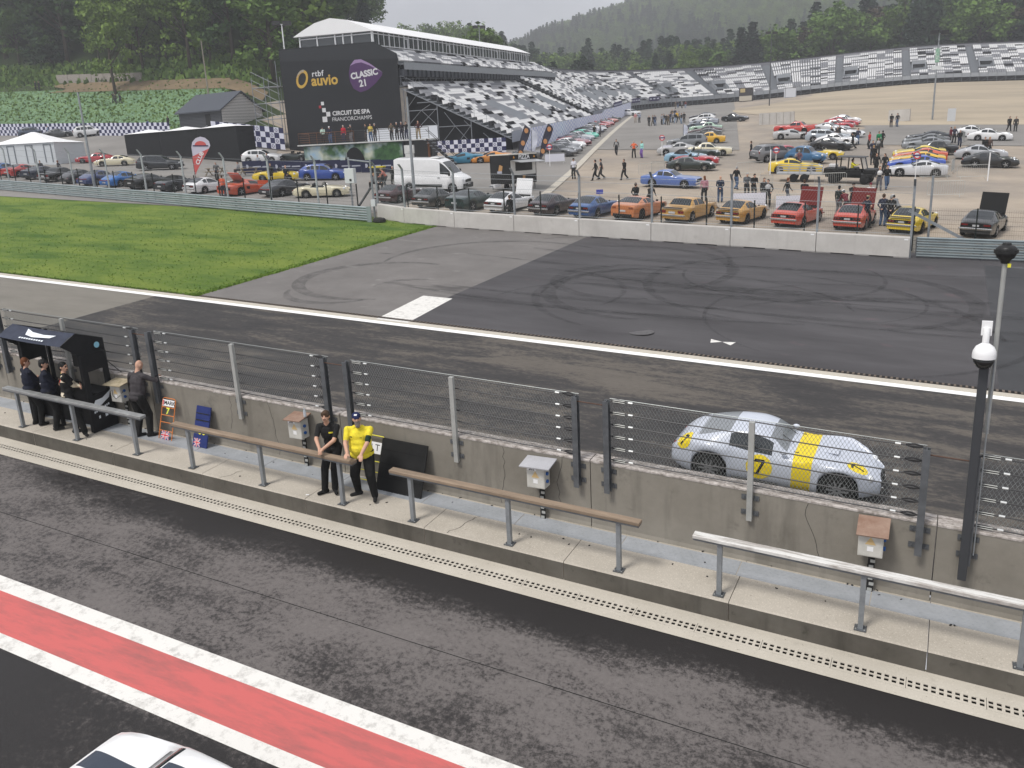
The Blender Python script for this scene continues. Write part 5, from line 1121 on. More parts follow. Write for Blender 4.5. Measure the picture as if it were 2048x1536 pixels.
def decal(e, bv, name, polys, org, u, v, m_, off=.004, zmin=0):
    """flat shapes (list of 2-D quads/discs, metres) pressed on to the bodywork along -(u x v)"""
    u, v, org = Vector(u).normalized(), Vector(v).normalized(), Vector(org); n = u.cross(v); mb = MB()
    for poly_ in polys:
        pts = []
        for a_, b_ in poly_:
            r = bv.ray_cast(org+u*a_+v*b_+n*1.0, -n)
            if r[0] is None or r[0].z < zmin: pts.append(None)
            else: pts.append(r[0]+n*off)
        if all(p_ is not None for p_ in pts): mb.quad(*pts)
    if mb.f: mb.build(name, m_, e)
def disc2(r, rings=6, seg=24):
    out = []
    for i in range(rings):
        r0, r1 = r*i/rings, r*(i+1)/rings
        for j in range(seg):
            t0, t1 = 2*math.pi*j/seg, 2*math.pi*(j+1)/seg
            q = [(r0*math.cos(t0), r0*math.sin(t0)), (r1*math.cos(t0), r1*math.sin(t0)), (r1*math.cos(t1), r1*math.sin(t1))]
            if i: q.append((r0*math.cos(t1), r0*math.sin(t1)))
            out.append(q)
    return out
def strip2(p, q, w_, n=6):
    p, q = Vector((*p, 0)), Vector((*q, 0)); d = (q-p).normalized(); a_ = Vector((-d.y, d.x, 0))*w_/2
    return [[tuple((p+(q-p)*i/n-a_)[:2]), tuple((p+(q-p)*(i+1)/n-a_)[:2]), tuple((p+(q-p)*(i+1)/n+a_)[:2]), tuple((p+(q-p)*i/n+a_)[:2])] for i in range(n)]
def seven(s): return strip2((-.24*s, .36*s), (.26*s, .36*s), .16*s)+strip2((.2*s, .3*s), (-.1*s, -.42*s), .14*s, 8)
bv = body_bvh(rc); YB = mat('yellow_band', (.78, .6, .02), .4); BKN = mat('number_black', .012, .5)
for org, u, v, r_ in (((2.03-2.22, -.7, .52), (1, 0, 0), (0, .12, 1), .255), ((2.03-.42, -.4, .75), (0, 1, .3), (-1, 0, .25), .2), ((2.03-3.72, -.55, .75), (.85, -.5, 0), (.2, .3, .9), .185)):
    decal(rc, bv, 'roundel', disc2(r_), org, u, v, YB, .004); decal(rc, bv, 'digit', seven(r_*1.45), org, u, v, BKN, .007)
mb = MB(); mb.tube([(2.03-2.05, -.2, 1.19), (2.03-2.05, -.2, 1.27)], .006, 5); mb.build('aerial', TRIM, rc)
for y in (-.2, .28): mb = MB(); mb.tube([(.36, y, .91), (.12, y+.06, 1.03)], .007, 5); mb.build('wiper', TRIM, rc)
# driver's helmet behind the wheel
# ------------------------------------------------------------------ white striped coupe leaving the garage
wc = make_car('notch', .78, 'white coupe with two dark stripes in the pit lane', name='racing_car', cat='racing car')
t = Vector((-6.25, 4.66, 0)); park(wc, at=t, head=-2, h=-.3); bv2 = body_bvh(wc, ('body',)); STR = mat('stripe_slate', (.045, .055, .075), .35)
for y in (-.2, .2):
    decal(wc, bv2, 'stripe', [[(x, y-.13), (x+.05, y-.13), (x+.05, y+.13), (x, y+.13)] for x in np.arange(-2.2, 2.15, .05)], (0, 0, 1.5), (1, 0, 0), (0, 1, 0), STR, .004, .7)

# ------------------------------------------------------------------ parked cars
def C(kind, col, px, py, head, label, **kw): 
    e = make_car(kind, col, label, **{k: v for k, v in kw.items() if k in ('rim', 'group', 'roof', 'metal')}); park(e, px, py, head); return e
RED, ORED, MAR, GOLD, ORN, YLW, BLU, RBLU, BRG, BLKC, CHAR, DGR, MGR, SIL, WHC, CRM = (.42, .016, .014), (.5, .06, .028), (.055, .014, .018), (.5, .27, .05), (.52, .18, .06), (.7, .5, .02), (.03, .09, .25), (.01, .07, .34), (.008, .025, .016), .009, .028, .05, .13, .42, .75, (.68, .62, .44)
ROW = 'classic coupes parked nose-in behind the concrete barrier'
zrow = [('fastback', MAR, 800, 402, 88, 'maroon fastback coupe at the far end of the barrier row'), ('fastback', DGR, 876, 411, 86, 'grey fastback coupe between the maroon and the dark green coupes'), ('gt', (.01, .028, .026), 948, 416, 84, 'dark green coupe parked beside the white fastback'), ('fastback', WHC, 1021, 420, 84, 'white fastback coupe with its bonnet raised behind the barrier'),
        ('fastback', (.03, .013, .016), 1110, 425, 82, 'dark plum fastback coupe between the white and the blue coupes'), ('fastback', BLU, 1190, 430, 82, 'blue fastback coupe parked behind the barrier'), ('gt', ORN, 1280, 432, 80, 'metallic orange modern coupe parked behind the barrier'), ('notch', GOLD, 1378, 437, 79, 'gold boxy notchback coupe parked behind the barrier'),
        ('fastback', GOLD, 1484, 441, 78, 'gold fastback coupe with black tail panel behind the barrier'), ('fastback', ORED, 1594, 447, 77, 'orange-red fastback coupe with slatted rear window'), ('fastback', ORED, 1708, 452, 84, 'orange-red fastback coupe seen square from the rear'), ('fastback', YLW, 1824, 459, 76, 'bright yellow fastback coupe with black rear spoiler'), ('fastback', CHAR, 1965, 466, 78, 'charcoal fastback coupe with black bonnet up beside the guardrail')]
zc = {}
for i, (k, c, x, y, h, l) in enumerate(zrow): zc[i] = C(k, c, x, y, h, l, group=ROW, rim='dark' if i in (6, 8, 11) else 'alloy')
def bonnet(e, m_, L_=4.14):
    mb = MB(); mb.box((L_/2-.3, 0, 1.25), (.05, 1.25, 1.25), rot=Matrix.Rotation(R_(12), 3, 'Y')); mb.build('raised_bonnet', m_, e)
    mb = MB(); mb.box((L_/2-.85, 0, .78), (1.0, 1.1, .12)); mb.build('engine_bay', UNDER, e)
bonnet(zc[3], paint(WHC)); bonnet(zc[9], mat('bonnet_maroon', (.14, .018, .016), .6)); bonnet(zc[10], mat('bonnet_maroon', (.14, .018, .016), .6)); bonnet(zc[12], mat('bonnet_black', .014, .7))
for i in (9,):                                     # louvres over the rear window
    for k in range(6): mb = MB(); mb.box((2.07-3.0-k*.12, 0, 1.235-.055*k), (.1, 1.0, .015), rot=Matrix.Rotation(R_(8), 3, 'Y')); mb.build('louvre', TRIM, zc[i])
for i in (8, 11, 7): mb = MB(); mb.box((2.07-4.12+(-.2 if i == 7 else 0), 0, .92), (.16, 1.3, .03)); mb.build('spoiler', TRIM, zc[i])
# row behind the left guardrail
LR = 'sports cars parked behind the guardrail'
for k, c, x, y, h, l, kw in [('rear911', (.02, .1, .3), 12, 350, 94, 'blue sports coupe with a white roof beside the pavilion', dict(roof=paint(WHC))), ('gt', (.45, .03, .025), 52, 352, 94, 'red coupe between the blue coupes behind the guardrail', {}), ('gt', (.012, .018, .04), 92, 356, 94, 'midnight blue coupe beside the red coupe', {}), ('notch', .012, 128, 361, 94, 'black saloon next to the midnight blue coupe', {}),
   ('etype', (.015, .016, .018), 168, 364, 92, 'black classic with chrome trim behind the guardrail', {}), ('rear911', (.02, .04, .14), 205, 368, 90, 'dark blue rounded coupe behind the guardrail', {}), ('rear911', (.01, .13, .42), 252, 371, 88, 'bright blue low coupe behind the guardrail', {}), ('gt', .01, 305, 375, 86, 'black coupe with silver wheels beside the bright blue coupe', {}),
   ('softtop', (.008, .01, .016), 362, 380, 86, 'black convertible parked beside the white hatchback coupe', {}), ('fastback', WHC, 420, 384, 84, 'white hatchback coupe parked by the club flag', {}), ('wedge', (.52, .085, .035), 495, 387, 84, 'orange-red sports car with its door and engine cover open', {}), ('rear911', (.009, .01, .014), 572, 390, 84, 'black coupe between the orange-red car and the cream roadster', {})]:
    e = C(k, c, x, y, h, l, group=LR, **kw)
    if k == 'wedge':
        mb = MB(); mb.box((-.9, 0, 1.35), (.05, 1.3, 1.0), rot=Matrix.Rotation(R_(-38), 3, 'Y')); mb.build('engine_cover', paint(c), e); mb = MB(); mb.box((.55, -1.35, .75), (.06, .95, .6), rz=.25); mb.build('open_door', paint(c), e)
C('roadster', CRM, 645, 394, 30, 'cream open roadster with its hood down behind the guardrail', group=LR, rim='chrome')
C('etype', (.4, .02, .03), 192, 326, 215, 'red classic coupe with a long bonnet in the paddock'); C('etype', CRM, 232, 332, 218, 'cream classic coupe with a long bonnet in the paddock', rim='chrome'); C('suv', (.013, .016, .02), 322, 340, 35, 'black estate-like off-roader by the black tent wall')
C('suv', .72, 183, 272, 40, 'white off-roader parked by the chequered banner'); C('gt', (.04, .045, .05), 122, 274, 38, 'grey saloon parked beside the white off-roader'); C('hatch', (.03, .05, .09), 70, 272, 38, 'dark blue hatchback behind the white pavilion roof')
C('hatch', (.012, .055, .28), 650, 360, 22, 'blue hatchback parked beside the white van'); C('roadster', YLW, 555, 362, 25, 'yellow open sports car beside the blue hatchback'); C('hatch', .7, 525, 325, 30, 'white saloon parked at the end of the black tent'); C('roadster', (.006, .014, .012), 590, 322, 200, 'dark green open tourer beside the container')
C('wedge', (.55, .2, .012), 983, 325, 215, 'orange supercar facing the pizza stand'); C('wedge', (.015, .17, .28), 925, 327, 212, 'teal blue supercar beside the orange supercar'); C('wedge', (.1, .09, .08), 1040, 322, 215, 'dark sports car partly behind the pizza stand')
# row along the banner under the stand, noses towards the road
UR = 'cars parked along the chequered banner'
cols = [('rear911', (.05, .052, .058), 'dark grey coupe at the pizza stand end of the banner row'), ('rear911', (.13, .135, .145), 'mid grey coupe second from the pizza stand in the banner row'), ('gt', (.06, .062, .066), 'graphite coupe beside the white coupe in the banner row'), ('rear911', WHC, 'white coupe between graphite and crimson cars in the banner row'), ('gt', (.2, .02, .03), 'crimson coupe in the banner row'), ('gt', (.03, .035, .07), 'dark navy coupe beside the crimson one in the banner row'), ('rear911', (.4, .41, .43), 'pale silver coupe in the banner row'), ('rear911', (.12, .55, .42), 'mint green coupe in the banner row'), ('softtop', (.07, .1, .09), 'dark sage convertible in the banner row'), ('gt', (.05, .05, .075), 'slate coupe in the banner row'), ('gt', SIL, 'silver grey saloon in the banner row'), ('rear911', .014, 'black coupe before the scarlet cars in the banner row'), ('fastback', (.45, .03, .03), 'scarlet fastback in the banner row'), ('gt', (.36, .025, .03), 'deep red coupe at the scarlet fastback'), ('rear911', .03, 'charcoal coupe near the salmon car'), ('gt', (.5, .13, .08), 'salmon orange coupe near the far end of the banner row'), ('notch', (.02, .024, .022), 'black saloon at the far end of the banner row')]
for i, (k, c, l) in enumerate(cols):
    y = 88.5+i*2.75+.11*i*i*.9; x = ln(y)-3.4+.2*math.sin(i*2.1); C_ = make_car(k, c, l, group=UR, far=True); park(C_, at=(x, y), head=-14+3*math.sin(i*1.7))
C('estate', .72, 1262, 232, -25, 'white estate car at the far end of the banner')
# group in the middle of the car park
MG = 'show cars in the middle of the car park'
for k, c, x, y, h, l, kw in [('etype', (.008, .016, .012), 1382, 341, 8, 'dark green fixed-head classic coupe in the car park', dict(rim='chrome')), ('roadster', (.42, .02, .03), 1392, 330, 8, 'red open roadster behind the dark green classic coupe', {}), ('softtop', (.22, .38, .5), 1372, 325, 10, 'pale blue classic roadster with its black hood up', {}), ('roadster', (.012, .03, .025), 1398, 316, 10, 'dark green open roadster in front of the cream coupe', {}),
   ('notch', CRM, 1420, 311, 10, 'cream notchback coupe in the middle of the car park', {}), ('rear911', SIL, 1355, 309, 195, 'silver rounded coupe beside the white feather banner', {}), ('suv', (.16, .17, .18), 1374, 296, 192, 'grey off-roader behind the white feather banner', {}), ('notch', (.68, .38, .02), 1412, 287, 192, 'yellow muscle coupe behind the grey off-roader', {}),
   ('gt', .03, 1408, 277, 190, 'charcoal coupe behind the yellow muscle coupe', {}), ('gt', (.1, .06, .06), 1410, 271, 190, 'brownish grey coupe in the middle rows', {}), ('notch', (.35, .5, .38), 1412, 264, 190, 'pale green classic saloon in the middle rows', {}), ('gt', (.06, .075, .1), 1405, 257, 188, 'steel blue coupe in the middle rows', {}), ('gt', (.3, .32, .36), 1408, 251, 188, 'light silver coupe in the middle rows', {}), ('hatch', .7, 1405, 246, 188, 'white hatchback in the middle rows', {}), ('gt', (.02, .022, .03), 1405, 240, 186, 'black coupe at the back of the middle rows', {}),
   ('softtop', (.01, .012, .014), 1470, 243, -8, 'black convertible with its hood up parked alone', {}), ('notch', (.07, .13, .36), 1342, 374, -4, 'blue notchback sports car driving past the crowd barriers', {})]:
    C(k, c, x, y, h, l, group=MG, **kw)
C('fin_coupe', (.5, .045, .035), 1590, 266, 178, 'red fifties coupe with chrome bumpers', rim='chrome'); C('wedge', SIL, 1585, 278, 8, 'small silver sports car in front of the red fifties coupe')
for k, c, x, y, h, l in [('rear911', WHC, 1688, 248, -6, 'white coupe at the back beside the sand'), ('gt', (.45, .02, .03), 1684, 253, -6, 'bright red coupe before the white one by the sand'), ('fastback', (.42, .018, .03), 1676, 258, -6, 'deep red fastback by the sand'), ('gt', (.5, .51, .53), 1662, 265, -6, 'silver coupe with dark windows by the sand'), ('gt', .74, 1688, 275, -6, 'white saloon in front of the red cars'), ('estate', (.34, .38, .42), 1655, 284, -5, 'pale blue-grey estate among the white cars'), ('rear911', .74, 1672, 290, -5, 'white sports coupe behind the black coupe'), ('rear911', .012, 1660, 300, -5, 'black coupe with dark wheels in front of the white cars')]:
    C(k, c, x, y, h, l, rim='dark' if 'dark wheels' in l else 'alloy')
C('suv', (.15, .15, .155), 1550, 322, 40, 'grey compact off-roader seen from behind'); C('gt', (.4, .03, .05), 1580, 316, 20, 'red car mostly hidden behind the grey off-roader'); C('bubble', (.015, .1, .22), 1612, 326, -12, 'blue small saloon with separate wings'); C('roadster', YLW, 1640, 318, 0, 'yellow open-wheeled sports car')
C('gt', YLW, 1590, 346, 10, 'yellow rally coupe with a red roof', roof=paint((.4, .02, .03)))
for k, c, x, y, h, l in [('gt', (.56, .57, .59), 1832, 352, 184, 'silver coupe at the head of the American row'), ('gt', (.03, .08, .4), 1830, 340, 184, 'royal blue coupe behind the silver coupe'), ('gt', (.7, .43, .02), 1832, 332, 184, 'golden yellow coupe in the American row'), ('gt', (.55, .09, .035), 1838, 324, 184, 'orange-red coupe in the American row'), ('gt', (.72, .55, .05), 1836, 318, 184, 'lemon yellow coupe in the American row'), ('notch', .012, 1862, 309, 184, 'black wedge-nosed muscle coupe in the right row'), ('gt', (.2, .21, .22), 1850, 299, 184, 'grey fastback in the right row'), ('gt', (.1, .105, .11), 1850, 292, 184, 'dark silver coupe in the right row'), ('gt', (.014, .016, .02), 1855, 285, 184, 'black fastback at the back of the right row')]:
    C(k, c, x, y, h, l)
C('rear911', .76, 1978, 281, -2, 'white coupe parked foremost by the end-on crowd barrier'); C('rear911', .72, 1945, 274, -2, 'white coupe half hidden behind another white coupe'); C('rear911', .012, 1978, 334, -2, 'glossy black coupe by the crowd barrier'); C('rear911', (.4, .41, .43), 1960, 318, -2, 'silver coupe behind the glossy black one')
# ------------------------------------------------------------------ concrete barrier blocks with debris fence
BJ = [(-1.42, 41.72), (-5.45, 41.78), (-9.5, 41.95), (-13.6, 42.1), (-17.65, 42.22), (-21.65, 42.36), (-25.6, 42.5), (-29.5, 43.1), (-32.2, 44.1)]
nm_ = ['by the guardrail end', 'in front of the orange-red coupes', 'in front of the gold fastback', 'in front of the gold notchback', 'in front of the blue fastback', 'in front of the white fastback', 'in front of the grey fastback', 'turned back by the grass corner']
for i in range(8):
    (x0, y0), (x1, y1) = BJ[i+1], BJ[i]; c = Vector(((x0+x1)/2, (y0+y1)/2, 0)); d = Vector((x1-x0, y1-y0, 0)).normalized(); n = Vector((-d.y, d.x, 0)); e = empty('barrier_block', P(c.x, c.y), label='grey concrete barrier block '+nm_[i], cat='barrier', group='concrete barrier blocks'); g = e.location
    L_ = math.hypot(x1-x0, y1-y0)-.03; q = lambda a_, b_, h: P(c.x+d.x*a_+n.x*b_, c.y+d.y*a_+n.y*b_, h)
    mb = MB(g); pr = [(0, .05), (.03, .9), (.05, .93), (.31, .93), (.33, .9), (.36, .05)]; mb.hexa([q(-L_/2, b_, h) for b_, h in pr], [q(L_/2, b_, h) for b_, h in pr]); mb.build('block', MP['barrier_concrete'], e)
    mb = MB(g)
    for a_ in (-L_/2+L_*.08, 0, L_/2-L_*.08): mb.hexa([q(a_-.33, .02, .0), q(a_+.33, .02, .0), q(a_+.33, .34, 0), q(a_-.33, .34, 0)], [q(a_-.3, .02, .06), q(a_+.3, .02, .06), q(a_+.3, .34, .06), q(a_-.3, .34, .06)])
    mb.build('foot', MP['barrier_concrete'], e)
    mb = MB(g); mb.quad(q(L_/2-.24, .022, .8), q(L_/2-.08, .022, .8), q(L_/2-.08, .024, .86), q(L_/2-.24, .024, .86)); mb.build('label_plate', WHITE, e)
def far_fence(name, pts, label, hpost, bend, m_, hm0, hm1, off=0., posts=True, cables=(1.6, 1.9, 2.2, 2.55, 2.9), pitch=.11, rods=True, post_w=.1):
    e = empty(name, P(*pts[0]), label=label, cat='fence'); g = e.location
    for i, (x, y) in enumerate(pts):
        if posts:
            mb = MB(g); w_ = post_w/2; y += off
            mb.hexa([P(x-w_, y-w_, .0), P(x+w_, y-w_, .0), P(x+w_, y+w_, .0), P(x-w_, y+w_, .0)], [P(x-w_, y-w_, hpost-bend), P(x+w_, y-w_, hpost-bend), P(x+w_, y+w_, hpost-bend), P(x-w_, y+w_, hpost-bend)])
            if bend: a_, b_ = hpost-bend, hpost; mb.hexa([P(x-w_, y-w_, a_), P(x+w_, y-w_, a_), P(x+w_, y+w_, a_), P(x-w_, y+w_, a_)], [P(x-w_, y-w_-.32, b_), P(x+w_, y-w_-.32, b_), P(x+w_, y+w_-.32, b_), P(x-w_, y+w_-.32, b_)])
            mb.build('post', m_, e)
    for h in cables:
        mb = MB(g); mb.tube([P(x, y+off-.06, h) for x, y in pts], .009, 4); mb.build('cable', GALV if rods else CABLE, e)
    mb = MB(g)
    for (x0, y0), (x1, y1) in zip(pts[:-1], pts[1:]):
        L_ = math.hypot(x1-x0, y1-y0); n_ = int(L_/pitch)
        for k in range(n_):
            for s_ in (1, -1):
                t0 = k/n_; t1 = t0+s_*(hm1-hm0)*.6/L_
                if not 0 <= t1 <= 1: tt = (1-t0)/(t1-t0) if t1 > 1 else (0-t0)/(t1-t0)
                else: tt = 1
                h1 = hm0+(hm1-hm0)*tt; t1 = t0+(t1-t0)*tt
                mb.tube([P(x0+(x1-x0)*t0, y0+(y1-y0)*t0+off, hm0), P(x0+(x1-x0)*t1, y0+(y1-y0)*t1+off, h1)], .0026, 3, False)
    if mb.f: o = mb.build('chain_link_mesh', WIRE, e); o['kind'] = 'stuff'
    return e
bp = [(x, y+.2) for x, y in BJ]
far_fence('debris_fence', bp, 'galvanised cable fence standing on the concrete barrier blocks', 3.5, .32, GALV, .95, 3.1, 0, True, (1.05, 2.35, 2.85, 3.12), .13)
# black welded mesh fence behind
def mesh_fence(pts, label, hgt=2.05, step=2.5):
    e = empty('mesh_fence', P(*pts[0]), label=label, cat='fence'); g = e.location; mw = MB(g)
    for (x0, y0), (x1, y1) in zip(pts[:-1], pts[1:]):
        L_ = math.hypot(x1-x0, y1-y0); n_ = max(1, round(L_/step))
        for k in range(n_):
            x, y = x0+(x1-x0)*k/n_, y0+(y1-y0)*k/n_; mb = MB(g); mb.hexa([P(x-.03, y-.03), P(x+.03, y-.03), P(x+.03, y+.03), P(x-.03, y+.03)], [P(x-.03, y-.03, hgt), P(x+.03, y-.03, hgt), P(x+.03, y+.03, hgt), P(x-.03, y+.03, hgt)]); mb.build('post', mat('fence_black', (.01, .014, .012), .5), e)
        for h in np.arange(.1, hgt-.05, .2): mw.tube([P(x0, y0, h), P(x1, y1, h)], .0045, 3, False)
        for k in range(int(L_/.09)): x, y = x0+(x1-x0)*k*.09/L_, y0+(y1-y0)*k*.09/L_; mw.tube([P(x, y, .06), P(x, y, hgt-.04)], .0022, 3, False)
    o = mw.build('wire_mesh', mat('fence_black', .012), e); o['kind'] = 'stuff'; return e
mesh_fence([(14, 44.6), (-1.4, 43.6), (-13.6, 43.9), (-25.6, 44.4), (-33, 45.6)], 'black welded mesh fence behind the concrete barrier blocks')
mesh_fence([(-34, 44.6), (-50, 46.2), (-78, 49.4), (-112, 53.5)], 'black welded mesh fence behind the long guardrail')
# ------------------------------------------------------------------ guardrails
def armco(pts, label, nrail, htot, label_fence=None):
    e = empty('guardrail', P(*pts[0]), label=label, cat='guardrail'); g = e.location; rh = htot/nrail
    for r in range(nrail):
        z0 = .06+r*rh; prof = [(0, z0+.01), (-.05, z0+rh*.16), (-.05, z0+rh*.3), (0, z0+rh*.44), (0, z0+rh*.52), (-.05, z0+rh*.66), (-.05, z0+rh*.8), (0, z0+rh*.94)]
        mb = MB(g)
        for (x0, y0), (x1, y1) in zip(pts[:-1], pts[1:]):
            for (b0, h0), (b1, h1) in zip(prof[:-1], prof[1:]): mb.quad(P(x0, y0+b0, h0), P(x1, y1+b0, h0), P(x1, y1+b1, h1), P(x0, y0+b1, h1))
        mb.build('rail', mat('armco', (.29, .335, .345), .45, .5, var=.16, vs_=1.2), e)
    for (x0, y0), (x1, y1) in zip(pts[:-1], pts[1:]):
        n_ = max(1, int(abs(x1-x0)/2.))
        for k in range(n_): x, y = x0+(x1-x0)*k/n_, y0+(y1-y0)*k/n_; mb = MB(g); mb.box(P(x, y+.09, htot/2), (.1, .12, htot+.02)); mb.build('post', GALVD, e)
    return e
armco([(-31.9, 42.7), (-40, 43.5), (-48, 44.4), (-60, 45.7), (-75.5, 47.5), (-96, 49.9), (-120, 52.9)], 'long grey steel guardrail along the grass', 3, .9)
armco([(-1.15, 41.95), (4, 42.5), (14, 43.6)], 'grey steel guardrail after the last concrete block', 4, .9)
mb = MB(P(-31.9, 42.7)); mb.box(P(-31.75, 42.66, .5), (.32, .05, .95)); o = mb.build('guardrail_end', mat('armco', .3)); o.location = P(-31.9, 42.7); tag(o, 'flat steel end plate closing the long guardrail', 'guardrail end')
lp = []
for px, py in [(-40, 356), (20, 360), (83, 366), (151, 373), (221, 378), (295, 383), (374, 390), (458, 397), (545, 404), (639, 411)]:
    q = gp(px, py+9); lp.append((q.x, q.y))
far_fence('debris_fence', lp, 'galvanised wire fence with bent posts behind the long guardrail', 3.65, .42, mat('post_pale', (.42, .45, .45), .5, .3), 1.0, 1.05, 0, True, (1.5, 2.1, 2.7, 3.2), .3)
# end-of-fence brace by the grass corner, with its white cabinet
e = empty('fence_gate_frame', P(-32.9, 44.4), label='steel fence end frame with white cabinet and diagonal brace', cat='fence frame'); g = e.location
for x, y in ((-32.6, 44.4), (-35.2, 45.6)): mb = MB(g); mb.tube([P(x, y), P(x, y, 3.6)], .06, 8); mb.build('post', GALV, e)
mb = MB(g); mb.tube([P(-32.6, 44.4, 3.45), P(-35.2, 45.6, 3.45)], .05, 6); mb.build('top_bar', GALV, e)
mb = MB(g); mb.bar(P(-32.7, 44.4, 1.9), P(-34.6, 44.9, .1), .1); mb.build('brace', GALVD, e)
mb = MB(g); mb.box(P(-35.0, 45.4, 2.45), (.75, .3, .95)); bevel(mb.build('cabinet', mat('cabinet_white', (.6, .62, .62), .5), e), .02, 1)
mb = MB(g); mb.box(P(-34.9, 45.24, 2.2), (.16, .02, .14)); mb.build('dark_plate', BLACK, e)
mb = MB(g); mb.box(P(-32.5, 44.28, .95), (.32, .2, .42)); mb.build('junction_box', mat('cabinet_white', .6), e)
mb = MB(g); mb.bar(P(-35.3, 45.6, 3.5), P(-35.3, 45.6, 3.9), .03); mb.build('aerial', GALV, e)
o = MB(P(-31.2, 42.9)).lathe([(.3, 0), (.36, .06), (.34, .2), (.26, .27), (.1, .3)], 12, P(-31.2, 42.9)).build('sandbag', mat('bag_dark', (.03, .03, .028), .9, var=.3)); o.location = P(-31.2, 42.9); o.scale = (1.25, .9, 1); tag(o, 'dark bundle lying on bare earth beside the barrier end', 'bag')
# right hand brace
e = empty('fence_brace', P(-1.1, 43.0), label='steel diagonal brace behind the right guardrail', cat='brace'); g = e.location; mb = MB(g); mb.bar(P(-1.6, 42.6, 2.0), P(1.2, 43.1, .5), .13); mb.build('strut', GALV, e)
for x in (-.75, 5.4): 
    mb = MB(P(x, 43.3)); mb.tube([P(x, 43.3), P(x, 43.3, 3.5)], .05, 8); o = mb.build('fence_post', GALV); o.location = P(x, 43.3); tag(o, 'plain galvanised post beside the diagonal brace' if x < 0 else 'plain galvanised post behind the right guardrail', 'post')

# ------------------------------------------------------------------ grandstand
SO, STH = Vector((-47.8, 94.15, 0)), .18; SU, SW = Vector((-math.sin(STH), math.cos(STH), 0)), Vector((math.cos(STH), math.sin(STH), 0)); SZ = zg(-47.8, 94.15)
def ST(s, w_, h): q = SO+SU*s+SW*w_; return Vector((q.x, q.y, SZ+.06*s+h))
STEEL = mat('stand_steel', (.34, .36, .385), .5, .35, var=.1); TREAD = mat('stand_tread', (.235, .25, .27), .6, .25, var=.12); SCAF = mat('scaffold', (.25, .265, .285), .45, .5); TARP = mat('black_tarp', (.009, .0095, .011), .8, var=.4, vs_=.8); SEATM = [mat('seat_white', .8, .45), mat('seat_grey', (.33, .335, .36), .5), mat('seat_black', (.02, .02, .024), .5)]
def seats_mesh(rows, rnd):
    """rows: list of (list of (base point, along unit, outward unit)) -> one joined mesh in three colours"""
    mb = MB()
    for pts in rows:
        for k0 in range(0, len(pts), 4):
            t = rnd.random(); mb.cur = 0 if t < .5 else (1 if t < .87 else 2)
            for b_, a_, o_ in pts[k0:k0+4]:
                h = a_*.215; Z = Vector((0, 0, 1))
                p0, p1 = b_-h+Z*.4+o_*.1, b_+h+Z*.4+o_*.1; q0, q1 = b_-h+Z*.42-o_*.3, b_+h+Z*.42-o_*.3; r0, r1 = b_-h*.9+Z*.82-o_*.38, b_+h*.9+Z*.82-o_*.38
                d0, d1 = b_-h+Z*.3-o_*.34, b_+h+Z*.3-o_*.34; e0, e1 = b_-h*.9+Z*.81-o_*.43, b_+h*.9+Z*.81-o_*.43
                mb.add([p0, p1, q1, q0, r0, r1, d0, d1, e0, e1], [(0, 1, 2, 3), (3, 2, 5, 4), (7, 6, 8, 9), (4, 5, 9, 8), (0, 3, 4), (1, 5, 2), (0, 3, 6), (3, 4, 8, 6), (2, 7, 9, 5)])
    mb.cur = 0; return mb
gs = empty('grandstand', ST(0, 0, 0), label='tall grandstand of white grey and black seats beside the black banner wall', cat='grandstand'); g = gs.location
rnd = random.Random(21); LEN1 = 50.5; NR = 19; TD, RS = .73, .35
vom = [(12.5, 15.0, 3, 9), (26.5, 29, 3, 9), (40, 42.5, 4, 10)]
steps = MB(g); rows = []
for i in range(NR):
    w0 = -i*TD; h0 = 1.75+RS*i
    steps.hexa([ST(0, w0, h0-.1), ST(LEN1, w0, h0-.1), ST(LEN1, w0-TD, h0-.1), ST(0, w0-TD, h0-.1)], [ST(0, w0, h0), ST(LEN1, w0, h0), ST(LEN1, w0-TD, h0), ST(0, w0-TD, h0)])
    steps.quad(ST(0, w0, h0-RS), ST(LEN1, w0, h0-RS), ST(LEN1, w0, h0-.1), ST(0, w0, h0-.1))
    r = []
    for k in range(int(LEN1/.51)):
        s = .4+k*.51
        if any(a_-.2 < s < b_+.2 and lo <= i <= hi for a_, b_, lo, hi in vom): 
            if len(r) % 4: r = r
            continue
        r.append((ST(s, w0-.32, h0), SU, SW))
    rows.append(r)
steps.build('terrace', TREAD, gs)
sb = seats_mesh(rows, rnd); sb.org = Vector(g); o = sb.build('seats', SEATM, gs); o['kind'] = 'stuff'
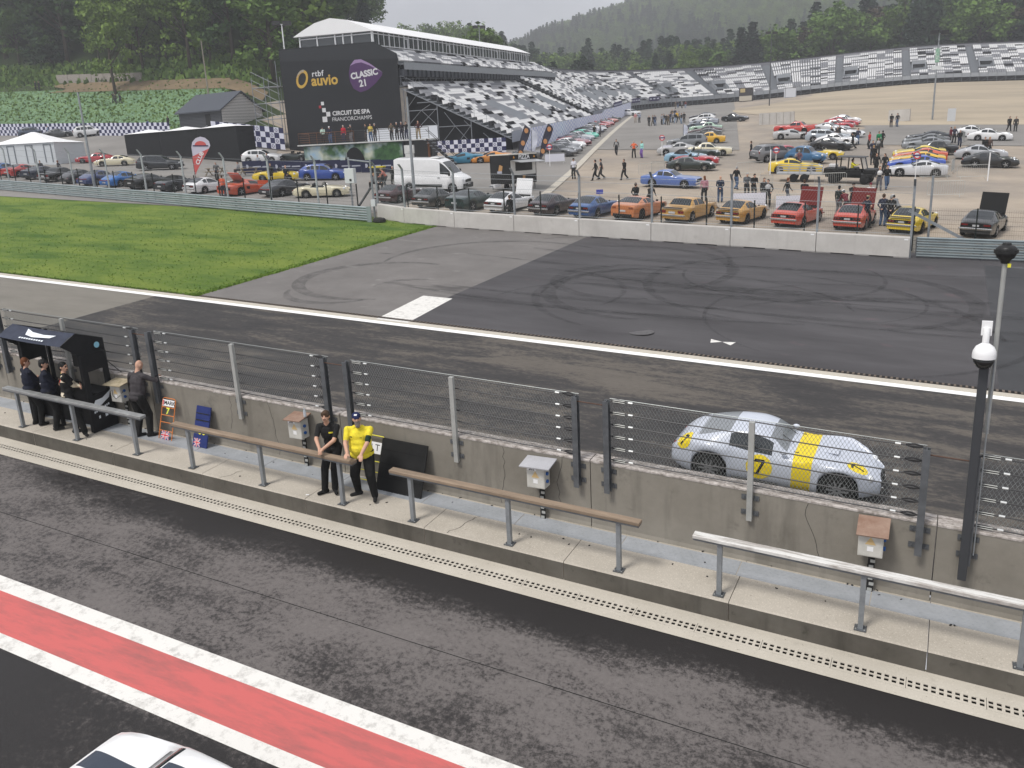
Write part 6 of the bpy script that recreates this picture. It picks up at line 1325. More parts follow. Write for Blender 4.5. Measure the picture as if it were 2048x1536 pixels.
for a_, b_, lo, hi in vom:
    mb = MB(g); mb.hexa([ST(a_, -lo*TD, 1.75+RS*lo), ST(b_, -lo*TD, 1.75+RS*lo), ST(b_, -(hi+1)*TD, 1.75+RS*lo), ST(a_, -(hi+1)*TD, 1.75+RS*lo)], [ST(a_, -lo*TD, 1.8+RS*lo), ST(b_, -lo*TD, 1.8+RS*lo), ST(b_, -(hi+1)*TD, 1.8+RS*lo), ST(a_, -(hi+1)*TD, 1.8+RS*lo)])
    mb.quad(ST(a_, -lo*TD, 2.75+RS*lo), ST(a_, -(hi+1)*TD, 2.75+RS*(hi+.5)), ST(a_, -(hi+1)*TD, 1.8+RS*lo), ST(a_, -lo*TD, 1.8+RS*lo)); mb.quad(ST(b_, -lo*TD, 2.75+RS*lo), ST(b_, -(hi+1)*TD, 2.75+RS*(hi+.5)), ST(b_, -(hi+1)*TD, 1.8+RS*lo), ST(b_, -lo*TD, 1.8+RS*lo)); mb.build('vomitory', mat('vomitory_grey', (.3, .32, .35), .5, .2), gs)
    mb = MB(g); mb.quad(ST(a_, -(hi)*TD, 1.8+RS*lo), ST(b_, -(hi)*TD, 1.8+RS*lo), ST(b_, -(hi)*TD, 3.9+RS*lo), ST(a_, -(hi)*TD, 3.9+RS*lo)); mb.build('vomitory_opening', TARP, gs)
# fascia and front railing
mb = MB(g); mb.quad(ST(0, .02, 1.0), ST(LEN1, .02, 1.0), ST(LEN1, .02, 2.3), ST(0, .02, 2.3)); mb.build('front_fascia', STEEL, gs)
def rail_line(par, a_, b_, h, m_, n_=None, bars=(1.05, .7, .35), post_r=.022):
    L_ = (Vector(b_)-Vector(a_)).length; n_ = n_ or max(2, int(L_/2)); a_, b_ = Vector(a_), Vector(b_); mb = MB(g)
    for z in bars: mb.tube([a_+Vector((0, 0, z*h)), b_+Vector((0, 0, z*h))], .02, 4, False)
    for k in range(n_+1): q = a_+(b_-a_)*k/n_; mb.tube([q, q+Vector((0, 0, 1.05*h))], post_r, 4, False)
    return mb.build('railing', m_, par)
rail_line(gs, ST(0, -14.0, 8.5), ST(LEN1, -14.0, 8.5), 1.1, STEEL, 25)
rail_line(gs, ST(0, 0, 2.0), ST(0, -13.9, 8.6), 1., SCAF, 9, (1.0,)); rail_line(gs, ST(LEN1, 0, 2.0), ST(LEN1, -13.9, 8.6), 1., SCAF, 9, (1.0, .6))
mb = MB(g); mb.hexa([ST(0, -13.9, 8.3), ST(LEN1, -13.9, 8.3), ST(LEN1, -16.2, 8.3), ST(0, -16.2, 8.3)], [ST(0, -13.9, 8.5), ST(LEN1, -13.9, 8.5), ST(LEN1, -16.2, 8.5), ST(0, -16.2, 8.5)]); mb.build('walkway', STEEL, gs)
mb = MB(g); mb.quad(ST(.05, -16.3, 8.5), ST(79, -16.3, 8.5), ST(79, -16.3, 11.2), ST(.05, -16.3, 11.2)); mb.build('back_wall', TARP, gs)
for k in range(14): mb = MB(g); mb.bar(ST(2+k*3.6, -16.2, 8.5), ST(2+k*3.6, -14.6, 11.0), .1); mb.build('bracket', SCAF, gs)
# end truss, dark sheeting behind it
mb = MB(g); mb.quad(ST(1.6, -.4, -.4), ST(1.6, -14.0, -.4), ST(1.6, -14.0, 8.2), ST(1.6, -.4, 1.5)); mb.build('end_sheeting', TARP, gs)
tr = MB(g); cols_w = [-.9, -5.1, -9.4, -13.7]; topm = lambda w_: 1.75-RS*w_/TD-.35
for w_ in cols_w: tr.tube([ST(0, w_, -.5), ST(0, w_, topm(w_))], .055, 5)
tr.tube([ST(0, 0, 1.4), ST(0, -13.9, topm(-13.9))], .08, 5)
for a_, b_, hs_ in ((-5.1, -9.4, (1.0, 3.3)), (-9.4, -13.7, (1.0, 3.4, 5.4)), (-.9, -5.1, (.9,)), (-9.4, -12, (6.3,))):
    for h in hs_: tr.tube([ST(0, a_, h), ST(0, b_, h)], .05, 5)
for a_, b_, h0, h1 in ((-5.1, -7.2, 1.0, 3.3), (-9.4, -7.2, 1.0, 3.3), (-5.1, -7.2, 3.3, 1.0), (-9.4, -11.6, 1.0, 3.4), (-13.7, -11.6, 1.0, 3.4), (-9.4, -11.5, 3.4, 5.4), (-13.7, -11.5, 3.4, 5.4), (-13.7, -12, 5.4, 7.2), (-9.4, -12, 5.6, 3.4), (-.9, -3, -.3, .9), (-5.1, -3, -.3, .9), (-5.1, -7, -.3, 1), (-9.4, -11, -.3, 1.0), (-7.2, -8.5, 3.3, 5.0), (-5.1, -6, 3.0, 3.9), (-11.5, -10.3, 5.4, 6), (-2, -3.6, .9, 2.3)):
    tr.tube([ST(0, a_, h0), ST(0, b_, h1)], .035, 4)
tr.build('end_truss', SCAF, gs)
for w_, h in ((-9.4, 1.0), (-13.7, 3.4)): mb = MB(g); mb.hexa([ST(-.4, w_, h), ST(-.4, w_+4.2, h), ST(.3, w_+4.2, h), ST(.3, w_, h)], [ST(-.4, w_, h+.16), ST(-.4, w_+4.2, h+.16), ST(.3, w_+4.2, h+.16), ST(.3, w_, h+.16)]); mb.build('scaffold_deck', STEEL, gs)
# upper tier
up = MB(g); rows = []
for i in range(6):
    w0 = -13.4-i*.72; h0 = 11.0+.34*i
    up.hexa([ST(0, w0, h0-.12), ST(79, w0, h0-.9-.12), ST(79, w0-.72, h0-.9-.12), ST(0, w0-.72, h0-.12)], [ST(0, w0, h0), ST(79, w0, h0-.9), ST(79, w0-.72, h0-.9), ST(0, w0-.72, h0)])
    up.quad(ST(0, w0, h0-.4), ST(79, w0, h0-1.3), ST(79, w0, h0-1.0), ST(0, w0, h0-.1)); rows.append([(ST(.3+k*.51, w0-.3, h0-.9*(.3+k*.51)/79), SU, SW) for k in range(154)])
up.build('upper_terrace', TREAD, gs); sb = seats_mesh(rows, rnd); sb.org = Vector(g); o = sb.build('upper_seats', SEATM, gs); o['kind'] = 'stuff'
mb = MB(g); mb.quad(ST(0, -13.38, 10.7), ST(79, -13.38, 9.8), ST(79, -13.38, 11.2), ST(0, -13.38, 12.1)); 
rail_line(gs, ST(0, -13.3, 11.0), ST(79, -13.3, 10.1), 1.1, STEEL, 52, (1.05,)); fb = MB(g); fb.quad(ST(0, -13.35, 10.3), ST(79, -13.35, 9.4), ST(79, -13.35, 10.25), ST(0, -13.35, 11.15)); fb.build('upper_fascia', STEEL, gs)
un = MB(g)
for k in range(52): s = k*1.52; un.hexa([ST(s, -13.4, 9.5-.9*s/79), ST(s+.9, -13.4, 9.5-.9*s/79), ST(s+.9, -14.6, 9.5-.9*s/79), ST(s, -14.6, 9.5-.9*s/79)], [ST(s, -13.4, 10.35-.9*s/79), ST(s+.9, -13.4, 10.35-.9*s/79), ST(s+.9, -14.6, 10.35-.9*s/79), ST(s, -14.6, 10.35-.9*s/79)])
un.build('soffit_boxes', mat('soffit_dark', (.045, .05, .06), .6), gs)
# hospitality tent on top
hb = empty('hospitality_box', ST(0, -22, 13.7), label='long white-roofed glass hospitality box on top of the grandstand', cat='building'); g = hb.location; WFR = mat('white_frame', (.72, .73, .74), .45); TENT = mat('tent_white', (.8, .8, .8), .7, var=.04, vs_=.3); DGL = mat('dark_glazing', (.03, .036, .04), .1, spec=.8)
BL = 73.; zz = lambda s: -.9*s/73
arch = [(-28.0, 15.1), (-26.6, 15.75), (-24.8, 16.5), (-22.6, 16.9), (-20.6, 16.55), (-18.6, 15.75), (-16.9, 15.0)]
mb = MB(g); nS = 30
for k in range(nS):
    s0, s1 = -.4+BL*k/nS, -.4+BL*(k+1)/nS
    for (w0, h0), (w1, h1) in zip(arch[:-1], arch[1:]):
        b_ = .07
        mb.quad(ST(s0, w0, h0+zz(s0)), ST(s1, w0, h0+zz(s1)), ST(s1, w1, h1+zz(s1)), ST(s0, w1, h1+zz(s0)))
mb.add([ST(-.4, w_, h) for w_, h in arch], [tuple(range(len(arch)))]); mb.add([ST(BL-.4, w_, h-.9) for w_, h in arch], [tuple(range(len(arch)))[::-1]]); mb.build('roof', TENT, hb)
mb = MB(g); mb.quad(ST(0, -27.2, 13.3), ST(0, -17.35, 13.3), ST(0, -17.35, 15.1), ST(0, -27.2, 15.1)); mb.quad(ST(0, -17.35, 13.3), ST(BL, -17.35, 12.4), ST(BL, -17.35, 14.2), ST(0, -17.35, 15.1)); mb.quad(ST(BL-.6, -27, 12.4), ST(BL-.6, -17.35, 12.4), ST(BL-.6, -17.35, 14.2), ST(BL-.6, -27, 14.2)); mb.build('glazing', DGL, hb)
for h in (13.35, 14.75, 15.05): mb = MB(g); mb.bar(ST(-.06, -27.3, h), ST(-.06, -17.25, h), .1); mb.build('frame_rail', WFR, hb)
for h in (13.4, 14.75, 15.05): mb = MB(g); mb.bar(ST(-.06, -17.25, h), ST(BL, -17.25, h-.9), .1); mb.build('frame_rail', WFR, hb)
for w_ in (-27.25, -24.8, -22.3, -21.2, -20.0, -17.3): mb = MB(g); mb.bar(ST(-.08, w_, 13.3), ST(-.08, w_, 15.1), .14); mb.build('mullion', WFR, hb)
for k in range(46): s = k*1.59; mb = MB(g); mb.bar(ST(s, -17.2, 13.3+zz(s)), ST(s, -17.2, 15.1+zz(s)), .09 if k % 3 else .15); mb.build('mullion', WFR, hb)
for s in (9.5, 25.5, 35, 50, 58, 69): mb = MB(g); mb.bar(ST(s, -17.15, 14.55+zz(s)), ST(s+1.1, -17.15, 14.55+zz(s)), .1); mb.bar(ST(s+1.1, -17.15, 13.3+zz(s)), ST(s+1.1, -17.15, 14.6+zz(s)), .12); mb.build('door_frame', WFR, hb)
# black banner wall
bn = empty('banner_wall', ST(-.5, -22, 0), label='giant black banner wall with circuit and broadcaster logos', cat='banner'); g = bn.location
BAN = mat('banner_black', (.0125, .0135, .0165), .65, var=.15, vs_=.2)
def BN(x, h, o=0): return ST(-.5-o, -30.2+x, h)          # x from the left edge, 16.2 wide
mb = MB(g); pts = [(0, -.6), (16.2, -.6), (16.2, 12.15), (13.2, 13.75), (0, 13.85)]; mb.hexa([BN(x, h) for x, h in pts], [BN(x, h, -.12) for x, h in pts]); mb.build('sheet', BAN, bn)
mb = MB(g); mb.quad(BN(.02, 12.4, .02), BN(16.1, 11.6, .02), BN(16.1, 12.12, .02), BN(13.2, 13.6, .02), BN(.02, 13.7, .02)); mb.build('top_sheet', mat('banner_grey', (.024, .026, .03), .7), bn)
PW, PY, PV = mat('print_offwhite', (.6, .6, .61), .7), mat('print_gold', (.52, .33, .06), .7), mat('print_violet', (.07, .028, .1), .7)
def btext(s_, x, h, size, m_, name='lettering', **kw):
    o = text(s_, bn, BN(x, h, .05)-g, SW, (0, 0, 1), size, m_, name, **kw); return o
btext('CIRCUIT DE SPA', 9.35, 5.7, .72, PW, bold=.022); btext('FRANCORCHAMPS', 9.4, 4.97, .66, PW); btext('rtbf', 5.2, 10.6, .95, PW, bold=.02, spacing=1.15); btext('auvio', 6.1, 9.75, 1.75, PY, bold=.05)
def bshape(name, pts, m_, off=.04): mb = MB(g); mb.quad(*[BN(x, h, off) for x, h in pts]); return mb.build(name, m_, bn)
def ring(cx, ch, rx, ry, t0, t1, th_, tilt, m_, name):
    mb = MB(g); n_ = 24
    def pt(r1, r2, a_): x, y = r1*math.cos(a_), r2*math.sin(a_); return BN(cx+x*math.cos(tilt)-y*math.sin(tilt), ch+x*math.sin(tilt)+y*math.cos(tilt), .05)
    for k in range(n_):
        a_, b_ = R_(t0+(t1-t0)*k/n_), R_(t0+(t1-t0)*(k+1)/n_); mb.quad(pt(rx, ry, a_), pt(rx, ry, b_), pt(rx-th_, ry-th_*1.3, b_), pt(rx-th_, ry-th_*1.3, a_))
    mb.build(name, m_, bn)
ring(2.95, 10.1, .8, 1.15, 0, 360, .28, -.45, PY, 'ring_emblem'); ring(2.95, 10.1, .81, 1.16, 95, 185, .22, -.45, PW, 'ring_highlight')
pick = [(9.62, 9.4), (9.55, 10.3), (9.8, 11.2), (10.5, 11.75), (11.4, 11.75), (12.5, 11.2), (14.1, 10.1), (14.05, 9.8), (13.2, 9.0), (12.0, 8.25), (10.9, 8.0), (10.0, 8.5)]
bshape('plectrum', pick, PV); bshape('plectrum_edge', [(9.8, 11.2), (10.5, 11.85), (11.4, 11.85), (12.5, 11.3), (14.2, 10.1), (12.5, 11.05), (11.4, 11.5), (10.6, 11.45)], mat('print_lilac', (.3, .2, .36), .7), .045)
def btext_tilt(s_, x, h, size, t): o = text(s_, bn, BN(x, h, .06)-g, SW*math.cos(t)+Vector((0, 0, math.sin(t))), Vector((0, 0, math.cos(t)))-SW*math.sin(t), size, PW, bold=.04); return o
btext_tilt('CLASSIC', 11.65, 10.1, 1.0, .1); btext_tilt('21', 11.4, 9.05, 1.1, .1)
for x, h, s_, m_ in ((5.25, 6.8, .42, PW), (4.9, 6.45, .34, mat('print_red', (.35, .04, .05), .7)), (5.33, 5.95, .5, PW), (5.85, 5.4, .56, PW), (5.25, 4.75, .66, PW)): bshape('chequer', [(x, h), (x+s_, h), (x+s_, h+s_), (x, h+s_)], m_)
# scaffold stair at the back left of the banner
e = empty('scaffold_tower', ST(0, -33, 0), label='bare scaffold stair tower left of the black banner wall', cat='scaffold'); g = e.location; mb = MB(g)
for w_ in (-35, -33.2, -31.2):
    for s in (0, 4): mb.tube([ST(s, w_, -.5), ST(s, w_, 10.8 if w_ < -32 else 12.6)], .05, 5)
for h in np.arange(1.5, 11, 2.): 
    for s in (0, 4): mb.tube([ST(s, -35, h), ST(s, -31, h)], .04, 4)
    mb.tube([ST(0, -35, h), ST(4, -35, h)], .04, 4); mb.tube([ST(0, -35, h+2), ST(0, -31, h)], .035, 4); mb.tube([ST(0, -35, h+1), ST(0, -31, h-1)], .03, 4)
mb.build('frame', SCAF, e)
for h in np.arange(1.5, 11, 2.): mb = MB(g); mb.hexa([ST(0, -35, h), ST(4, -35, h), ST(4, -31, h), ST(0, -31, h)], [ST(0, -35, h+.05), ST(4, -35, h+.05), ST(4, -31, h+.05), ST(0, -31, h+.05)]); mb.build('platform', STEEL, e)
# ------------------------------------------------------------------ curved grandstand
PL = [(-57.6, 145.8), (-63.2, 169), (-69.6, 194), (-73.2, 215), (-71, 234), (-62, 250), (-50, 258.5), (-35, 262.5), (-10, 265), (15, 268.3), (45, 274.5), (80, 284)]
def smooth_pl(pl, step):
    out = []; v = [Vector((*p_, 0)) for p_ in pl]
    for i in range(len(v)-1):
        a_, b_, c_, d_ = v[max(0, i-1)], v[i], v[i+1], v[min(len(v)-1, i+2)]; n_ = max(1, round((c_-b_).length/step))
        for k in range(n_): t = k/n_; out.append(.5*((2*b_)+(c_-a_)*t+(2*a_-5*b_+4*c_-d_)*t*t+(3*b_-a_-3*c_+d_)*t**3))
    out.append(v[-1]); return out
fr = smooth_pl(PL, 2.07); NB = len(fr)
cs = empty('grandstand', P(fr[60].x, fr[60].y), label='long curved grandstand of white grey and black seats beyond the sand', cat='grandstand'); g = cs.location
zb = [zg(q.x, min(q.y, 285)) for q in fr]
for _ in range(12): zb = [zb[0]]+[(zb[i-1]+2*zb[i]+zb[i+1])/4 for i in range(1, NB-1)]+[zb[-1]]
nrm = []
for i in range(NB):
    d = (fr[min(NB-1, i+1)]-fr[max(0, i-1)]).normalized(); nrm.append(Vector((-d.y, d.x, 0)))
def CU(i, w_, h): 
    i0 = min(int(i), NB-2); t = i-i0; q = fr[i0].lerp(fr[i0+1], t); n_ = nrm[i0].lerp(nrm[i0+1], t); return Vector((q.x, q.y, zb[i0]*(1-t)+zb[i0+1]*t))+n_*w_+Vector((0, 0, h))
NRC, TDC, RSC = 22, .72, .37
hb0 = lambda i: 2.0
aisles = set(); k = 12
while k < NB: aisles.add(k); k += 8
terr = MB(g); rows = []; r2 = random.Random(5)
for r in range(NRC):
    w0, h0 = r*TDC, 2.0+r*RSC; row = []
    for i in range(NB-1):
        terr.quad(CU(i, w0, h0), CU(i+1, w0, h0), CU(i+1, w0+TDC, h0), CU(i, w0+TDC, h0)); terr.quad(CU(i, w0, h0-RSC), CU(i+1, w0, h0-RSC), CU(i+1, w0, h0), CU(i, w0, h0))
        if i in aisles: continue
        if (i-1 in aisles or i-2 in aisles) and 4 <= r <= 9: continue
        for j in range(4):
            t = i+(j+.5)/4; a_ = (fr[i+1]-fr[i]).normalized(); row.append((CU(t, w0+.3, h0), a_, -nrm[i]))
    rows.append(row)
terr.build('terrace', TREAD, cs); sb = seats_mesh(rows, r2); sb.org = Vector(g); o = sb.build('seats', SEATM, cs); o['kind'] = 'stuff'
for i in sorted(aisles):
    if i+2 >= NB: continue
    mb = MB(g)
    for r in range(NRC*2): w0, h0 = r*TDC/2, 2.0+r*RSC/2; mb.hexa([CU(i+.2, w0, h0-.02), CU(i+.8, w0, h0-.02), CU(i+.8, w0+.2, h0-.02), CU(i+.2, w0+.2, h0-.02)], [CU(i+.2, w0, h0+.15), CU(i+.8, w0, h0+.15), CU(i+.8, w0+.2, h0+.15), CU(i+.2, w0+.2, h0+.15)])
    mb.build('stair', SCAF, cs)
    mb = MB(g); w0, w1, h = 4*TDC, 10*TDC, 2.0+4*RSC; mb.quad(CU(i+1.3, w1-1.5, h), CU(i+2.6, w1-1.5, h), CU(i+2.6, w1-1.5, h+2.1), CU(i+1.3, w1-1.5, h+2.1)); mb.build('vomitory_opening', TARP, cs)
    mb = MB(g)
    for t in (1.15, 2.75): mb.hexa([CU(i+t, w0, h), CU(i+t+.08, w0, h), CU(i+t+.08, w1, h), CU(i+t, w1, h)], [CU(i+t, w0, h+1.1), CU(i+t+.08, w0, h+1.1), CU(i+t+.08, w1, h+3.2), CU(i+t, w1, h+3.2)])
    mb.hexa([CU(i+1.15, w1-1.6, h+2.1), CU(i+2.83, w1-1.6, h+2.1), CU(i+2.83, w1, h+2.1), CU(i+1.15, w1, h+2.1)], [CU(i+1.15, w1-1.6, h+3.1), CU(i+2.83, w1-1.6, h+3.1), CU(i+2.83, w1, h+3.1), CU(i+1.15, w1, h+3.1)]); mb.build('vomitory', STEEL, cs)
mb = MB(g); bk = MB(g); tp = MB(g); und = MB(g)
for i in range(NB-1):
    mb.quad(CU(i, -.05, 1.35), CU(i+1, -.05, 1.35), CU(i+1, -.05, 2.35), CU(i, -.05, 2.35)); und.quad(CU(i, 1.2, -1.5), CU(i+1, 1.2, -1.5), CU(i+1, 1.2, 1.7), CU(i, 1.2, 1.7))
    hT = 2.0+NRC*RSC; tp.hexa([CU(i, NRC*TDC, hT-.4), CU(i+1, NRC*TDC, hT-.4), CU(i+1, NRC*TDC+.1, hT-.4), CU(i, NRC*TDC+.1, hT-.4)], [CU(i, NRC*TDC, hT+.9), CU(i+1, NRC*TDC, hT+.9), CU(i+1, NRC*TDC+.1, hT+.9), CU(i, NRC*TDC+.1, hT+.9)]); bk.quad(CU(i, NRC*TDC+.15, -2), CU(i+1, NRC*TDC+.15, -2), CU(i+1, NRC*TDC+.15, hT), CU(i, NRC*TDC+.15, hT))
mb.build('front_fascia', STEEL, cs); tp.build('top_screen', mat('screen_grey', (.2, .2, .22), .6), cs); bk.build('back_sheeting', TARP, cs); und.build('undercroft', TARP, cs)
for i in range(0, NB-1): mb = MB(g); mb.tube([CU(i, -.15, -.6), CU(i, -.15, 2.9)], .045, 4); mb.tube([CU(i, -.12, -.3), CU(i+1, -.12, 1.2)], .025, 3); mb.tube([CU(i, -.12, .5), CU(i+1, -.12, .5)], .025, 3); mb.build('scaffold_post', SCAF, cs)
mb = MB(g); mb.tube([CU(i, -.15, 2.9) for i in range(NB)], .03, 4); mb.build('front_rail', SCAF, cs)
mb = MB(g); mb.tube([CU(i, NRC*TDC, 2.0+NRC*RSC+.92) for i in range(NB)], .1, 4); mb.build('top_edge', mat('edge_dark', .02, .6), cs)
for s_ in (0, NB-1): 
    mb = MB(g); mb.quad(CU(s_, 0, -1), CU(s_, NRC*TDC, -1), CU(s_, NRC*TDC, 2+NRC*RSC), CU(s_, 0, 2.0)); mb.build('end_sheeting', TARP, cs)
# ------------------------------------------------------------------ paddock buildings and stands
def blk(par, g, a_, b_, dep, h0, h1, m_, name, up=None):
    """upright slab from a_ to b_ (x, y), dep deep to the far side"""
    a_, b_ = Vector((*a_, 0)), Vector((*b_, 0)); d = (b_-a_).normalized(); n = Vector((-d.y, d.x, 0))*dep; mb = MB(g); z = zg(*((a_+b_)/2)[:2]) if up is None else up
    q = [a_, b_, b_+n, a_+n]; mb.hexa([Vector((p_.x, p_.y, z+h0)) for p_ in q], [Vector((p_.x, p_.y, z+h1)) for p_ in q]); return mb.build(name, m_, par)
NAVYB, WB_ = mat('banner_navy', (.02, .022, .075), .7), mat('banner_white', (.62, .63, .72), .7)
def cheq(pts, h0, h1, sq, label, ring_=False, rows=None, name='chequered_banner'):
    """cloth printed with checks along a polyline of (x, y, z)"""
    e = empty(name, pts[0], label=label, cat='banner'); g = e.location; mb = MB(g); mb2 = MB(g); nr = rows or max(2, round((h1-h0)/sq)); hh = (h1-h0)/nr; c = 0; L_ = 0
    for a_, b_ in zip(pts[:-1], pts[1:]):
        a_, b_ = Vector(a_), Vector(b_); n_ = max(1, round((b_-a_).length/sq)); nn = Vector((-(b_-a_).y, (b_-a_).x, 0)).normalized()
        for k in range(n_):
            p_, q_ = a_+(b_-a_)*k/n_, a_+(b_-a_)*(k+1)/n_; wv = lambda t: nn*.06*math.sin(t*.55)+nn*.04*math.sin(t*1.7)
            for r in range(nr):
                mb.cur = (c+r) % 2; z0, z1 = Vector((0, 0, h0+r*hh)), Vector((0, 0, h0+(r+1)*hh)); mb.quad(p_+z0+wv(c), q_+z0+wv(c+1), q_+z1+wv(c+1), p_+z1+wv(c))
                if ring_ and mb.cur == 1 and (c//2+r) % 2 == 0:
                    m_ = (p_+q_)/2+(z0+z1)/2+wv(c+.5)-nn*.03; d = (q_-p_)/2
                    for t in range(8): a1, a2 = t*math.pi/4, (t+1)*math.pi/4; f = lambda a__, r_: m_+d*(r_*math.cos(a__))+Vector((0, 0, hh/2*r_*math.sin(a__))); mb2.quad(f(a1, .62), f(a2, .62), f(a2, .42), f(a1, .42))
            c += 1
    mb.build('cloth', [NAVYB, WB_], e)
    if mb2.f: o = mb2.build('roundels', NAVYB, e); o['kind'] = 'stuff'
    return e
cheq([P(x, 88.3+.02*(x+150), -.1) for x in np.arange(-160, -96, 4.)], 0, 1.95, .5, 'navy and white chequered banner below the green slope', rows=4)
cheq([P(-88+t*(11.5), 85.5+.8*t, 0) for t in np.linspace(0, 1, 3)], .2, 2.9, .7, 'navy and white chequered banner between black tent and scaffold', True)
cheq([ST(-1.2, -11.3, -.3), ST(-1.2, -6, -.3), ST(-1.2, -.4, -.3)], 0, 2.0, .55, 'navy and white chequered banner under the grandstand end', True)
wl_ = []
for s in np.arange(-1.5, 50, 3.): wl_.append(ST(s, 1.9+.15*math.sin(s), -.2))
for i in range(1, 26): q = CU(i, -1.9, -.2); wl_.append(q)
WB2, NB2 = WB_, NAVYB; NAVYB, WB_ = mat('banner_peri', (.46, .5, .72), .7), mat('banner_bright', (.8, .81, .86), .7)
cheq(wl_, 0, 2.7, .3, 'long pale chequered banner along the foot of the grandstand')
NAVYB, WB_ = NB2, WB2
for i0, i1, l in ((14, 23, 'purple sponsor banner above the far end of the pale chequers'), (31, 35, 'small purple sponsor banner on the bend of the stand'), (38, 41, 'small purple sponsor banner beside the yellow blocks')):
    e = empty('sponsor_banner', CU(i0, -.4, 2.1), label=l, cat='banner'); mb = MB(e.location)
    for i in range(i0, i1): mb.quad(CU(i, -.4, 2.0), CU(i+1, -.4, 2.0), CU(i+1, -.4, 3.1), CU(i, -.4, 3.1))
    mb.build('cloth', mat('banner_purple', (.035, .025, .1), .7), e)
    for i in range(i0, i1): mb = MB(e.location); mb.quad(CU(i+.2, -.45, 2.4), CU(i+.8, -.45, 2.4), CU(i+.8, -.45, 2.7), CU(i+.2, -.45, 2.7)); mb.build('print', WB_, e)
# dark cladding house
e = empty('house', P(-96.5, 93, 0), label='small dark grey slatted building with pitched roof', cat='building'); g = e.location; z0 = zg(-95, 92)
hx0, hx1, hy0, hy1 = -101.2, -92.8, 92.4, 100.6; ym = (hy0+hy1)/2; Hv = lambda x, y, h: Vector((x, y, z0+h))
mb = MB(g); mb.hexa([Hv(hx0, hy0, -1), Hv(hx1, hy0, -1), Hv(hx1, hy1, -1), Hv(hx0, hy1, -1)], [Hv(hx0, hy0, 3.2), Hv(hx1, hy0, 3.2), Hv(hx1, hy1, 3.2), Hv(hx0, hy1, 3.2)]); mb.add([Hv(hx1, hy0, 3.2), Hv(hx1, hy1, 3.2), Hv(hx1, ym, 5.6)], [(0, 1, 2)]); mb.build('wall', mat('clad_dark', (.05, .055, .065), .6), e)
mb = MB(g)
for k in range(30):
    h = -.6+k*.21
    hw = 4.1 if h < 3.2 else 4.1*(1-(h-3.2)/2.4)
    if hw > .3: mb.box(Hv(hx1+.05, ym, h), (.07, hw*2-.1, .15))
o = mb.build('light_slats', mat('slat_pale', (.66, .64, .62), .6), e); o['kind'] = 'stuff'
mb = MB(g)
for k in range(20): mb.box(Hv((hx0+hx1)/2, hy0-.03, -.6+k*.2), (hx1-hx0-.1, .05, .11))
o = mb.build('dark_slats', mat('slat_dark', (.085, .09, .1), .55), e); o['kind'] = 'stuff'
for s_ in (0, 1): mb = MB(g); ya = hy0-.5 if s_ == 0 else hy1+.5; mb.hexa([Hv(hx0-.3, ya, 2.92), Hv(hx1+.35, ya, 2.92), Hv(hx1+.35, ym, 5.62), Hv(hx0-.3, ym, 5.62)], [Hv(hx0-.3, ya, 3.1), Hv(hx1+.35, ya, 3.1), Hv(hx1+.35, ym, 5.8), Hv(hx0-.3, ym, 5.8)]); mb.build('roof_slope', mat('roof_slate', (.07, .078, .095), .55, var=.12), e)
mb = MB(g); mb.box(Hv(-95.4, hy0-.07, 1.6), (1.0, .06, 2.1)); mb.build('door', mat('door_black', .012, .5), e)
mb = MB(g); mb.bar(Hv(-97, hy0-.6, .3), Hv(-95.2, hy0-.6, 1.1), .06); mb.build('handrail', STEEL, e)
# white pavilion and black tent wall
def tent(c, wx, wy, hw, hr, label, wm, rz=0., doors=0, name='pavilion_tent'):
    e = empty(name, P(*c), R_(rz), label=label, cat='tent'); x, y = wx/2, wy/2
    mb = MB(); mb.hexa([(-x, -y, -1.6), (x, -y, -1.6), (x, y, -1.6), (-x, y, -1.6)], [(-x, -y, hw), (x, -y, hw), (x, y, hw), (-x, y, hw)]); mb.build('wall', wm, e)
    mb = MB(); x1, y1 = x+.15, y+.15
    lv = [(1, hw), (.62, hw+(hr-hw)*.28), (.3, hw+(hr-hw)*.66), (.04, hr)]
    for (k0, h0), (k1, h1) in zip(lv[:-1], lv[1:]):
        for q in range(4):
            c0, c1 = [((-1, -1), (1, -1), (1, 1), (-1, 1))[i % 4] for i in (q, q+1)]; mb.quad((c0[0]*x1*k0, c0[1]*y1*k0, h0), (c1[0]*x1*k0, c1[1]*y1*k0, h0), (c1[0]*x1*k1, c1[1]*y1*k1, h1), (c0[0]*x1*k1, c0[1]*y1*k1, h1))
    mb.build('roof', TENT, e)
    for k in range(doors):
        xx = -x+.9+k*(wx-1.8)/max(1, doors-1)
        for dx in (-.45, .45): mb = MB(); mb.box((xx+dx, -y-.03, hw*.45), (.09, .05, hw*.9)); mb.build('door_post', mat('frame_grey', (.16, .18, .2), .5), e)
        mb = MB(); mb.box((xx, -y-.03, hw*.9), (1.0, .05, .09)); mb.build('door_head', mat('frame_grey', .17), e)
    return e
tent((-101.5, 69.5), 9, 6, 2.3, 3.7, 'white walled pavilion with low peaked roof behind the guardrail', mat('pavilion_white', (.55, .58, .6), .5), 20, 4)
BT = mat('tent_black', (.007, .0075, .009), .7, var=.3)
for i, (c, l) in enumerate((((-90.0, 77.2), 'black walled tent bay farthest from the club flag'), ((-83.3, 76.85), 'black walled tent bay in the middle of the three'), ((-76.6, 76.5), 'black walled tent bay nearest the white saloon'))): tent(c, 6.66, 2.6, 3.55, 4.0, l, BT, -3).location.z = 8.3
mb = MB(P(-104, 74)); mb.box(P(-104.2, 74.4, .6), (1.2, 1, 1.2)); o = mb.build('black_bin', BT); o.location = P(-104, 74); tag(o, 'black box beside the white pavilion', 'box')
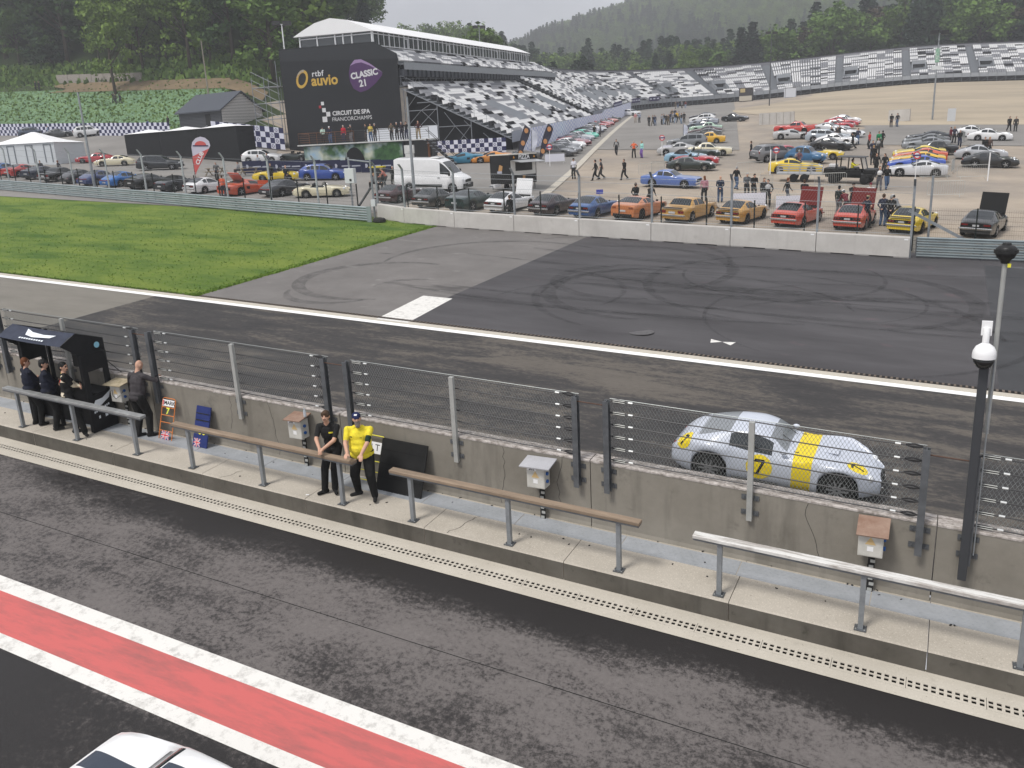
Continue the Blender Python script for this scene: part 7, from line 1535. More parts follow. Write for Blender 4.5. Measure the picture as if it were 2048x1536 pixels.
# container platform with hoarding
e = empty('container', P(-54.5, 71.5), label='dark shipping container with printed mural and roof terrace', cat='container'); g = e.location; A, Bc = (-59.6, 70.0), (-49.5, 73.3); zc_ = zg(-54.5, 71.6)
CT = mat('container_dark', (.025, .03, .035), .5, .2); blk(e, g, A, Bc, 2.4, 0, 2.55, CT, 'shell', zc_); blk(e, g, (-60, 69.6), (-46.6, 74.0), 3.2, 2.56, 2.68, mat('deck_pale', (.6, .6, .58), .6), 'deck', zc_)
blk(e, g, (-49.4, 73.4), (-46.8, 74.25), 2.4, 0, 2.55, mat('container_black', .02, .5, .2), 'annex', zc_)
dC = (Vector((*Bc, 0))-Vector((*A, 0))).normalized(); nC = Vector((-dC.y, dC.x, 0)); CP = lambda t, o_, h: Vector((*A, zc_+h))+dC*t-nC*o_
mm = node_mat('mural', lambda k: _col(k, k.mix(k.ramp(k.noise(.35, 3), (.42, 0), (.55, 1)), k.ramp(k.noise(1.6, 6), (.35, (.02, .05, .025)), (.6, (.06, .14, .05))), k.ramp(k.noise(.8, 4), (.35, (.28, .42, .55)), (.6, (.5, .52, .42))))), .6)
mb = MB(g); mb.quad(CP(.05, .02, .5), CP(10.5, .02, .5), CP(10.5, .02, 2.5), CP(.05, .02, 2.5)); mb.build('mural', mm, e)
mb = MB(g); mb.quad(*[CP(5.4+1.1*math.cos(a_)*(1 if a_ < 1.6 else 1), .04, .5+1.7*math.sin(a_)) for a_ in np.linspace(0, math.pi, 11)]); mb.build('arch_print', BT, e)
for o_ in (3.3+.0,):
    pass
def railing(par, g, a_, b_, h, m_, n_):
    a_, b_ = Vector(a_), Vector(b_)
    for k in range(n_+1): q = a_+(b_-a_)*k/n_; mb = MB(g); mb.tube([q, q+Vector((0, 0, h))], .03, 5); mb.build('rail_post', m_, par)
    for j in range(1, 6): mb = MB(g); mb.tube([a_+Vector((0, 0, h*j/5)), b_+Vector((0, 0, h*j/5))], .03 if j == 5 else .012, 4); mb.build('rail_bar', m_, par)
RBR, RDK = mat('rail_brown', (.14, .06, .03), .7), mat('rail_dark', (.03, .03, .032), .6)
railing(e, g, CP(-.3, .3, 2.68), CP(5.6, .3, 2.68), 1.1, RBR, 3); railing(e, g, CP(5.7, .3, 2.68), CP(13.4, .3, 2.68), 1.1, RDK, 6); railing(e, g, CP(-.3, .3, 2.68), CP(-.3, -2.6, 2.68), 1.1, RBR, 1)
mb = MB(g); mb.quad(CP(5.8, -2.7, 2.7), CP(13.6, -2.7, 2.7), CP(13.6, -2.7, 3.95), CP(5.8, -2.7, 3.95)); mb.build('white_screen', mat('screen_white', (.6, .62, .66), .6), e)
for k in range(9): mb = MB(g); mb.box(CP(13.4+k*.28, .6, 2.5-k*.28), (.9, .3, .05), rz=.3); mb.build('stair_tread', STEEL, e)
for o_ in (.15, 1.05): mb = MB(g); mb.bar(CP(13.3, o_, 2.6), CP(16, o_, .0), .06, .16); mb.bar(CP(13.3, o_, 3.5), CP(16, o_, .95), .05); mb.build('stringer', RDK, e)
mb = MB(g); mb.bar(CP(13.3, .2, 0), CP(13.3, .2, 2.6), .18); mb.build('rust_post', RBR, e)
mb = MB(P(-47.9, 71.9)); mb.box(P(-47.9, 71.9, 2.05), (.95, .35, .8), rz=.3); mb.box(P(-47.9, 71.9, .82), (.8, .4, 1.62), rz=.3); mb.lathe([(.26, 0), (.26, .02), (.2, .03)], 14, P(-47.9+.05, 71.9-.19, 2.05), Matrix.Rotation(R_(90), 3, 'X')); o = mb.build('air_conditioner', mat('ac_white', (.6, .6, .58), .5)); o.location = P(-47.9, 71.9); tag(o, 'white air-conditioning unit above the white van', 'air conditioner')
e = empty('hoarding', P(-55, 67), label='navy hoarding with white sponsor prints before the container', cat='hoarding'); g = e.location; HA, HB = Vector((-63.6, 65.2, 0)), Vector((-47.6, 70.0, 0)); hd_ = (HB-HA).normalized()
for k in range(8): a_, b_ = HA+(HB-HA)*k/8, HA+(HB-HA)*(k+.99)/8; blk(e, g, a_[:2], b_[:2], .05, .05, 1.25, mat('hoarding_navy', (.014, .017, .05), .6), 'panel')
for k in range(16):
    q = HA+(HB-HA)*(k+.5)/16; z = zg(q.x, q.y); mb = MB(g); w_ = .45 if k % 3 else .2
    if k % 3: mb.quad(*[Vector((q.x+hd_.x*t, q.y+hd_.y*t-.02, z+h)) for t, h in ((-w_, .62), (w_, .62), (w_, .74), (-w_, .74))])
    else: mb.lathe([(.2, 0), (.2, .01)], 12, Vector((q.x, q.y-.02, z+.68)), Matrix.Rotation(R_(90), 3, 'X'))
    mb.build('print', mat('print_dim', (.35, .36, .42), .7), e)
# ------------------------------------------------------------------ van, pizza trailer, cart, trailer
CARS['van'] = dict(L=5.9, W=2.07, sill=.28, xf=.95, xr=4.6, R=.35, tw=.22, flare=.01, tum=.9, wid=[(0, .72), (.2, .9), (.7, .98), (1.6, 1), (5.8, 1), (5.9, .97)], belt=[(0, .95), (.3, 1.12), (.9, 1.25), (1.6, 1.3), (5.9, 1.3)],
  top=[(0, .98), (.25, 1.16), (.75, 1.36), (.88, 1.44), (1.75, 2.3), (2.15, 2.5), (3, 2.56), (5.75, 2.56), (5.9, 2.48)], glass=(.88, 1.74, 9, 9), side=[(1.15, 1.95)],
  bits=[B('headlight', 'b', .16, .72, .95, .2, .34, .2, 'L'), B('grille', 'b', -.01, 0, .86, .05, 1.1, .2, 'K'), B('bumper', 'b', .0, 0, .48, .14, 1.8, .36, 'K'), B('side_strip', 'b', 3.1, 1.035, .52, 2.6, .03, .2, 'K'), B('mirror', 'b', 1.1, 1.14, 1.45, .12, .16, .36, 'K'), B('door_handle', 'b', 2.05, 1.04, 1.12, .2, .03, .04, 'K'), B('number_plate', 'b', -.085, 0, .62, .02, .5, .11, 'P'), B('roof_unit', 'b', 2.5, 0, 2.6, .7, 1.2, .1, 'B')])
vn = make_car('van', .78, 'tall white delivery van parked behind the barrier', name='van', cat='van'); park(vn, at=(-36.6, 58.0), head=8)
e = empty('pizza_trailer', P(-30.9, 60.3), label='black and white pizza trailer with open serving hatch', cat='food trailer'); c0 = Vector((-30.2, 58.9, zg(-30.2, 58.9))); dl, dr = Vector((math.cos(R_(163)), math.sin(R_(163)), 0)), Vector((math.cos(R_(73)), math.sin(R_(73)), 0)); g = e.location; KB = mat('trailer_black', .014, .45); KW = mat('trailer_white', (.62, .62, .6), .5)
def TP_(a_, b_, h): return c0+dl*a_+dr*b_+Vector((0, 0, h))
def tbox(a0, a1, b0, b1, h0, h1, m_, n_): mb = MB(g); mb.hexa([TP_(a0, b0, h0), TP_(a0, b1, h0), TP_(a1, b1, h0), TP_(a1, b0, h0)], [TP_(a0, b0, h1), TP_(a0, b1, h1), TP_(a1, b1, h1), TP_(a1, b0, h1)]); return mb.build(n_, m_, e)
tbox(0, 2.15, 0, 3.0, .6, 2.75, KB, 'shell'); tbox(-.04, 2.2, -.04, 3.04, 2.76, 2.84, mat('trailer_roof', (.6, .58, .52), .6), 'roof'); tbox(-.02, -.001, .1, 2.9, 1.25, 2.35, KW, 'counter_side'); tbox(-.035, -.021, .6, 2.5, 1.55, 2.2, mat('hatch_dark', .03, .4), 'hatch_opening'); tbox(-.035, -.022, 1.7, 2.3, 1.75, 2.15, mat('menu_board', .05), 'menu')
mb = MB(g); mb.quad(TP_(-.02, .1, 2.35), TP_(-.02, 2.95, 2.35), TP_(-1.1, 2.95, 2.16), TP_(-1.1, .1, 2.16)); mb.quad(TP_(-.02, .1, 2.37), TP_(-1.1, .1, 2.19), TP_(-1.1, 2.95, 2.19), TP_(-.02, 2.95, 2.37)); mb.build('hatch_flap', mat('flap_grey', (.42, .43, .44), .4, .3), e)
text('PIZZA', e, TP_(-.03, 1.6, 2.57)-g, dr, (0, 0, 1), .46, WHITE, 'lettering', bold=.012)
for b_ in (.45, 2.75): mb = MB(g); mb.quad(TP_(-.03, b_-.1, 2.5), TP_(-.03, b_+.12, 2.5), TP_(-.03, b_, 2.7)); mb.build('slice_print', mat('pizza_orange', (.6, .28, .06), .6), e)
for a_, b_, o_ in ((1.0, -.01, 0), ):
    mb = MB(g); mb.quad(TP_(1.25, -.02, 1.6), TP_(.85, -.02, 1.55), TP_(.75, -.02, 1.95), TP_(1.1, -.02, 2.05)); mb.build('slice_print', mat('pizza_tan', (.42, .24, .1), .6), e); mb = MB(g); mb.quad(TP_(1.35, -.025, 1.4), TP_(.85, -.025, 1.4), TP_(.85, -.025, 1.58), TP_(1.35, -.025, 1.58)); mb.build('print', mat('print_dim', .4), e)
mb = MB(g); mb.quad(TP_(-.03, 1.3, .75), TP_(-.03, 1.6, .75), TP_(-.03, 1.7, 1.2), TP_(-.03, 1.4, 1.2)); mb.build('slice_print', mat('pizza_tan', .3), e)
for a_ in (.15, 2.0): mb = MB(g); mb.lathe([(.3, -.09), (.3, .09), (.18, .1)], 16, TP_(a_, 1.6, .3), Matrix.Rotation(R_(90), 3, 'Y') @ Matrix.Rotation(0, 3, 'Z')); mb.build('wheel', TYRE, e)
tbox(1.0, 1.15, -1.2, 0, .45, .55, GALV, 'tow_bar'); tbox(.8, 1.3, -.9, -.2, .4, .62, mat('tow_white', .6, .5), 'jockey_cover')
for a_, b_ in ((.1, .1), (2.0, .1), (2.0, 2.9), (.1, 2.9)): tbox(a_, a_+.06, b_-.03, b_+.03, 0, .6, GALVD, 'leg')
# side-by-side cart
ct = empty('utility_cart', label='black open utility cart with roof driven by a person in yellow', cat='utility cart'); park(ct, 1700, 366, -8); 
def cb(n_, c, d, m_): mb = MB(); mb.box(c, d); o = mb.build(n_, m_, ct); bevel(o, min(d)*.15, 1); return o
cb('chassis', (0, 0, .62), (3.5, 1.5, .3), TRIM); cb('side_panel', (-.1, -.72, .78), (2.0, .06, .5), TRIM); cb('side_panel', (-.1, .72, .78), (2.0, .06, .5), TRIM); cb('bonnet', (1.45, 0, .95), (.9, 1.4, .35), TRIM); cb('cargo_bed', (-1.4, 0, .95), (1.0, 1.45, .4), TRIM); cb('roof', (-.05, 0, 1.98), (2.1, 1.4, .06), mat('cart_roof', (.06, .06, .062), .5)); cb('seat', (-.75, 0, .95), (.5, 1.3, .5), TRIM); cb('seat', (.2, 0, .95), (.5, 1.3, .5), TRIM); cb('cool_box', (-1.4, .1, 1.27), (.6, .5, .24), mat('cool_white', .6))
for x, tl in ((-1.0, 0), (-.1, 0), (.75, .35)):
    for y in (-.68, .68): mb = MB(); mb.tube([(x+tl, y, .8), (x, y, 1.96)], .05, 6); mb.build('cage_bar', TRIM, ct)
mb = MB(); mb.quad((1.1, -.66, .95), (1.1, .66, .95), (.8, .66, 1.93), (.8, -.66, 1.93)); mb.build('windscreen', mat('cart_screen', (.5, .55, .58), .1, alpha=.35), ct)
for x in (-1.15, 1.2):
    for y in (-.72, .72): mb = MB(); mb.lathe([(.2, -.13), (.33, -.13), (.35, -.08), (.35, .08), (.33, .13), (.2, .13)], 18, (x, y, .35), Matrix.Rotation(R_(90), 3, 'X')); mb.build('wheel', TYRE, ct, smooth=True)
q = ct.matrix_basis @ Vector((.15, -.3, .55)); person(0, 0, 'drive', -98, (.75, .68, .05), .02, 'person in a yellow top driving the utility cart', at=q)
tl = empty('car_trailer', label='empty silver car trailer with mesh sides', cat='trailer'); park(tl, 1598, 362, 6)
def tb(n_, c, d, m_): mb = MB(); mb.box(c, d); return mb.build(n_, m_, tl)
AL = mat('aluminium', (.45, .46, .47), .4, .6); tb('bed', (0, 0, .62), (3.4, 1.7, .1), AL); tb('drawbar', (2.1, 0, .55), (1.0, .1, .1), AL)
for y in (-.85, .85):
    for h in (.8, 1.0, 1.2): mb = MB(); mb.bar((-1.7, y, h), (1.7, y, h), .05); mb.build('side_rail', AL, tl)
    for x in (-1.7, -.85, 0, .85, 1.7): mb = MB(); mb.bar((x, y, .6), (x, y, 1.22), .05); mb.build('upright', AL, tl)
    for x in (-.4, .4): mb = MB(); mb.lathe([(.18, -.09), (.32, -.09), (.32, .09), (.18, .09)], 16, (x, y+(.1 if y > 0 else -.1), .32), Matrix.Rotation(R_(90), 3, 'X')); mb.build('wheel', TYRE, tl)
# ------------------------------------------------------------------ flags, signs, barriers, poles
def feather(px, py, hgt_, col, m2, label, lean=.25, dots=True, base=None):
    q = gp(px, py); e = empty('feather_flag', q, label=label, cat='flag'); r3 = RT; mb = MB(); pl_ = [Vector((0, 0, 0))+r3*(lean*hgt_*.28*(t**2))+Vector((0, 0, hgt_*t)) for t in np.linspace(0, 1, 10)]; mb.tube(pl_, .025, 5); mb.build('pole', TRIM, e)
    mb = MB(); n_ = 12; wd = hgt_*.2; L_, R2 = [], []
    for k in range(n_+1):
        t = .16+.84*k/n_; b_ = r3*(lean*hgt_*.28*t*t)+Vector((0, 0, hgt_*t)); ww = wd*min(1, .35+1.3*(t-.16))*(1 if t < .85 else max(.12, 1-((t-.85)/.15)**2)); L_.append(b_); R2.append(b_+r3*ww+FW*.05*math.sin(k))
    for k in range(n_): mb.quad(L_[k], R2[k], R2[k+1], L_[k+1])
    mb.build('cloth', col, e)
    if dots:
        for t in (.86, .55, .3): b_ = r3*(lean*hgt_*.28*t*t+wd*.45*min(1, .4+t))+Vector((0, 0, hgt_*t))-FW*.08; mb = MB(); mb.quad(*[b_+r3*(wd*.27*math.cos(a_))+Vector((0, 0, wd*.33*math.sin(a_))) for a_ in np.linspace(0, 2*math.pi, 11)[:-1]]); mb.build('pizza_print', m2, e)
    return e
FN = mat('flag_slate', (.035, .035, .055), .7); FO = mat('flag_orange', (.5, .24, .1), .7); feather(1036, 330, 3.9, FN, FO, 'slate feather flag with pizza prints behind the trailer roof', .8); feather(1080, 326, 3.9, FN, FO, 'slate feather flag with pizza prints beside the chequered banner', .9); feather(1064, 322, 3.2, mat('flag_pale', (.6, .62, .7), .7), FO, 'narrow white feather flag between the pizza flags', .1, False); feather(1366, 295, 2.6, mat('flag_pale', .62), FO, 'narrow white feather flag beside the silver coupe', .05, False)
q = gp(392, 362); e = empty('feather_flag', q, label='teardrop flag in white and red reading CLUB', cat='flag'); mb = MB(); mb.tube([Vector((0, 0, 0)), Vector((0, 0, 3.9))], .03, 5); mb.build('pole', TRIM, e)
out_ = [(0, .5), (.1, .9), (.5, 1.9), (.85, 2.7), (1.02, 3.2), (.95, 3.6), (.7, 3.9), (.4, 4.0), (.1, 3.85), (-.12, 3.5), (-.2, 3.0), (-.15, 2.0), (-.08, 1.2)]
fp = lambda x, z, o_=0.: RT*(x*1.45+.1*z)-FW*o_+Vector((0, 0, z)); mb = MB(); mb.quad(*[fp(x, z) for x, z in out_]); mb.build('cloth', mat('flag_lilac', (.55, .52, .6), .7), e); mb = MB(); mb.quad(*[fp(x, z, .02) for x, z in ((0, .55), (.1, .9), (.5, 1.9), (.85, 2.7), (.95, 2.95), (-.17, 2.2), (-.08, 1.2))]); mb.build('red_field', mat('flag_coral', (.55, .1, .09), .7), e)
mb = MB(); mb.quad(*[fp(.4+.38*math.cos(a_), 3.2+.4*math.sin(a_), .02) for a_ in np.linspace(0, math.pi, 9)]); mb.build('sun_emblem', mat('flag_coral', .5), e); mb = MB(); mb.quad(fp(-.1, 3.12, .03), fp(.9, 3.12, .03), fp(.9, 3.22, .03), fp(-.1, 3.22, .03)); mb.build('emblem_bar', NAVYB, e)
text('CLUB', e, fp(.33, 2.05, .05), RT*.5+Vector((0, 0, .86)), Vector((0, 0, .5))-RT*.86, .5, WHITE, bold=.015)
def roundel(px, py, label, hgt_=1.9):
    e = empty('round_sign', gp(px, py), label=label, cat='sign'); mb = MB(); mb.tube([(0, 0, 0), (0, 0, hgt_)], .03, 6); mb.build('post', WHITE, e); Mx = (-FW).to_track_quat('Z', 'Y').to_matrix()
    mb = MB(); mb.lathe([(.3, 0), (.3, .02)], 18, (0, 0, hgt_), Mx); mb.build('disc', mat('sign_red', (.5, .05, .05), .5), e); mb = MB(); mb.lathe([(.2, .02), (.2, .03)], 16, (0, 0, hgt_), Mx); mb.build('centre', mat('sign_pale', .6, .5), e); mb = MB(); mb.box(Mx @ Vector((0, 0, .035))+Vector((0, 0, hgt_)), (.62, .03, .12), rot=Mx @ Matrix.Rotation(R_(90), 3, 'X')); mb.build('bar', mat('sign_navy', (.05, .03, .12), .5), e)
for x, y, l in ((1100, 334, 'red round sign on a white post at the banner row'), (1324, 313, 'red round sign on a white post before the silver coupe'), (1551, 345, 'red round sign on a white post behind the walking man'), (1830, 361, 'red round sign on a white post before the silver coupe of the American row')): roundel(x, y, l)
CB = None
def crowd_barrier(px, py, head, label, cloth_=None):
    global CB
    e = empty('crowd_barrier', gp(px, py), R_(head), label=label, cat='crowd barrier', group='steel crowd barriers in the car park')
    if CB is None:
        mb = MB(); mb.tube([(-1.1, 0, .2), (-1.1, 0, 1.0), (-1.0, 0, 1.08), (1.0, 0, 1.08), (1.1, 0, 1.0), (1.1, 0, .2), (-1.1, 0, .2)], .019, 6); f1 = mb.mesh('frame', GALVL); mb = MB()
        for k in range(1, 16): mb.tube([(-1.1+2.2*k/16, 0, .2), (-1.1+2.2*k/16, 0, 1.07)], .008, 4, False)
        f2 = mb.mesh('bars', GALVL); mb = MB(); mb.tube([(0, -.3, .02), (0, 0, .2), (0, .3, .02)], .018, 5); CB = (f1, f2, mb.mesh('foot', GALVL))
    put('frame', CB[0], e); put('bars', CB[1], e); put('foot', CB[2], e, (-.85, 0, 0)); put('foot', CB[2], e, (.85, 0, 0))
    if cloth_: mb = MB(); mb.quad((-1, -.03, .25), (1, -.03, .25), (1, -.03, 1.0), (-1, -.03, 1.0)); mb.build('cloth_panel', cloth_, e)
PALE = mat('panel_pale', (.62, .62, .68), .7)
for x, y, h, l, c in ((1303, 352, 22, 'crowd barrier beside the dark green classic coupe', None), (1316, 348, 75, 'crowd barrier turned end-on beside the dark green coupe', None), (1110, 328, 25, 'crowd barrier with white panel before the banner row', PALE), (1345, 309, 12, 'crowd barrier with white panel before the silver coupe', PALE), (1500, 350, 12, 'crowd barrier on the damp asphalt by the round sign', None), (1498, 418, 10, 'crowd barrier with white panel behind the gold fastback', PALE), (1585, 424, 10, 'crowd barrier with white panel behind the orange-red coupe', PALE), (1532, 380, 75, 'crowd barrier turned end-on by the man in black', None),
    (1870, 358, 2, 'crowd barrier before the silver American coupe', None), (1905, 345, 85, 'crowd barrier turned end-on beside the American row', None), (1945, 358, 2, 'crowd barrier before the glossy black coupe', None), (1890, 395, 0, 'crowd barrier nearest the charcoal coupe', None), (1925, 285, 80, 'crowd barrier turned end-on by the white coupes', None), (1612, 310, 80, 'crowd barrier turned end-on by the grey off-roader', None), (1438, 284, 80, 'crowd barrier turned end-on by the yellow muscle coupe', None), (1460, 262, 10, 'crowd barrier behind the pale green saloon', None), (1575, 303, 8, 'crowd barrier behind the grey off-roader', None), (1660, 376, 2, 'crowd barrier in front of the utility cart', None)): crowd_barrier(x, y, h, l, c)
for x, y, l in ((1712, 362, 'plain white post beside the crowd barriers of the black coupe'), (1540, 350, 'plain white post beside the yellow rally coupe')):
    q = gp(x if x != 1712 else 1975, y); o = MB(q).tube([q, q+Vector((0, 0, 2.1))], .045, 8).build('marker_post', WHITE); o.location = q; tag(o, l, 'post')
def lamp_pole(at, hgt_, label, heads=2, m_=GALV, arm=.7, wood=False):
    e = empty('light_pole', at, label=label, cat='light pole' if not wood else 'pole'); mb = MB(); mb.tube([(0, 0, -.5), (0, 0, hgt_)], [.13, .07], 8); mb.build('pole', m_, e)
    for k in range(heads): mb = MB(); s_ = (k-(heads-1)/2)*arm*2; mb.box(RT*s_+Vector((0, 0, hgt_+.15)), (arm*1.5, .4, .5), rz=-CAM_Y); mb.build('floodlight', mat('flood_dark', .03, .5), e)
    if heads: mb = MB(); mb.bar(RT*(-arm)+Vector((0, 0, hgt_)), RT*arm+Vector((0, 0, hgt_)), .08); mb.build('crossbar', m_, e)
    return e
e = lamp_pole(P(-3.1, 136.7), 11.3, 'tall floodlight pole with green cloth standing by the sand', 2); mb = MB(); mb.tube([(0, 0, 7.6), (0, 0, 9.4)], .3, 8); mb.build('green_cloth', mat('cloth_green', (.02, .3, .12), .8, col2=(.6, .6, .6), vs_=6), e); mb = MB(); mb.box((0, 0, 6.9), (1.2, .3, .5)); mb.build('camera_bracket', mat('cabinet_white', .6), e)
lamp_pole(P(-36.5, 195.7), 14.6, 'slim lamp pole standing on the far edge of the car park', 2, mat('pole_dark', (.08, .085, .09), .5, .3)); lamp_pole(gp(418, 196), 8.4, 'leaning grey wooden pole above the slatted building', 0, mat('pole_wood', (.28, .25, .21), .9)); lamp_pole(gp(190, 378), 8.1, 'thin grey pole behind the long guardrail', 0); lamp_pole(gp(830, 402), 7.2, 'thin grey pole beside the white van', 0); lamp_pole(ST(2, -30.8, 0), 17, 'white mast with floodlights behind the black banner wall', 2, WHITE); lamp_pole(ST(62, -24, 0), 19, 'mast with floodlights rising behind the hospitality box', 2)
# kiosks, slabs, blocks beyond the car park
def slab(px, py, w_, h_, d_, m_, label, cat, head=0., name='cabin', wave=False, trims=None):
    q = gp(px, py); e = empty(name, q, R_(head), label=label, cat=cat); mb = MB(); mb.box((0, 0, h_/2), (w_, d_, h_)); mb.build('shell', m_, e)
    for c, d, mm_ in (trims or ()): mb = MB(); mb.box(c, d); mb.build('panel', mm_, e)
CW = mat('cabin_white', (.62, .64, .68), .5); slab(1545, 196, 3.2, 2.5, 2.4, CW, 'white cabin with dark frame beside the lamp pole', 'cabin', 5, trims=[((-1.3, -1.22, 1.25), (.08, .06, 2.4), TRIM), ((0, -1.22, 2.45), (3.2, .06, .1), TRIM), ((.2, -1.22, 1.5), (1.4, .05, .05), TRIM)]); slab(1580, 195, 3.0, 2.5, 2.4, CW, 'white cabin nearest the scaffold of the curved stand', 'cabin', 5, trims=[((-1.2, -1.22, 1.25), (.08, .06, 2.4), TRIM), ((0, -1.22, 2.45), (3.0, .06, .1), TRIM)])
CK = mat('kiosk_dark', (.05, .045, .045), .6); KT = mat('kiosk_cream', (.5, .46, .38), .6)
for x, l in ((1460, 'open kiosk with cream counter and picture board under the stand'), (1492, 'open kiosk with cream counter and dark menu under the stand')): slab(x, 203, 3.6, 3.6, 2, CK, l, 'kiosk', 3, 'kiosk', trims=[((0, -1.03, .8), (3.4, .06, 1.3), KT), ((-.8, -1.03, 2.9), (1.3, .06, 1.0), mat('kiosk_board', (.5, .4, .2), .6))])
SLB = MP['barrier_concrete']; slab(1553, 249, 5.0, 1.7, .5, SLB, 'pale concrete slab wall behind the red fifties coupe', 'wall', 0, 'concrete_slab', trims=[((-2+k*1., -.27, .85), (.05, .04, 1.6), mat('joint_pale', (.3, .28, .24), .9)) for k in range(5)]); slab(1798, 243, 2.8, 1.6, .5, SLB, 'pale concrete slab wall behind the two standing men', 'wall', -10, 'concrete_slab'); slab(1902, 243, 1.0, 1.7, .3, mat('cabinet_grey', (.5, .52, .54), .5), 'pale grey cabinet beside the tall floodlight pole', 'cabinet', 0, 'cabinet')
YC = mat('block_yellow', (.6, .48, .12), .7)
for k, (x, y) in enumerate(((1253, 221), (1277, 217), (1294, 215), (1310, 213), (1333, 211))): slab(x, y, 1.6, .9, .6, YC, ['yellow plastic block behind the white estate car', 'yellow plastic block under the small purple banner', 'yellow plastic block right of the small purple banner', 'yellow plastic block before the second purple banner', 'yellow plastic block beside the green bush'][k], 'block', 10, 'road_block')
# picnic tables
for x, y, l in ((432, 352, 'wooden picnic table beside the club flag'), (500, 352, 'wooden picnic table behind the orange-red sports car')):
    e = empty('picnic_table', gp(x, y), R_(20), label=l, cat='table'); WD = mat('picnic_wood', (.3, .25, .18), .85, var=.2)
    for k in range(4): mb = MB(); mb.box((0, -.3+.2*k, .76), (1.8, .17, .04)); mb.build('plank', WD, e)
    for s_ in (-.75, .75): mb = MB(); mb.box((0, s_, .45), (1.8, .25, .04)); mb.build('bench', WD, e)
    for s_ in (-.7, .7): mb = MB(); mb.bar((s_, -.8, .02), (s_, .25, .74), .08); mb.bar((s_, .8, .02), (s_, -.25, .74), .08); mb.bar((s_, -.75, .42), (s_, .75, .42), .07); mb.build('leg', WD, e)
# retaining wall on the slope
e = empty('retaining_wall', gp(165, 163), label='low pale concrete retaining wall on the wooded slope', cat='wall'); a_, b_ = gp(116, 166), gp(285, 162)
for k in range(7): p_, q_ = a_.lerp(b_, k/7), a_.lerp(b_, (k+.97)/7); mb = MB(e.location); mb.bar(p_+Vector((0, 0, .6)), q_+Vector((0, 0, .6)), .3, 1.6); mb.build('block', mat('old_concrete', (.3, .27, .24), .9, var=.2), e)
# police-blue small sign, dustbin and table
slab(862, 345, 1.0, 1.2, .7, mat('bin_black', .015, .5), 'black wheeled bin with yellow lid by the white van', 'bin', 20, 'bin', trims=[((0, 0, 1.22), (1.05, .75, .08), YC)]) if False else None
q = gp(757, 362); e = empty('bin', q, R_(20), label='black wheeled bin with a yellow lid left of the white van', cat='bin'); mb = MB(); mb.hexa([(-.55, -.35, 0), (.55, -.35, 0), (.55, .35, 0), (-.55, .35, 0)], [(-.62, -.42, 1.15), (.62, -.42, 1.15), (.62, .42, 1.15), (-.62, .42, 1.15)]); mb.build('body', mat('bin_black', .015, .5), e); mb = MB(); mb.box((0, 0, 1.22), (1.3, .9, .12)); mb.build('lid', mat('lid_yellow', (.6, .5, .03), .5), e)
q = gp(1200, 416); e = empty('small_sign', q, label='small blue sign board between the parked coupes', cat='sign'); mb = MB(); mb.tube([(0, 0, 0), (0, 0, .9)], .02, 5); mb.build('post', GALV, e); mb = MB(); mb.box((0, 0, 1.05), (.45, .03, .28), rz=-CAM_Y*.6); mb.build('board', mat('sign_blue', (.05, .06, .35), .5), e)
# ------------------------------------------------------------------ people in the paddock
def dk(t, o_=-.7): return CP(t, o_, 2.69)
for t, pose, f, top, tr, l, kw in [(2.0, 'rail', 200, (.45, .58, .5), .02, 'person in a pale green top leaning on the terrace rail', dict(hat=('cap', .02))), (2.75, 'rail', 195, (.02, .025, .05), JEAN, 'person in a navy jacket and white cap on the terrace', dict(hat=('cap', .7))), (4.2, 'stand', 190, (.4, .02, .035), (.03, .035, .06), 'person in a red jacket on the container terrace', dict(hair='grey')), (5.0, 'phone', 170, DKB, (.14, .14, .15), 'person in a brown jacket raising a hand on the terrace', dict(hair='grey')),
   (6.6, 'relaxed', 150, BK, (.05, .04, .035), 'woman in black at the white terrace screen', dict(hk='long', hair='brown')), (7.1, 'relaxed', 200, (.5, .38, .08), JEAN, 'person in a yellow scarf and jeans on the terrace', dict(chest=(.6, .45, .1), hair='brown')), (7.55, 'pockets', 190, BK, .025, 'person in a black jacket beside the yellow scarf on the terrace', dict(hair='grey')), (9.3, 'pockets', 200, (.1, .08, .055), BK, 'person in an olive jacket and cap on the terrace', dict(hat=('cap', .03))),
   (9.85, 'crossed', 205, BK, .02, 'person in black with folded arms on the terrace', dict(hair='grey')), (10.35, 'stand', 195, (.025, .022, .03), (.02, .02, .03), 'person in dark clothes behind the thin pole on the terrace', dict(hair='grey')), (10.85, 'phone', 190, BK, NVY, 'person in black filming with a phone on the terrace', {}), (12.1, 'hips', 200, (.06, .02, .018), KHK, 'bald person in a dark red top and khaki trousers on the terrace', dict(hk='bald'))]:
    person(0, 0, pose, f, top, tr, l, at=dk(t), group='people on the container terrace', **kw)
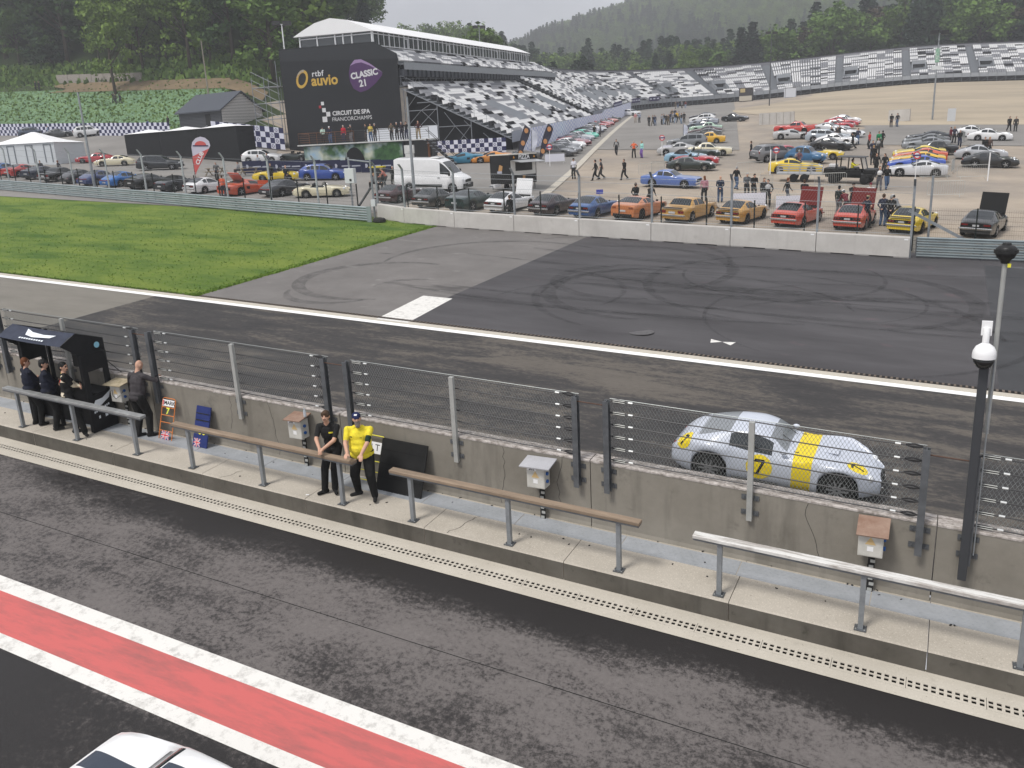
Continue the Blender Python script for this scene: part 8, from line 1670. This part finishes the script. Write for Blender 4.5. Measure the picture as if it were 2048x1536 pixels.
for x, y, pose, f, top, tr, l, kw in [
   (1233, 311, 'walk', 190, BK, (.02, .02, .022), 'person in black shorts walking with a white print', dict(chest=.3)), (1268, 316, 'hips', 185, (.65, .13, .05), .015, 'man in an orange vest and black trousers on the asphalt', dict(sleeve=.02, hair='grey')), (1284, 316, 'relaxed', 150, (.3, .6, .55), (.18, .1, .32), 'woman in a turquoise top and purple trousers', dict(hair='blond', hk='long')), (1148, 358, 'stand', 175, (.55, .55, .6), .02, 'person in a white hoodie and dark cap by the pizza stand', dict(hat=('cap', .02), sleeve=.03)),
   (1192, 361, 'walk', 120, BK, BK, 'person in black carrying a rucksack on the asphalt', {}), (1203, 359, 'walk2', 110, (.05, .05, .055), (.04, .04, .04), 'tall person in grey beside the rucksack carrier', dict(sleeve='skin')), (1249, 360, 'walk2', 150, BK, BK, 'person in black striding across the asphalt alone', {}), (1408, 404, 'relaxed', 25, (.42, .2, .24), .02, 'woman in a pink jacket with a shoulder bag', dict(hair='red', hk='long')), (1440, 405, 'back', 10, (.018, .025, .045), (.05, .08, .14), 'bald man in a navy jacket and jeans', dict(hk='bald')),
   (1472, 380, 'walk', -20, BK, JEAN, 'man in a black jacket walking away by the round sign', dict(hair='grey')), (1493, 396, 'rail', 200, (.12, .13, .14), .02, 'man in a grey-sleeved jacket leaning on a barrier', dict(hair='grey')), (1507, 398, 'rail', 210, BK, .02, 'person in black bent over the barrier', {}), (1528, 410, 'relaxed', 180, BK, BK, 'person in black standing before the gold fastback', dict(hk='long')), (1535, 414, 'pockets', 190, (.03, .03, .03), .02, 'person in dark grey with a white shirt front', dict(chest=.4)), (1573, 409, 'walk', -60, BK, (.05, .06, .08), 'person with red hair walking past the white panels', dict(hair='red')), (1607, 415, 'back', 30, BK, BK, 'person in black looking at the open bonnets', dict(hair='brown')),
   (1272, 421, 'back', -10, .012, .015, 'person in black bending over the orange coupe', dict(hair='brown')), (1300, 421, 'stoop', -10, BK, BK, 'person in black holding paper by the orange coupe', dict(hair='red')), (1675, 431, 'relaxed', -30, (.02, .025, .022), (.16, .16, .17), 'man in a black cap and grey trousers by the red coupe', dict(hat=('cap', .012))), (1704, 424, 'crossed', 190, BK, BK, 'man in a black brimmed hat behind the open bonnet', dict(hat=('brim', .012))), (1690, 436, 'stoop', 40, (.13, .02, .03), .02, 'person in a white cap and maroon top stooping', dict(hat=('cap', .7))), (1738, 424, 'stand', 200, .62, .03, 'person in a white top and maroon cap behind the bonnet', dict(hat=('cap', (.13, .015, .03)))),
   (1732, 456, 'hips', -40, (.012, .016, .03), BK, 'man in a khaki cap with a hand on his hip beside the red coupe', dict(hat=('cap', (.25, .2, .12)), sleeve='skin')), (1764, 452, 'back', -20, (.022, .026, .045), JEAN, 'man in a navy jacket and jeans beside the yellow coupe', dict(hair='brown')), (1779, 455, 'back', 0, BK, NVY, 'man in a black jacket beside the yellow coupe', dict(hair='grey')), (1792, 448, 'stoop', 60, (.2, .21, .22), .03, 'person in a grey cap stooping behind the yellow coupe', dict(hat=('cap', .5))),
   (1727, 372, 'walk2', 70, BK, (.03, .03, .035), 'person in black with rucksack beside the utility cart', {}) if False else (1745, 330, 'relaxed', 20, BK, .03, 'fair-haired man in a black jacket behind the utility cart', dict(hair='blond')), (1752, 348, 'walk', 170, BK, BK, 'tall man in black with a rucksack by the American row', {}), (1768, 350, 'pockets', 150, BK, (.03, .03, .03), 'person with long hair in black by the American row', dict(hair='brown', hk='long')), (1757, 381, 'walk', 190, (.03, .03, .035), (.08, .08, .09), 'person in an open jacket over a white top walking', dict(chest=.6, hair='brown')), (1772, 379, 'walk2', 200, BK, JEAN, 'person in black and jeans walking beside the white top', dict(hair='brown')),
   (1738, 298, 'relaxed', 120, (.42, .03, .03), .03, 'person in a red jacket by the white cars', dict(hair='brown', hk='long')), (1744, 318, 'walk', 190, (.02, .025, .05), (.05, .07, .12), 'person in a navy coat walking from the white cars', {}), (1757, 297, 'relaxed', 200, (.02, .2, .08), BK, 'person in a green jacket by the white cars', dict(hair='brown')), (1764, 295, 'back', 60, BK, .03, 'person in black behind the green jacket', {}), (1755, 312, 'stand', 180, (.08, .08, .08), .03, 'person in grey with a pale rucksack', dict(chest=.35)), (1705, 299, 'walk', 80, BK, BK, 'person in black walking past the black coupe bonnet', {}), (1715, 289, 'back', 160, (.03, .03, .05), JEAN, 'person in a dark top and jeans at the white saloon', {}), (1662, 284, 'relaxed', 190, BK, BK, 'person in black between the pale estate and white coupe', {}), (1674, 286, 'crossed', 170, (.03, .025, .025), BK, 'person in black with folded arms by the white coupe', {}), (1678, 281, 'phone', 180, BK, .03, 'person in black taking a picture of the white saloon', {}),
   (1782, 255, 'back', 20, BK, (.06, .05, .05), 'man in black shorts standing before the concrete slab', dict(hair='dark')), (1794, 254, 'pockets', 150, (.025, .025, .03), JEAN, 'man in a dark jacket and jeans before the concrete slab', {}), (2017, 263, 'walk', 200, BK, BK, 'man in black walking on the grey asphalt at the sand edge', {}), (2030, 264, 'stand', 180, (.045, .04, .035), (.03, .03, .03), 'man in a brown jacket on the grey asphalt at the sand edge', {}), (1502, 318, 'pockets', 100, BK, BK, 'man in black standing alone behind the grey off-roader', dict(hair='brown')), (1900, 288, 'relaxed', 120, (.12, .02, .03), .03, 'person in a maroon jacket by the right row', {}), (1907, 287, 'pockets', 200, (.04, .04, .06), .03, 'person in slate blue beside the maroon jacket', dict(hair='blond')), (1918, 295, 'back', 200, BK, NVY, 'man in a long black coat by the white coupes', dict(hair='grey')), (1968, 312, 'relaxed', 160, BK, BK, 'dark-haired person behind the glossy black coupe', {}), (1977, 312, 'relaxed', 200, (.08, .05, .04), BK, 'blond person behind the glossy black coupe', dict(hair='blond', hk='long')),
   (1586, 346, 'stoop', -30, (.05, .06, .07), .03, 'person in slate stooping by the blue small saloon', dict(hair='grey')), (1597, 340, 'back', 40, (.16, .08, .09), .03, 'person in a dusty pink jacket by the blue small saloon', dict(hair='grey')), (1189, 276, 'back', 190, BK, .02, 'person in black beside the mint green coupe', {}), (1201, 274, 'relaxed', 120, (.1, .08, .1), (.05, .05, .05), 'person in mauve beside the mint green coupe', {}), (1271, 246, 'relaxed', 190, (.5, .22, .22), (.35, .3, .25), 'person in a pink shirt and pale trousers at the far end of the banner row', {}), (1279, 246, 'stand', 170, (.25, .28, .36), .03, 'person in a pale blue shirt at the far end of the banner row', {})]:
    person(x, y, pose, f, top, tr, l, **kw)
for i, (x, y) in enumerate([(1298, 253), (1306, 252), (1310, 252), (1324, 250), (1328, 249), (1333, 250), (1337, 251), (1341, 246), (1346, 246), (1351, 247), (1354, 244), (1344, 238), (1350, 237), (1358, 243), (1363, 248), (1368, 246), (1351, 218), (1356, 217), (1364, 217), (1371, 217)]):
    r3 = random.Random(i); t_ = [(BK, BK, 'black'), ((.09, .07, .05), (.12, .1, .07), 'olive and tan'), ((.03, .035, .06), JEAN, 'navy and jeans'), ((.25, .25, .27), .03, 'pale grey and black'), (.02, (.2, .26, .36), 'black and pale jeans')][i % 5]; far_ = y < 225
    nb = ['walking closest to the silver estate', 'with the camera bag', 'at the head of the group', 'in the front rank', 'beside a friend', 'in the thick of the group', 'with bare arms', 'behind the front rank', 'looking back', 'at the shoulder of the yellow jacket', 'in the yellow jacket', 'at the rear of the group', 'next to the last one', 'stepping aside', 'on the edge of the group', 'apart from the group'][i] if i < 16 else ['farthest towards the kiosks', 'second towards the kiosks', 'third towards the kiosks', 'in dark red towards the kiosks'][i-16]
    top = (.6, .35, .03) if i == 10 else ((.16, .03, .03) if i == 19 else t_[0])
    person(x, y, ('walk', 'walk2', 'relaxed', 'pockets')[i % 4], 170+r3.uniform(-30, 40), top, t_[1], 'person %s%s' % (('dressed in %s, ' % t_[2]) if i not in (10, 19) else '', nb), group='visitors walking up the access road', hair=r3.choice(['dark', 'brown', 'grey', 'blond']))
for x, y, pose, f, top, tr, l, kw in [(86, 356, 'relaxed', 210, BK, BK, 'person in black behind the red coupe of the guardrail row', {}), (121, 356, 'back', 120, (.03, .025, .03), .03, 'person in black behind the midnight blue coupe', dict(hair='red')), (436, 362, 'pockets', 200, (.1, .1, .1), .03, 'person in a grey jacket by the picnic table', dict(hair='grey')), (448, 396, 'relaxed', 30, (.6, .12, .06), (.06, .06, .07), 'person in an orange top behind the white hatchback', dict(hair='brown')), (575, 372, 'back', 60, (.025, .03, .035), .03, 'bald man in a dark jacket by the yellow open sports car', dict(hk='bald')), (545, 366, 'relaxed', 190, BK, BK, 'person in black behind the orange-red sports car', dict(hair='brown')), (519, 345, 'crossed', 180, (.28, .3, .33), .04, 'person in a grey shirt by the white saloon by the black tent', dict(hair='red')), (537, 340, 'stand', 190, (.1, .1, .12), .04, 'person in dark grey by the white saloon by the black tent', {}), (480, 350, 'sit', 160, (.2, .2, .21), .05, 'person in grey sitting at the picnic table', {}),
   (788, 375, 'back', 200, .02, .02, 'man in black standing by the white van', dict(hair='grey')), (772, 376, 'stoop', 120, (.5, .16, .12), .04, 'person in a coral top by the white van', dict(hair='blond')), (752, 378, 'sit', 150, (.14, .14, .14), .03, 'person in a grey top seated by the yellow-lidded bin', dict(hair='blond')), (764, 380, 'sit', 200, BK, .02, 'person in black seated by the yellow-lidded bin', dict(hair='red')), (1022, 432, 'sit', 60, .015, .02, 'person in black sitting beside the white fastback', dict(hair='brown')), (228, 270, 'stand', 200, (.15, .5, .5), (.3, .3, .3), 'person in a turquoise top before the chequered banner', {}), (300, 262, 'stoop', 90, (.03, .06, .2), .03, 'person in blue by the slatted building', {}), (338, 256, 'stand', 180, BK, BK, 'person in black at the corner of the slatted building', {}), (98, 275, 'relaxed', 160, (.2, .26, .36), (.3, .26, .2), 'person in a pale blue shirt by the grey saloon', {}),
   (229, 207, 'walk', 90, BK, (.04, .04, .05), 'person in black on the slope path in front of two others', {}), (233, 208, 'walk2', 90, (.1, .09, .07), .03, 'person in tan on the slope path between two others', {}), (242, 209, 'walk', 90, (.03, .03, .05), .03, 'person in navy on the slope path behind two others', {}), (73, 182, 'stand', 180, BK, BK, 'person in black high on the slope', {}), (80, 182, 'stand', 190, (.04, .035, .04), .03, 'person in brown high on the slope', {})]:
    person(x, y, pose, f, top, tr, l, **kw)

# ------------------------------------------------------------------ trees
def leaf_mat(name, c1, c2):
    def f(k):
        oi = k.N('ObjectInfo'); n = k.noise(.35, 4); v = k.math_('ADD', k.math_('MULTIPLY', oi.outputs['Random'], .55), k.math_('MULTIPLY', n, .45)); c = k.ramp(v, (.25, c1), (.75, c2)); _col(k, c)
        k.b.inputs['Specular IOR Level'].default_value = .15; k.b.inputs['Transmission Weight'].default_value = 0
    return node_mat(name, f, .8)
LM = [leaf_mat('leaf_dark', (.042, .082, .023), (.09, .152, .036)), leaf_mat('leaf_mid', (.07, .13, .03), (.13, .21, .046)), leaf_mat('leaf_spring', (.085, .15, .026), (.155, .225, .045)), leaf_mat('needle', (.012, .028, .014), (.026, .05, .022)), leaf_mat('leaf_copper', (.045, .035, .02), (.075, .055, .032))]
BARK = mat('bark', (.075, .06, .045), .95, var=.3, vs_=3)
def crown_mesh(seed, kind, H=1.0):
    """unit tree, 1 high: many small leaf faces gathered in clumps"""
    r = np.random.RandomState(seed); vs, fs = [], []
    def leaves(c, rad, n, size, flat=1.):
        d = r.normal(size=(n, 3)); d /= np.linalg.norm(d, axis=1)[:, None]; p = c+d*(r.rand(n, 1)**.45)*rad*np.array([1, 1, flat]); nn = d*.6+r.normal(size=(n, 3))*.7+np.array([0, 0, .35]); nn /= np.linalg.norm(nn, axis=1)[:, None]
        a_ = np.cross(nn, r.normal(size=(n, 3))); a_ /= np.linalg.norm(a_, axis=1)[:, None]+1e-9; b_ = np.cross(nn, a_); s_ = size*(.6+.8*r.rand(n, 1)); k = len(vs)
        q = np.stack([p-a_*s_, p-b_*s_*.7, p+a_*s_, p+b_*s_*.7], 1).reshape(-1, 3); vs.extend(q.tolist()); fs.extend([(k+4*i, k+4*i+1, k+4*i+2, k+4*i+3) for i in range(n)])
    if kind == 'conifer':
        for h in np.linspace(.1, .98, 26):
            R0 = .19*(1-h)**.85+.012; nb = max(4, int(13*(1-h)+3)); off = r.rand()*6
            for j in range(nb):
                t = off+2*math.pi*j/nb+r.normal()*.15; L_ = R0*(.7+.5*r.rand())
                for m_ in range(5): f = (m_+.6)/5; leaves(np.array([math.cos(t)*L_*f, math.sin(t)*L_*f, h-.05*f*(1-h)-.012*m_*(1-h)]), .028, 3, .02, .5)
    else:
        nl = 13; top = []
        for j in range(nl): 
            t = r.rand()*6.28; z = .36+.58*r.rand(); rr = (.24*math.sqrt(max(.05, 1-((z-.58)/.44)**2)))*r.rand()**.5; top.append((np.array([rr*math.cos(t), rr*math.sin(t), z]), .1+.07*r.rand()))
        for c, rad in top:
            leaves(c, rad, 85, .021, .8)
            for _ in range(5): d = r.normal(size=3); d /= np.linalg.norm(d); leaves(c+d*rad*.8, rad*.42, 26, .019, .8)
        for j in range(10): t = r.rand()*6.28; leaves(np.array([.2*math.cos(t), .2*math.sin(t), .2+.2*r.rand()]), .07, 30, .02)
    me = bpy.data.meshes.new('crown'); me.from_pydata(vs, [], fs); return me
def trunk_mesh(seed, kind):
    r = random.Random(seed); mb = MB(); mb.tube([(0, 0, -.06), (r.uniform(-.01, .01), r.uniform(-.01, .01), .3), (r.uniform(-.02, .02), r.uniform(-.02, .02), .62), (0, 0, .9)], [.02, .015, .01, .003] if kind != 'conifer' else [.016, .012, .008, .002], 6)
    if kind != 'conifer':
        for k in range(7): t = r.uniform(0, 6.28); z = r.uniform(.25, .6); mb.tube([(0, 0, z), (.09*math.cos(t), .09*math.sin(t), z+.09), (.18*math.cos(t), .18*math.sin(t), z+.2)], [.008, .006, .002], 4)
    return mb.mesh('trunk', BARK, True)
CR = {'broad': [crown_mesh(i, 'broad') for i in range(5)], 'conifer': [crown_mesh(20+i, 'conifer') for i in range(3)]}; TK = {'broad': [trunk_mesh(i, 'broad') for i in range(3)], 'conifer': [trunk_mesh(9, 'conifer')]}
for l_ in CR.values():
    for me in l_: me.materials.append(LM[0])
TREES = []
def tree(x, y, h, kind, lm, wd, label, group, rnd, z=None, name=None):
    e = empty(name or ('conifer' if kind == 'conifer' else 'tree'), (x, y, (zt(x, y) if z is None else z)-.3), rnd.uniform(0, 6.28), label=label, cat='tree', group=group); e.scale = (h*wd, h*wd, h)
    c = put('crown', rnd.choice(CR[kind]), e); c.material_slots[0].link = 'OBJECT'; c.material_slots[0].material = LM[lm]; put('trunk', rnd.choice(TK[kind]), e); TREES.append((x, y)); return c
rnd = random.Random(77)
# wooded slope on the left
n_ = 0
for i in range(2600):
    if n_ >= 185: break
    x = rnd.uniform(-245, -90); y = 111+52*rnd.random()**1.3+max(0, (-120-x))*.12; xb = -84-.5*(y-90)
    if x > xb-1 or any((x-a_)**2+(y-b_)**2 < 13 for a_, b_ in TREES): continue
    k = rnd.random(); con = k < .06; lm = 3 if con else (0 if k < .5 else (1 if k < .86 else 2)); front = y < 122+max(0, (-120-x))*.12
    tree(x, y, rnd.uniform(19, 27) if not front else rnd.uniform(9, 20), 'conifer' if con else 'broad', lm, rnd.uniform(.95, 1.45), ('tall dark conifer in the wood on the slope', 'broadleaf tree with pale spring leaves in the wood on the slope', 'dark green broadleaf tree in the wood on the slope', 'mid green broadleaf tree in the wood on the slope')[0 if con else {2: 1, 0: 2, 1: 3}[lm]], 'trees of the wooded slope', rnd); n_ += 1
# belt of trees behind the stands
n_ = 0; TREES.clear()
for i in range(1500):
    if n_ >= 205: break
    x = rnd.uniform(-118, 118); y = rnd.uniform(287, 345)
    if any((x-a_)**2+(y-b_)**2 < 20 for a_, b_ in TREES): continue
    k = rnd.random(); con = k < (.46 if y > 306 else .26); lm = 3 if con else (1 if k < .75 else (2 if k < .93 else 4)); h = rnd.uniform(23, 31) if con else rnd.uniform(17, 25)
    h *= .62+.68*sm(-105, 0, x)
    tree(x, y, h, 'conifer' if con else 'broad', lm, rnd.uniform(.95, 1.35) if not con else rnd.uniform(.95, 1.4), ('dark conifer in the belt behind the curved stand', 'broadleaf tree with pale spring leaves behind the curved stand', 'mid green broadleaf tree behind the curved stand', 'copper-brown tree behind the curved stand')[0 if con else {2: 1, 1: 2, 4: 3}[lm]], 'trees in the belt behind the curved stand', rnd); n_ += 1
tree(27, 292, 22, 'conifer', 3, 1.9, 'broad spruce standing out at the right end of the curved stand', None, rnd); tree(-62, 300, 25, 'conifer', 3, 1.5, 'tall dark spruce standing out above the belt', None, rnd)
tree(-104, 190, 22, 'broad', 2, 1.2, 'lone pale broadleaf tree rising behind the hospitality box', None, rnd)
for i in range(26): x = rnd.uniform(-118, -98); y = rnd.uniform(226, 262); tree(x, y, rnd.uniform(12, 16), 'conifer', 3, rnd.uniform(1.2, 1.6), 'dark conifer behind the far end of the hospitality box', 'conifers behind the hospitality box', rnd, z=17)
tc_ = tree(-128, 104, 17, 'broad', 2, .8, 'light green young tree at the edge of the slope', None, rnd)
# far woods on the ridges: one mass, scattered
def woods(name, src, m_, pts):
    me = bpy.data.meshes.new(name); me.from_pydata([p_[:3] for p_ in pts], [], []); at_ = me.attributes.new('sc', 'FLOAT', 'POINT'); at_.data.foreach_set('value', [p_[3] for p_ in pts]); o = bpy.data.objects.new(name, me); COL.objects.link(o)
    ng = bpy.data.node_groups.new(name, 'GeometryNodeTree'); ng.interface.new_socket('Geometry', in_out='INPUT', socket_type='NodeSocketGeometry'); ng.interface.new_socket('Geometry', in_out='OUTPUT', socket_type='NodeSocketGeometry'); N = ng.nodes.new; i_, o_ = N('NodeGroupInput'), N('NodeGroupOutput')
    inst = N('GeometryNodeInstanceOnPoints'); ob = N('GeometryNodeObjectInfo'); ob.inputs['Object'].default_value = src; at2 = N('GeometryNodeInputNamedAttribute'); at2.data_type = 'FLOAT'; at2.inputs['Name'].default_value = 'sc'; rv = N('FunctionNodeRandomValue'); rv.data_type = 'FLOAT_VECTOR'; rv.inputs['Max'].default_value = (0, 0, 6.28); sm2 = N('GeometryNodeSetMaterial'); sm2.inputs['Material'].default_value = m_
    Lk = ng.links.new; Lk(i_.outputs[0], inst.inputs['Points']); Lk(ob.outputs['Geometry'], sm2.inputs['Geometry']); Lk(sm2.outputs[0], inst.inputs['Instance']); Lk(at2.outputs['Attribute'], inst.inputs['Scale']); Lk(rv.outputs['Value'], inst.inputs['Rotation']); Lk(inst.outputs[0], o_.inputs[0]); md = o.modifiers.new('scatter', 'NODES'); md.node_group = ng; tag(o, kind='stuff'); return o
def far_mat(name, c): return leaf_mat(name, tuple(q*.7 for q in c), tuple(q*1.25 for q in c))
pts = {'broad': [], 'spring': [], 'conifer': []}
for i in range(700):
    y = rnd.uniform(124, 240); x = rnd.uniform(-330, -100)
    if x < -84-.5*(y-90)-6: pts[rnd.choice(('broad', 'broad', 'broad', 'spring', 'conifer'))].append((x, y, zt(x, y)-1, rnd.uniform(15, 24)))
for i in range(12500):
    y = 345+655*rnd.random()**1.25; x = rnd.uniform(-560, 420)*(y/900)+(.0 if y > 600 else -20)
    q = mnoise.noise(Vector((x*.013, y*.013, 3))); k = q+rnd.uniform(-.35, .35); s_ = 'conifer' if k > .12 else ('spring' if k < -.22 else 'broad'); 
    pts[s_].append((x, y, zt(x, y)-.5, rnd.uniform(14, 20)*(1.25 if y < 600 else 1)*(1.25 if s_ == 'conifer' else 1.0)))
def proto(kind): return [o for o in bpy.data.objects if o.name.startswith('crown') and o.data in CR[kind]][0]
PB, PC = proto('broad'), proto('conifer')
woods('far_woods', PB, far_mat('far_broad', (.08, .135, .032)), pts['broad']); woods('far_woods', PB, far_mat('far_spring', (.13, .2, .04)), pts['spring']); woods('far_woods', PC, far_mat('far_conifer', (.022, .045, .022)), pts['conifer'])
# planted bank with green netting, bare earth strip, undergrowth
MP['bank'] = node_mat('bank', lambda k: (_col(k, k.mix(k.ramp(k.noise(2.6, 6, .75), (.44, 0), (.6, .7)), k.ramp(k.noise(.5, 6), (.3, (.05, .1, .03)), (.7, (.14, .22, .06))), (.22, .36, .27))), k.bump(k.noise(3, 6), .6, .2)), .9)
rows_sheet('planted_bank', axis((90, 106, 2.)), lambda y: (-215, -84-.5*(y-90)-16+.3*(y-90)), 40, .12, MP['bank'])
rows_sheet('earth_strip', axis((105, 108.5, .7)), lambda y: (-146-3*math.sin(y*2), -86-.5*(y-90)-3), 24, .2, MP['hill_soil'])
mb = MB(); r3 = random.Random(8)
for i in range(9000):
    y = r3.uniform(90.5, 116); x = r3.uniform(-200, -84-.5*(y-90)-6)
    if 104.8 < y < 108.7 and r3.random() < .7 and x > -150: continue
    q = P(x, y, .1); s_ = r3.uniform(.1, .3)*(2. if y > 108 else .8); t = r3.uniform(0, 6.28); d = Vector((math.cos(t)*s_, math.sin(t)*s_, 0)); mb.cur = r3.choice((0, 0, 1, 2)); mb.quad(q-d, q+d, q+d*.5+Vector((r3.gauss(0, .1), r3.gauss(0, .1), s_*1.5)), q-d*.6+Vector((0, 0, s_*1.2)))
tag(mb.build('undergrowth', [LM[1], LM[2], LM[0]]), kind='stuff')
o = empty('bush', gp(1385, 206), label='green bush at the foot of the curved stand', cat='bush'); o.scale = (9, 5, 3.2); c = put('foliage', CR['broad'][1], o); c.material_slots[0].link = 'OBJECT'; c.material_slots[0].material = LM[1]; c.location = (0, 0, -.35)

# ------------------------------------------------------------------ misty air
hz = MB(); hz.box((0, 760, 105), (3120, 1620, 232)); hz.v = [Vector((v.x, v.y if v.y > 100 else -20, v.z if v.z > 50 else -90)) for v in hz.v]; o = hz.build('haze', None); tag(o, kind='stuff')
hm = bpy.data.materials.new('haze'); hm.use_nodes = True; nt = hm.node_tree; nt.nodes.clear(); ho = nt.nodes.new('ShaderNodeOutputMaterial'); pv = nt.nodes.new('ShaderNodeVolumePrincipled'); pv.inputs['Color'].default_value = (.95, .97, 1, 1); pv.inputs['Density'].default_value = .00076; pv.inputs['Anisotropy'].default_value = .2; nt.links.new(pv.outputs[0], ho.inputs['Volume']); o.data.materials.append(hm)
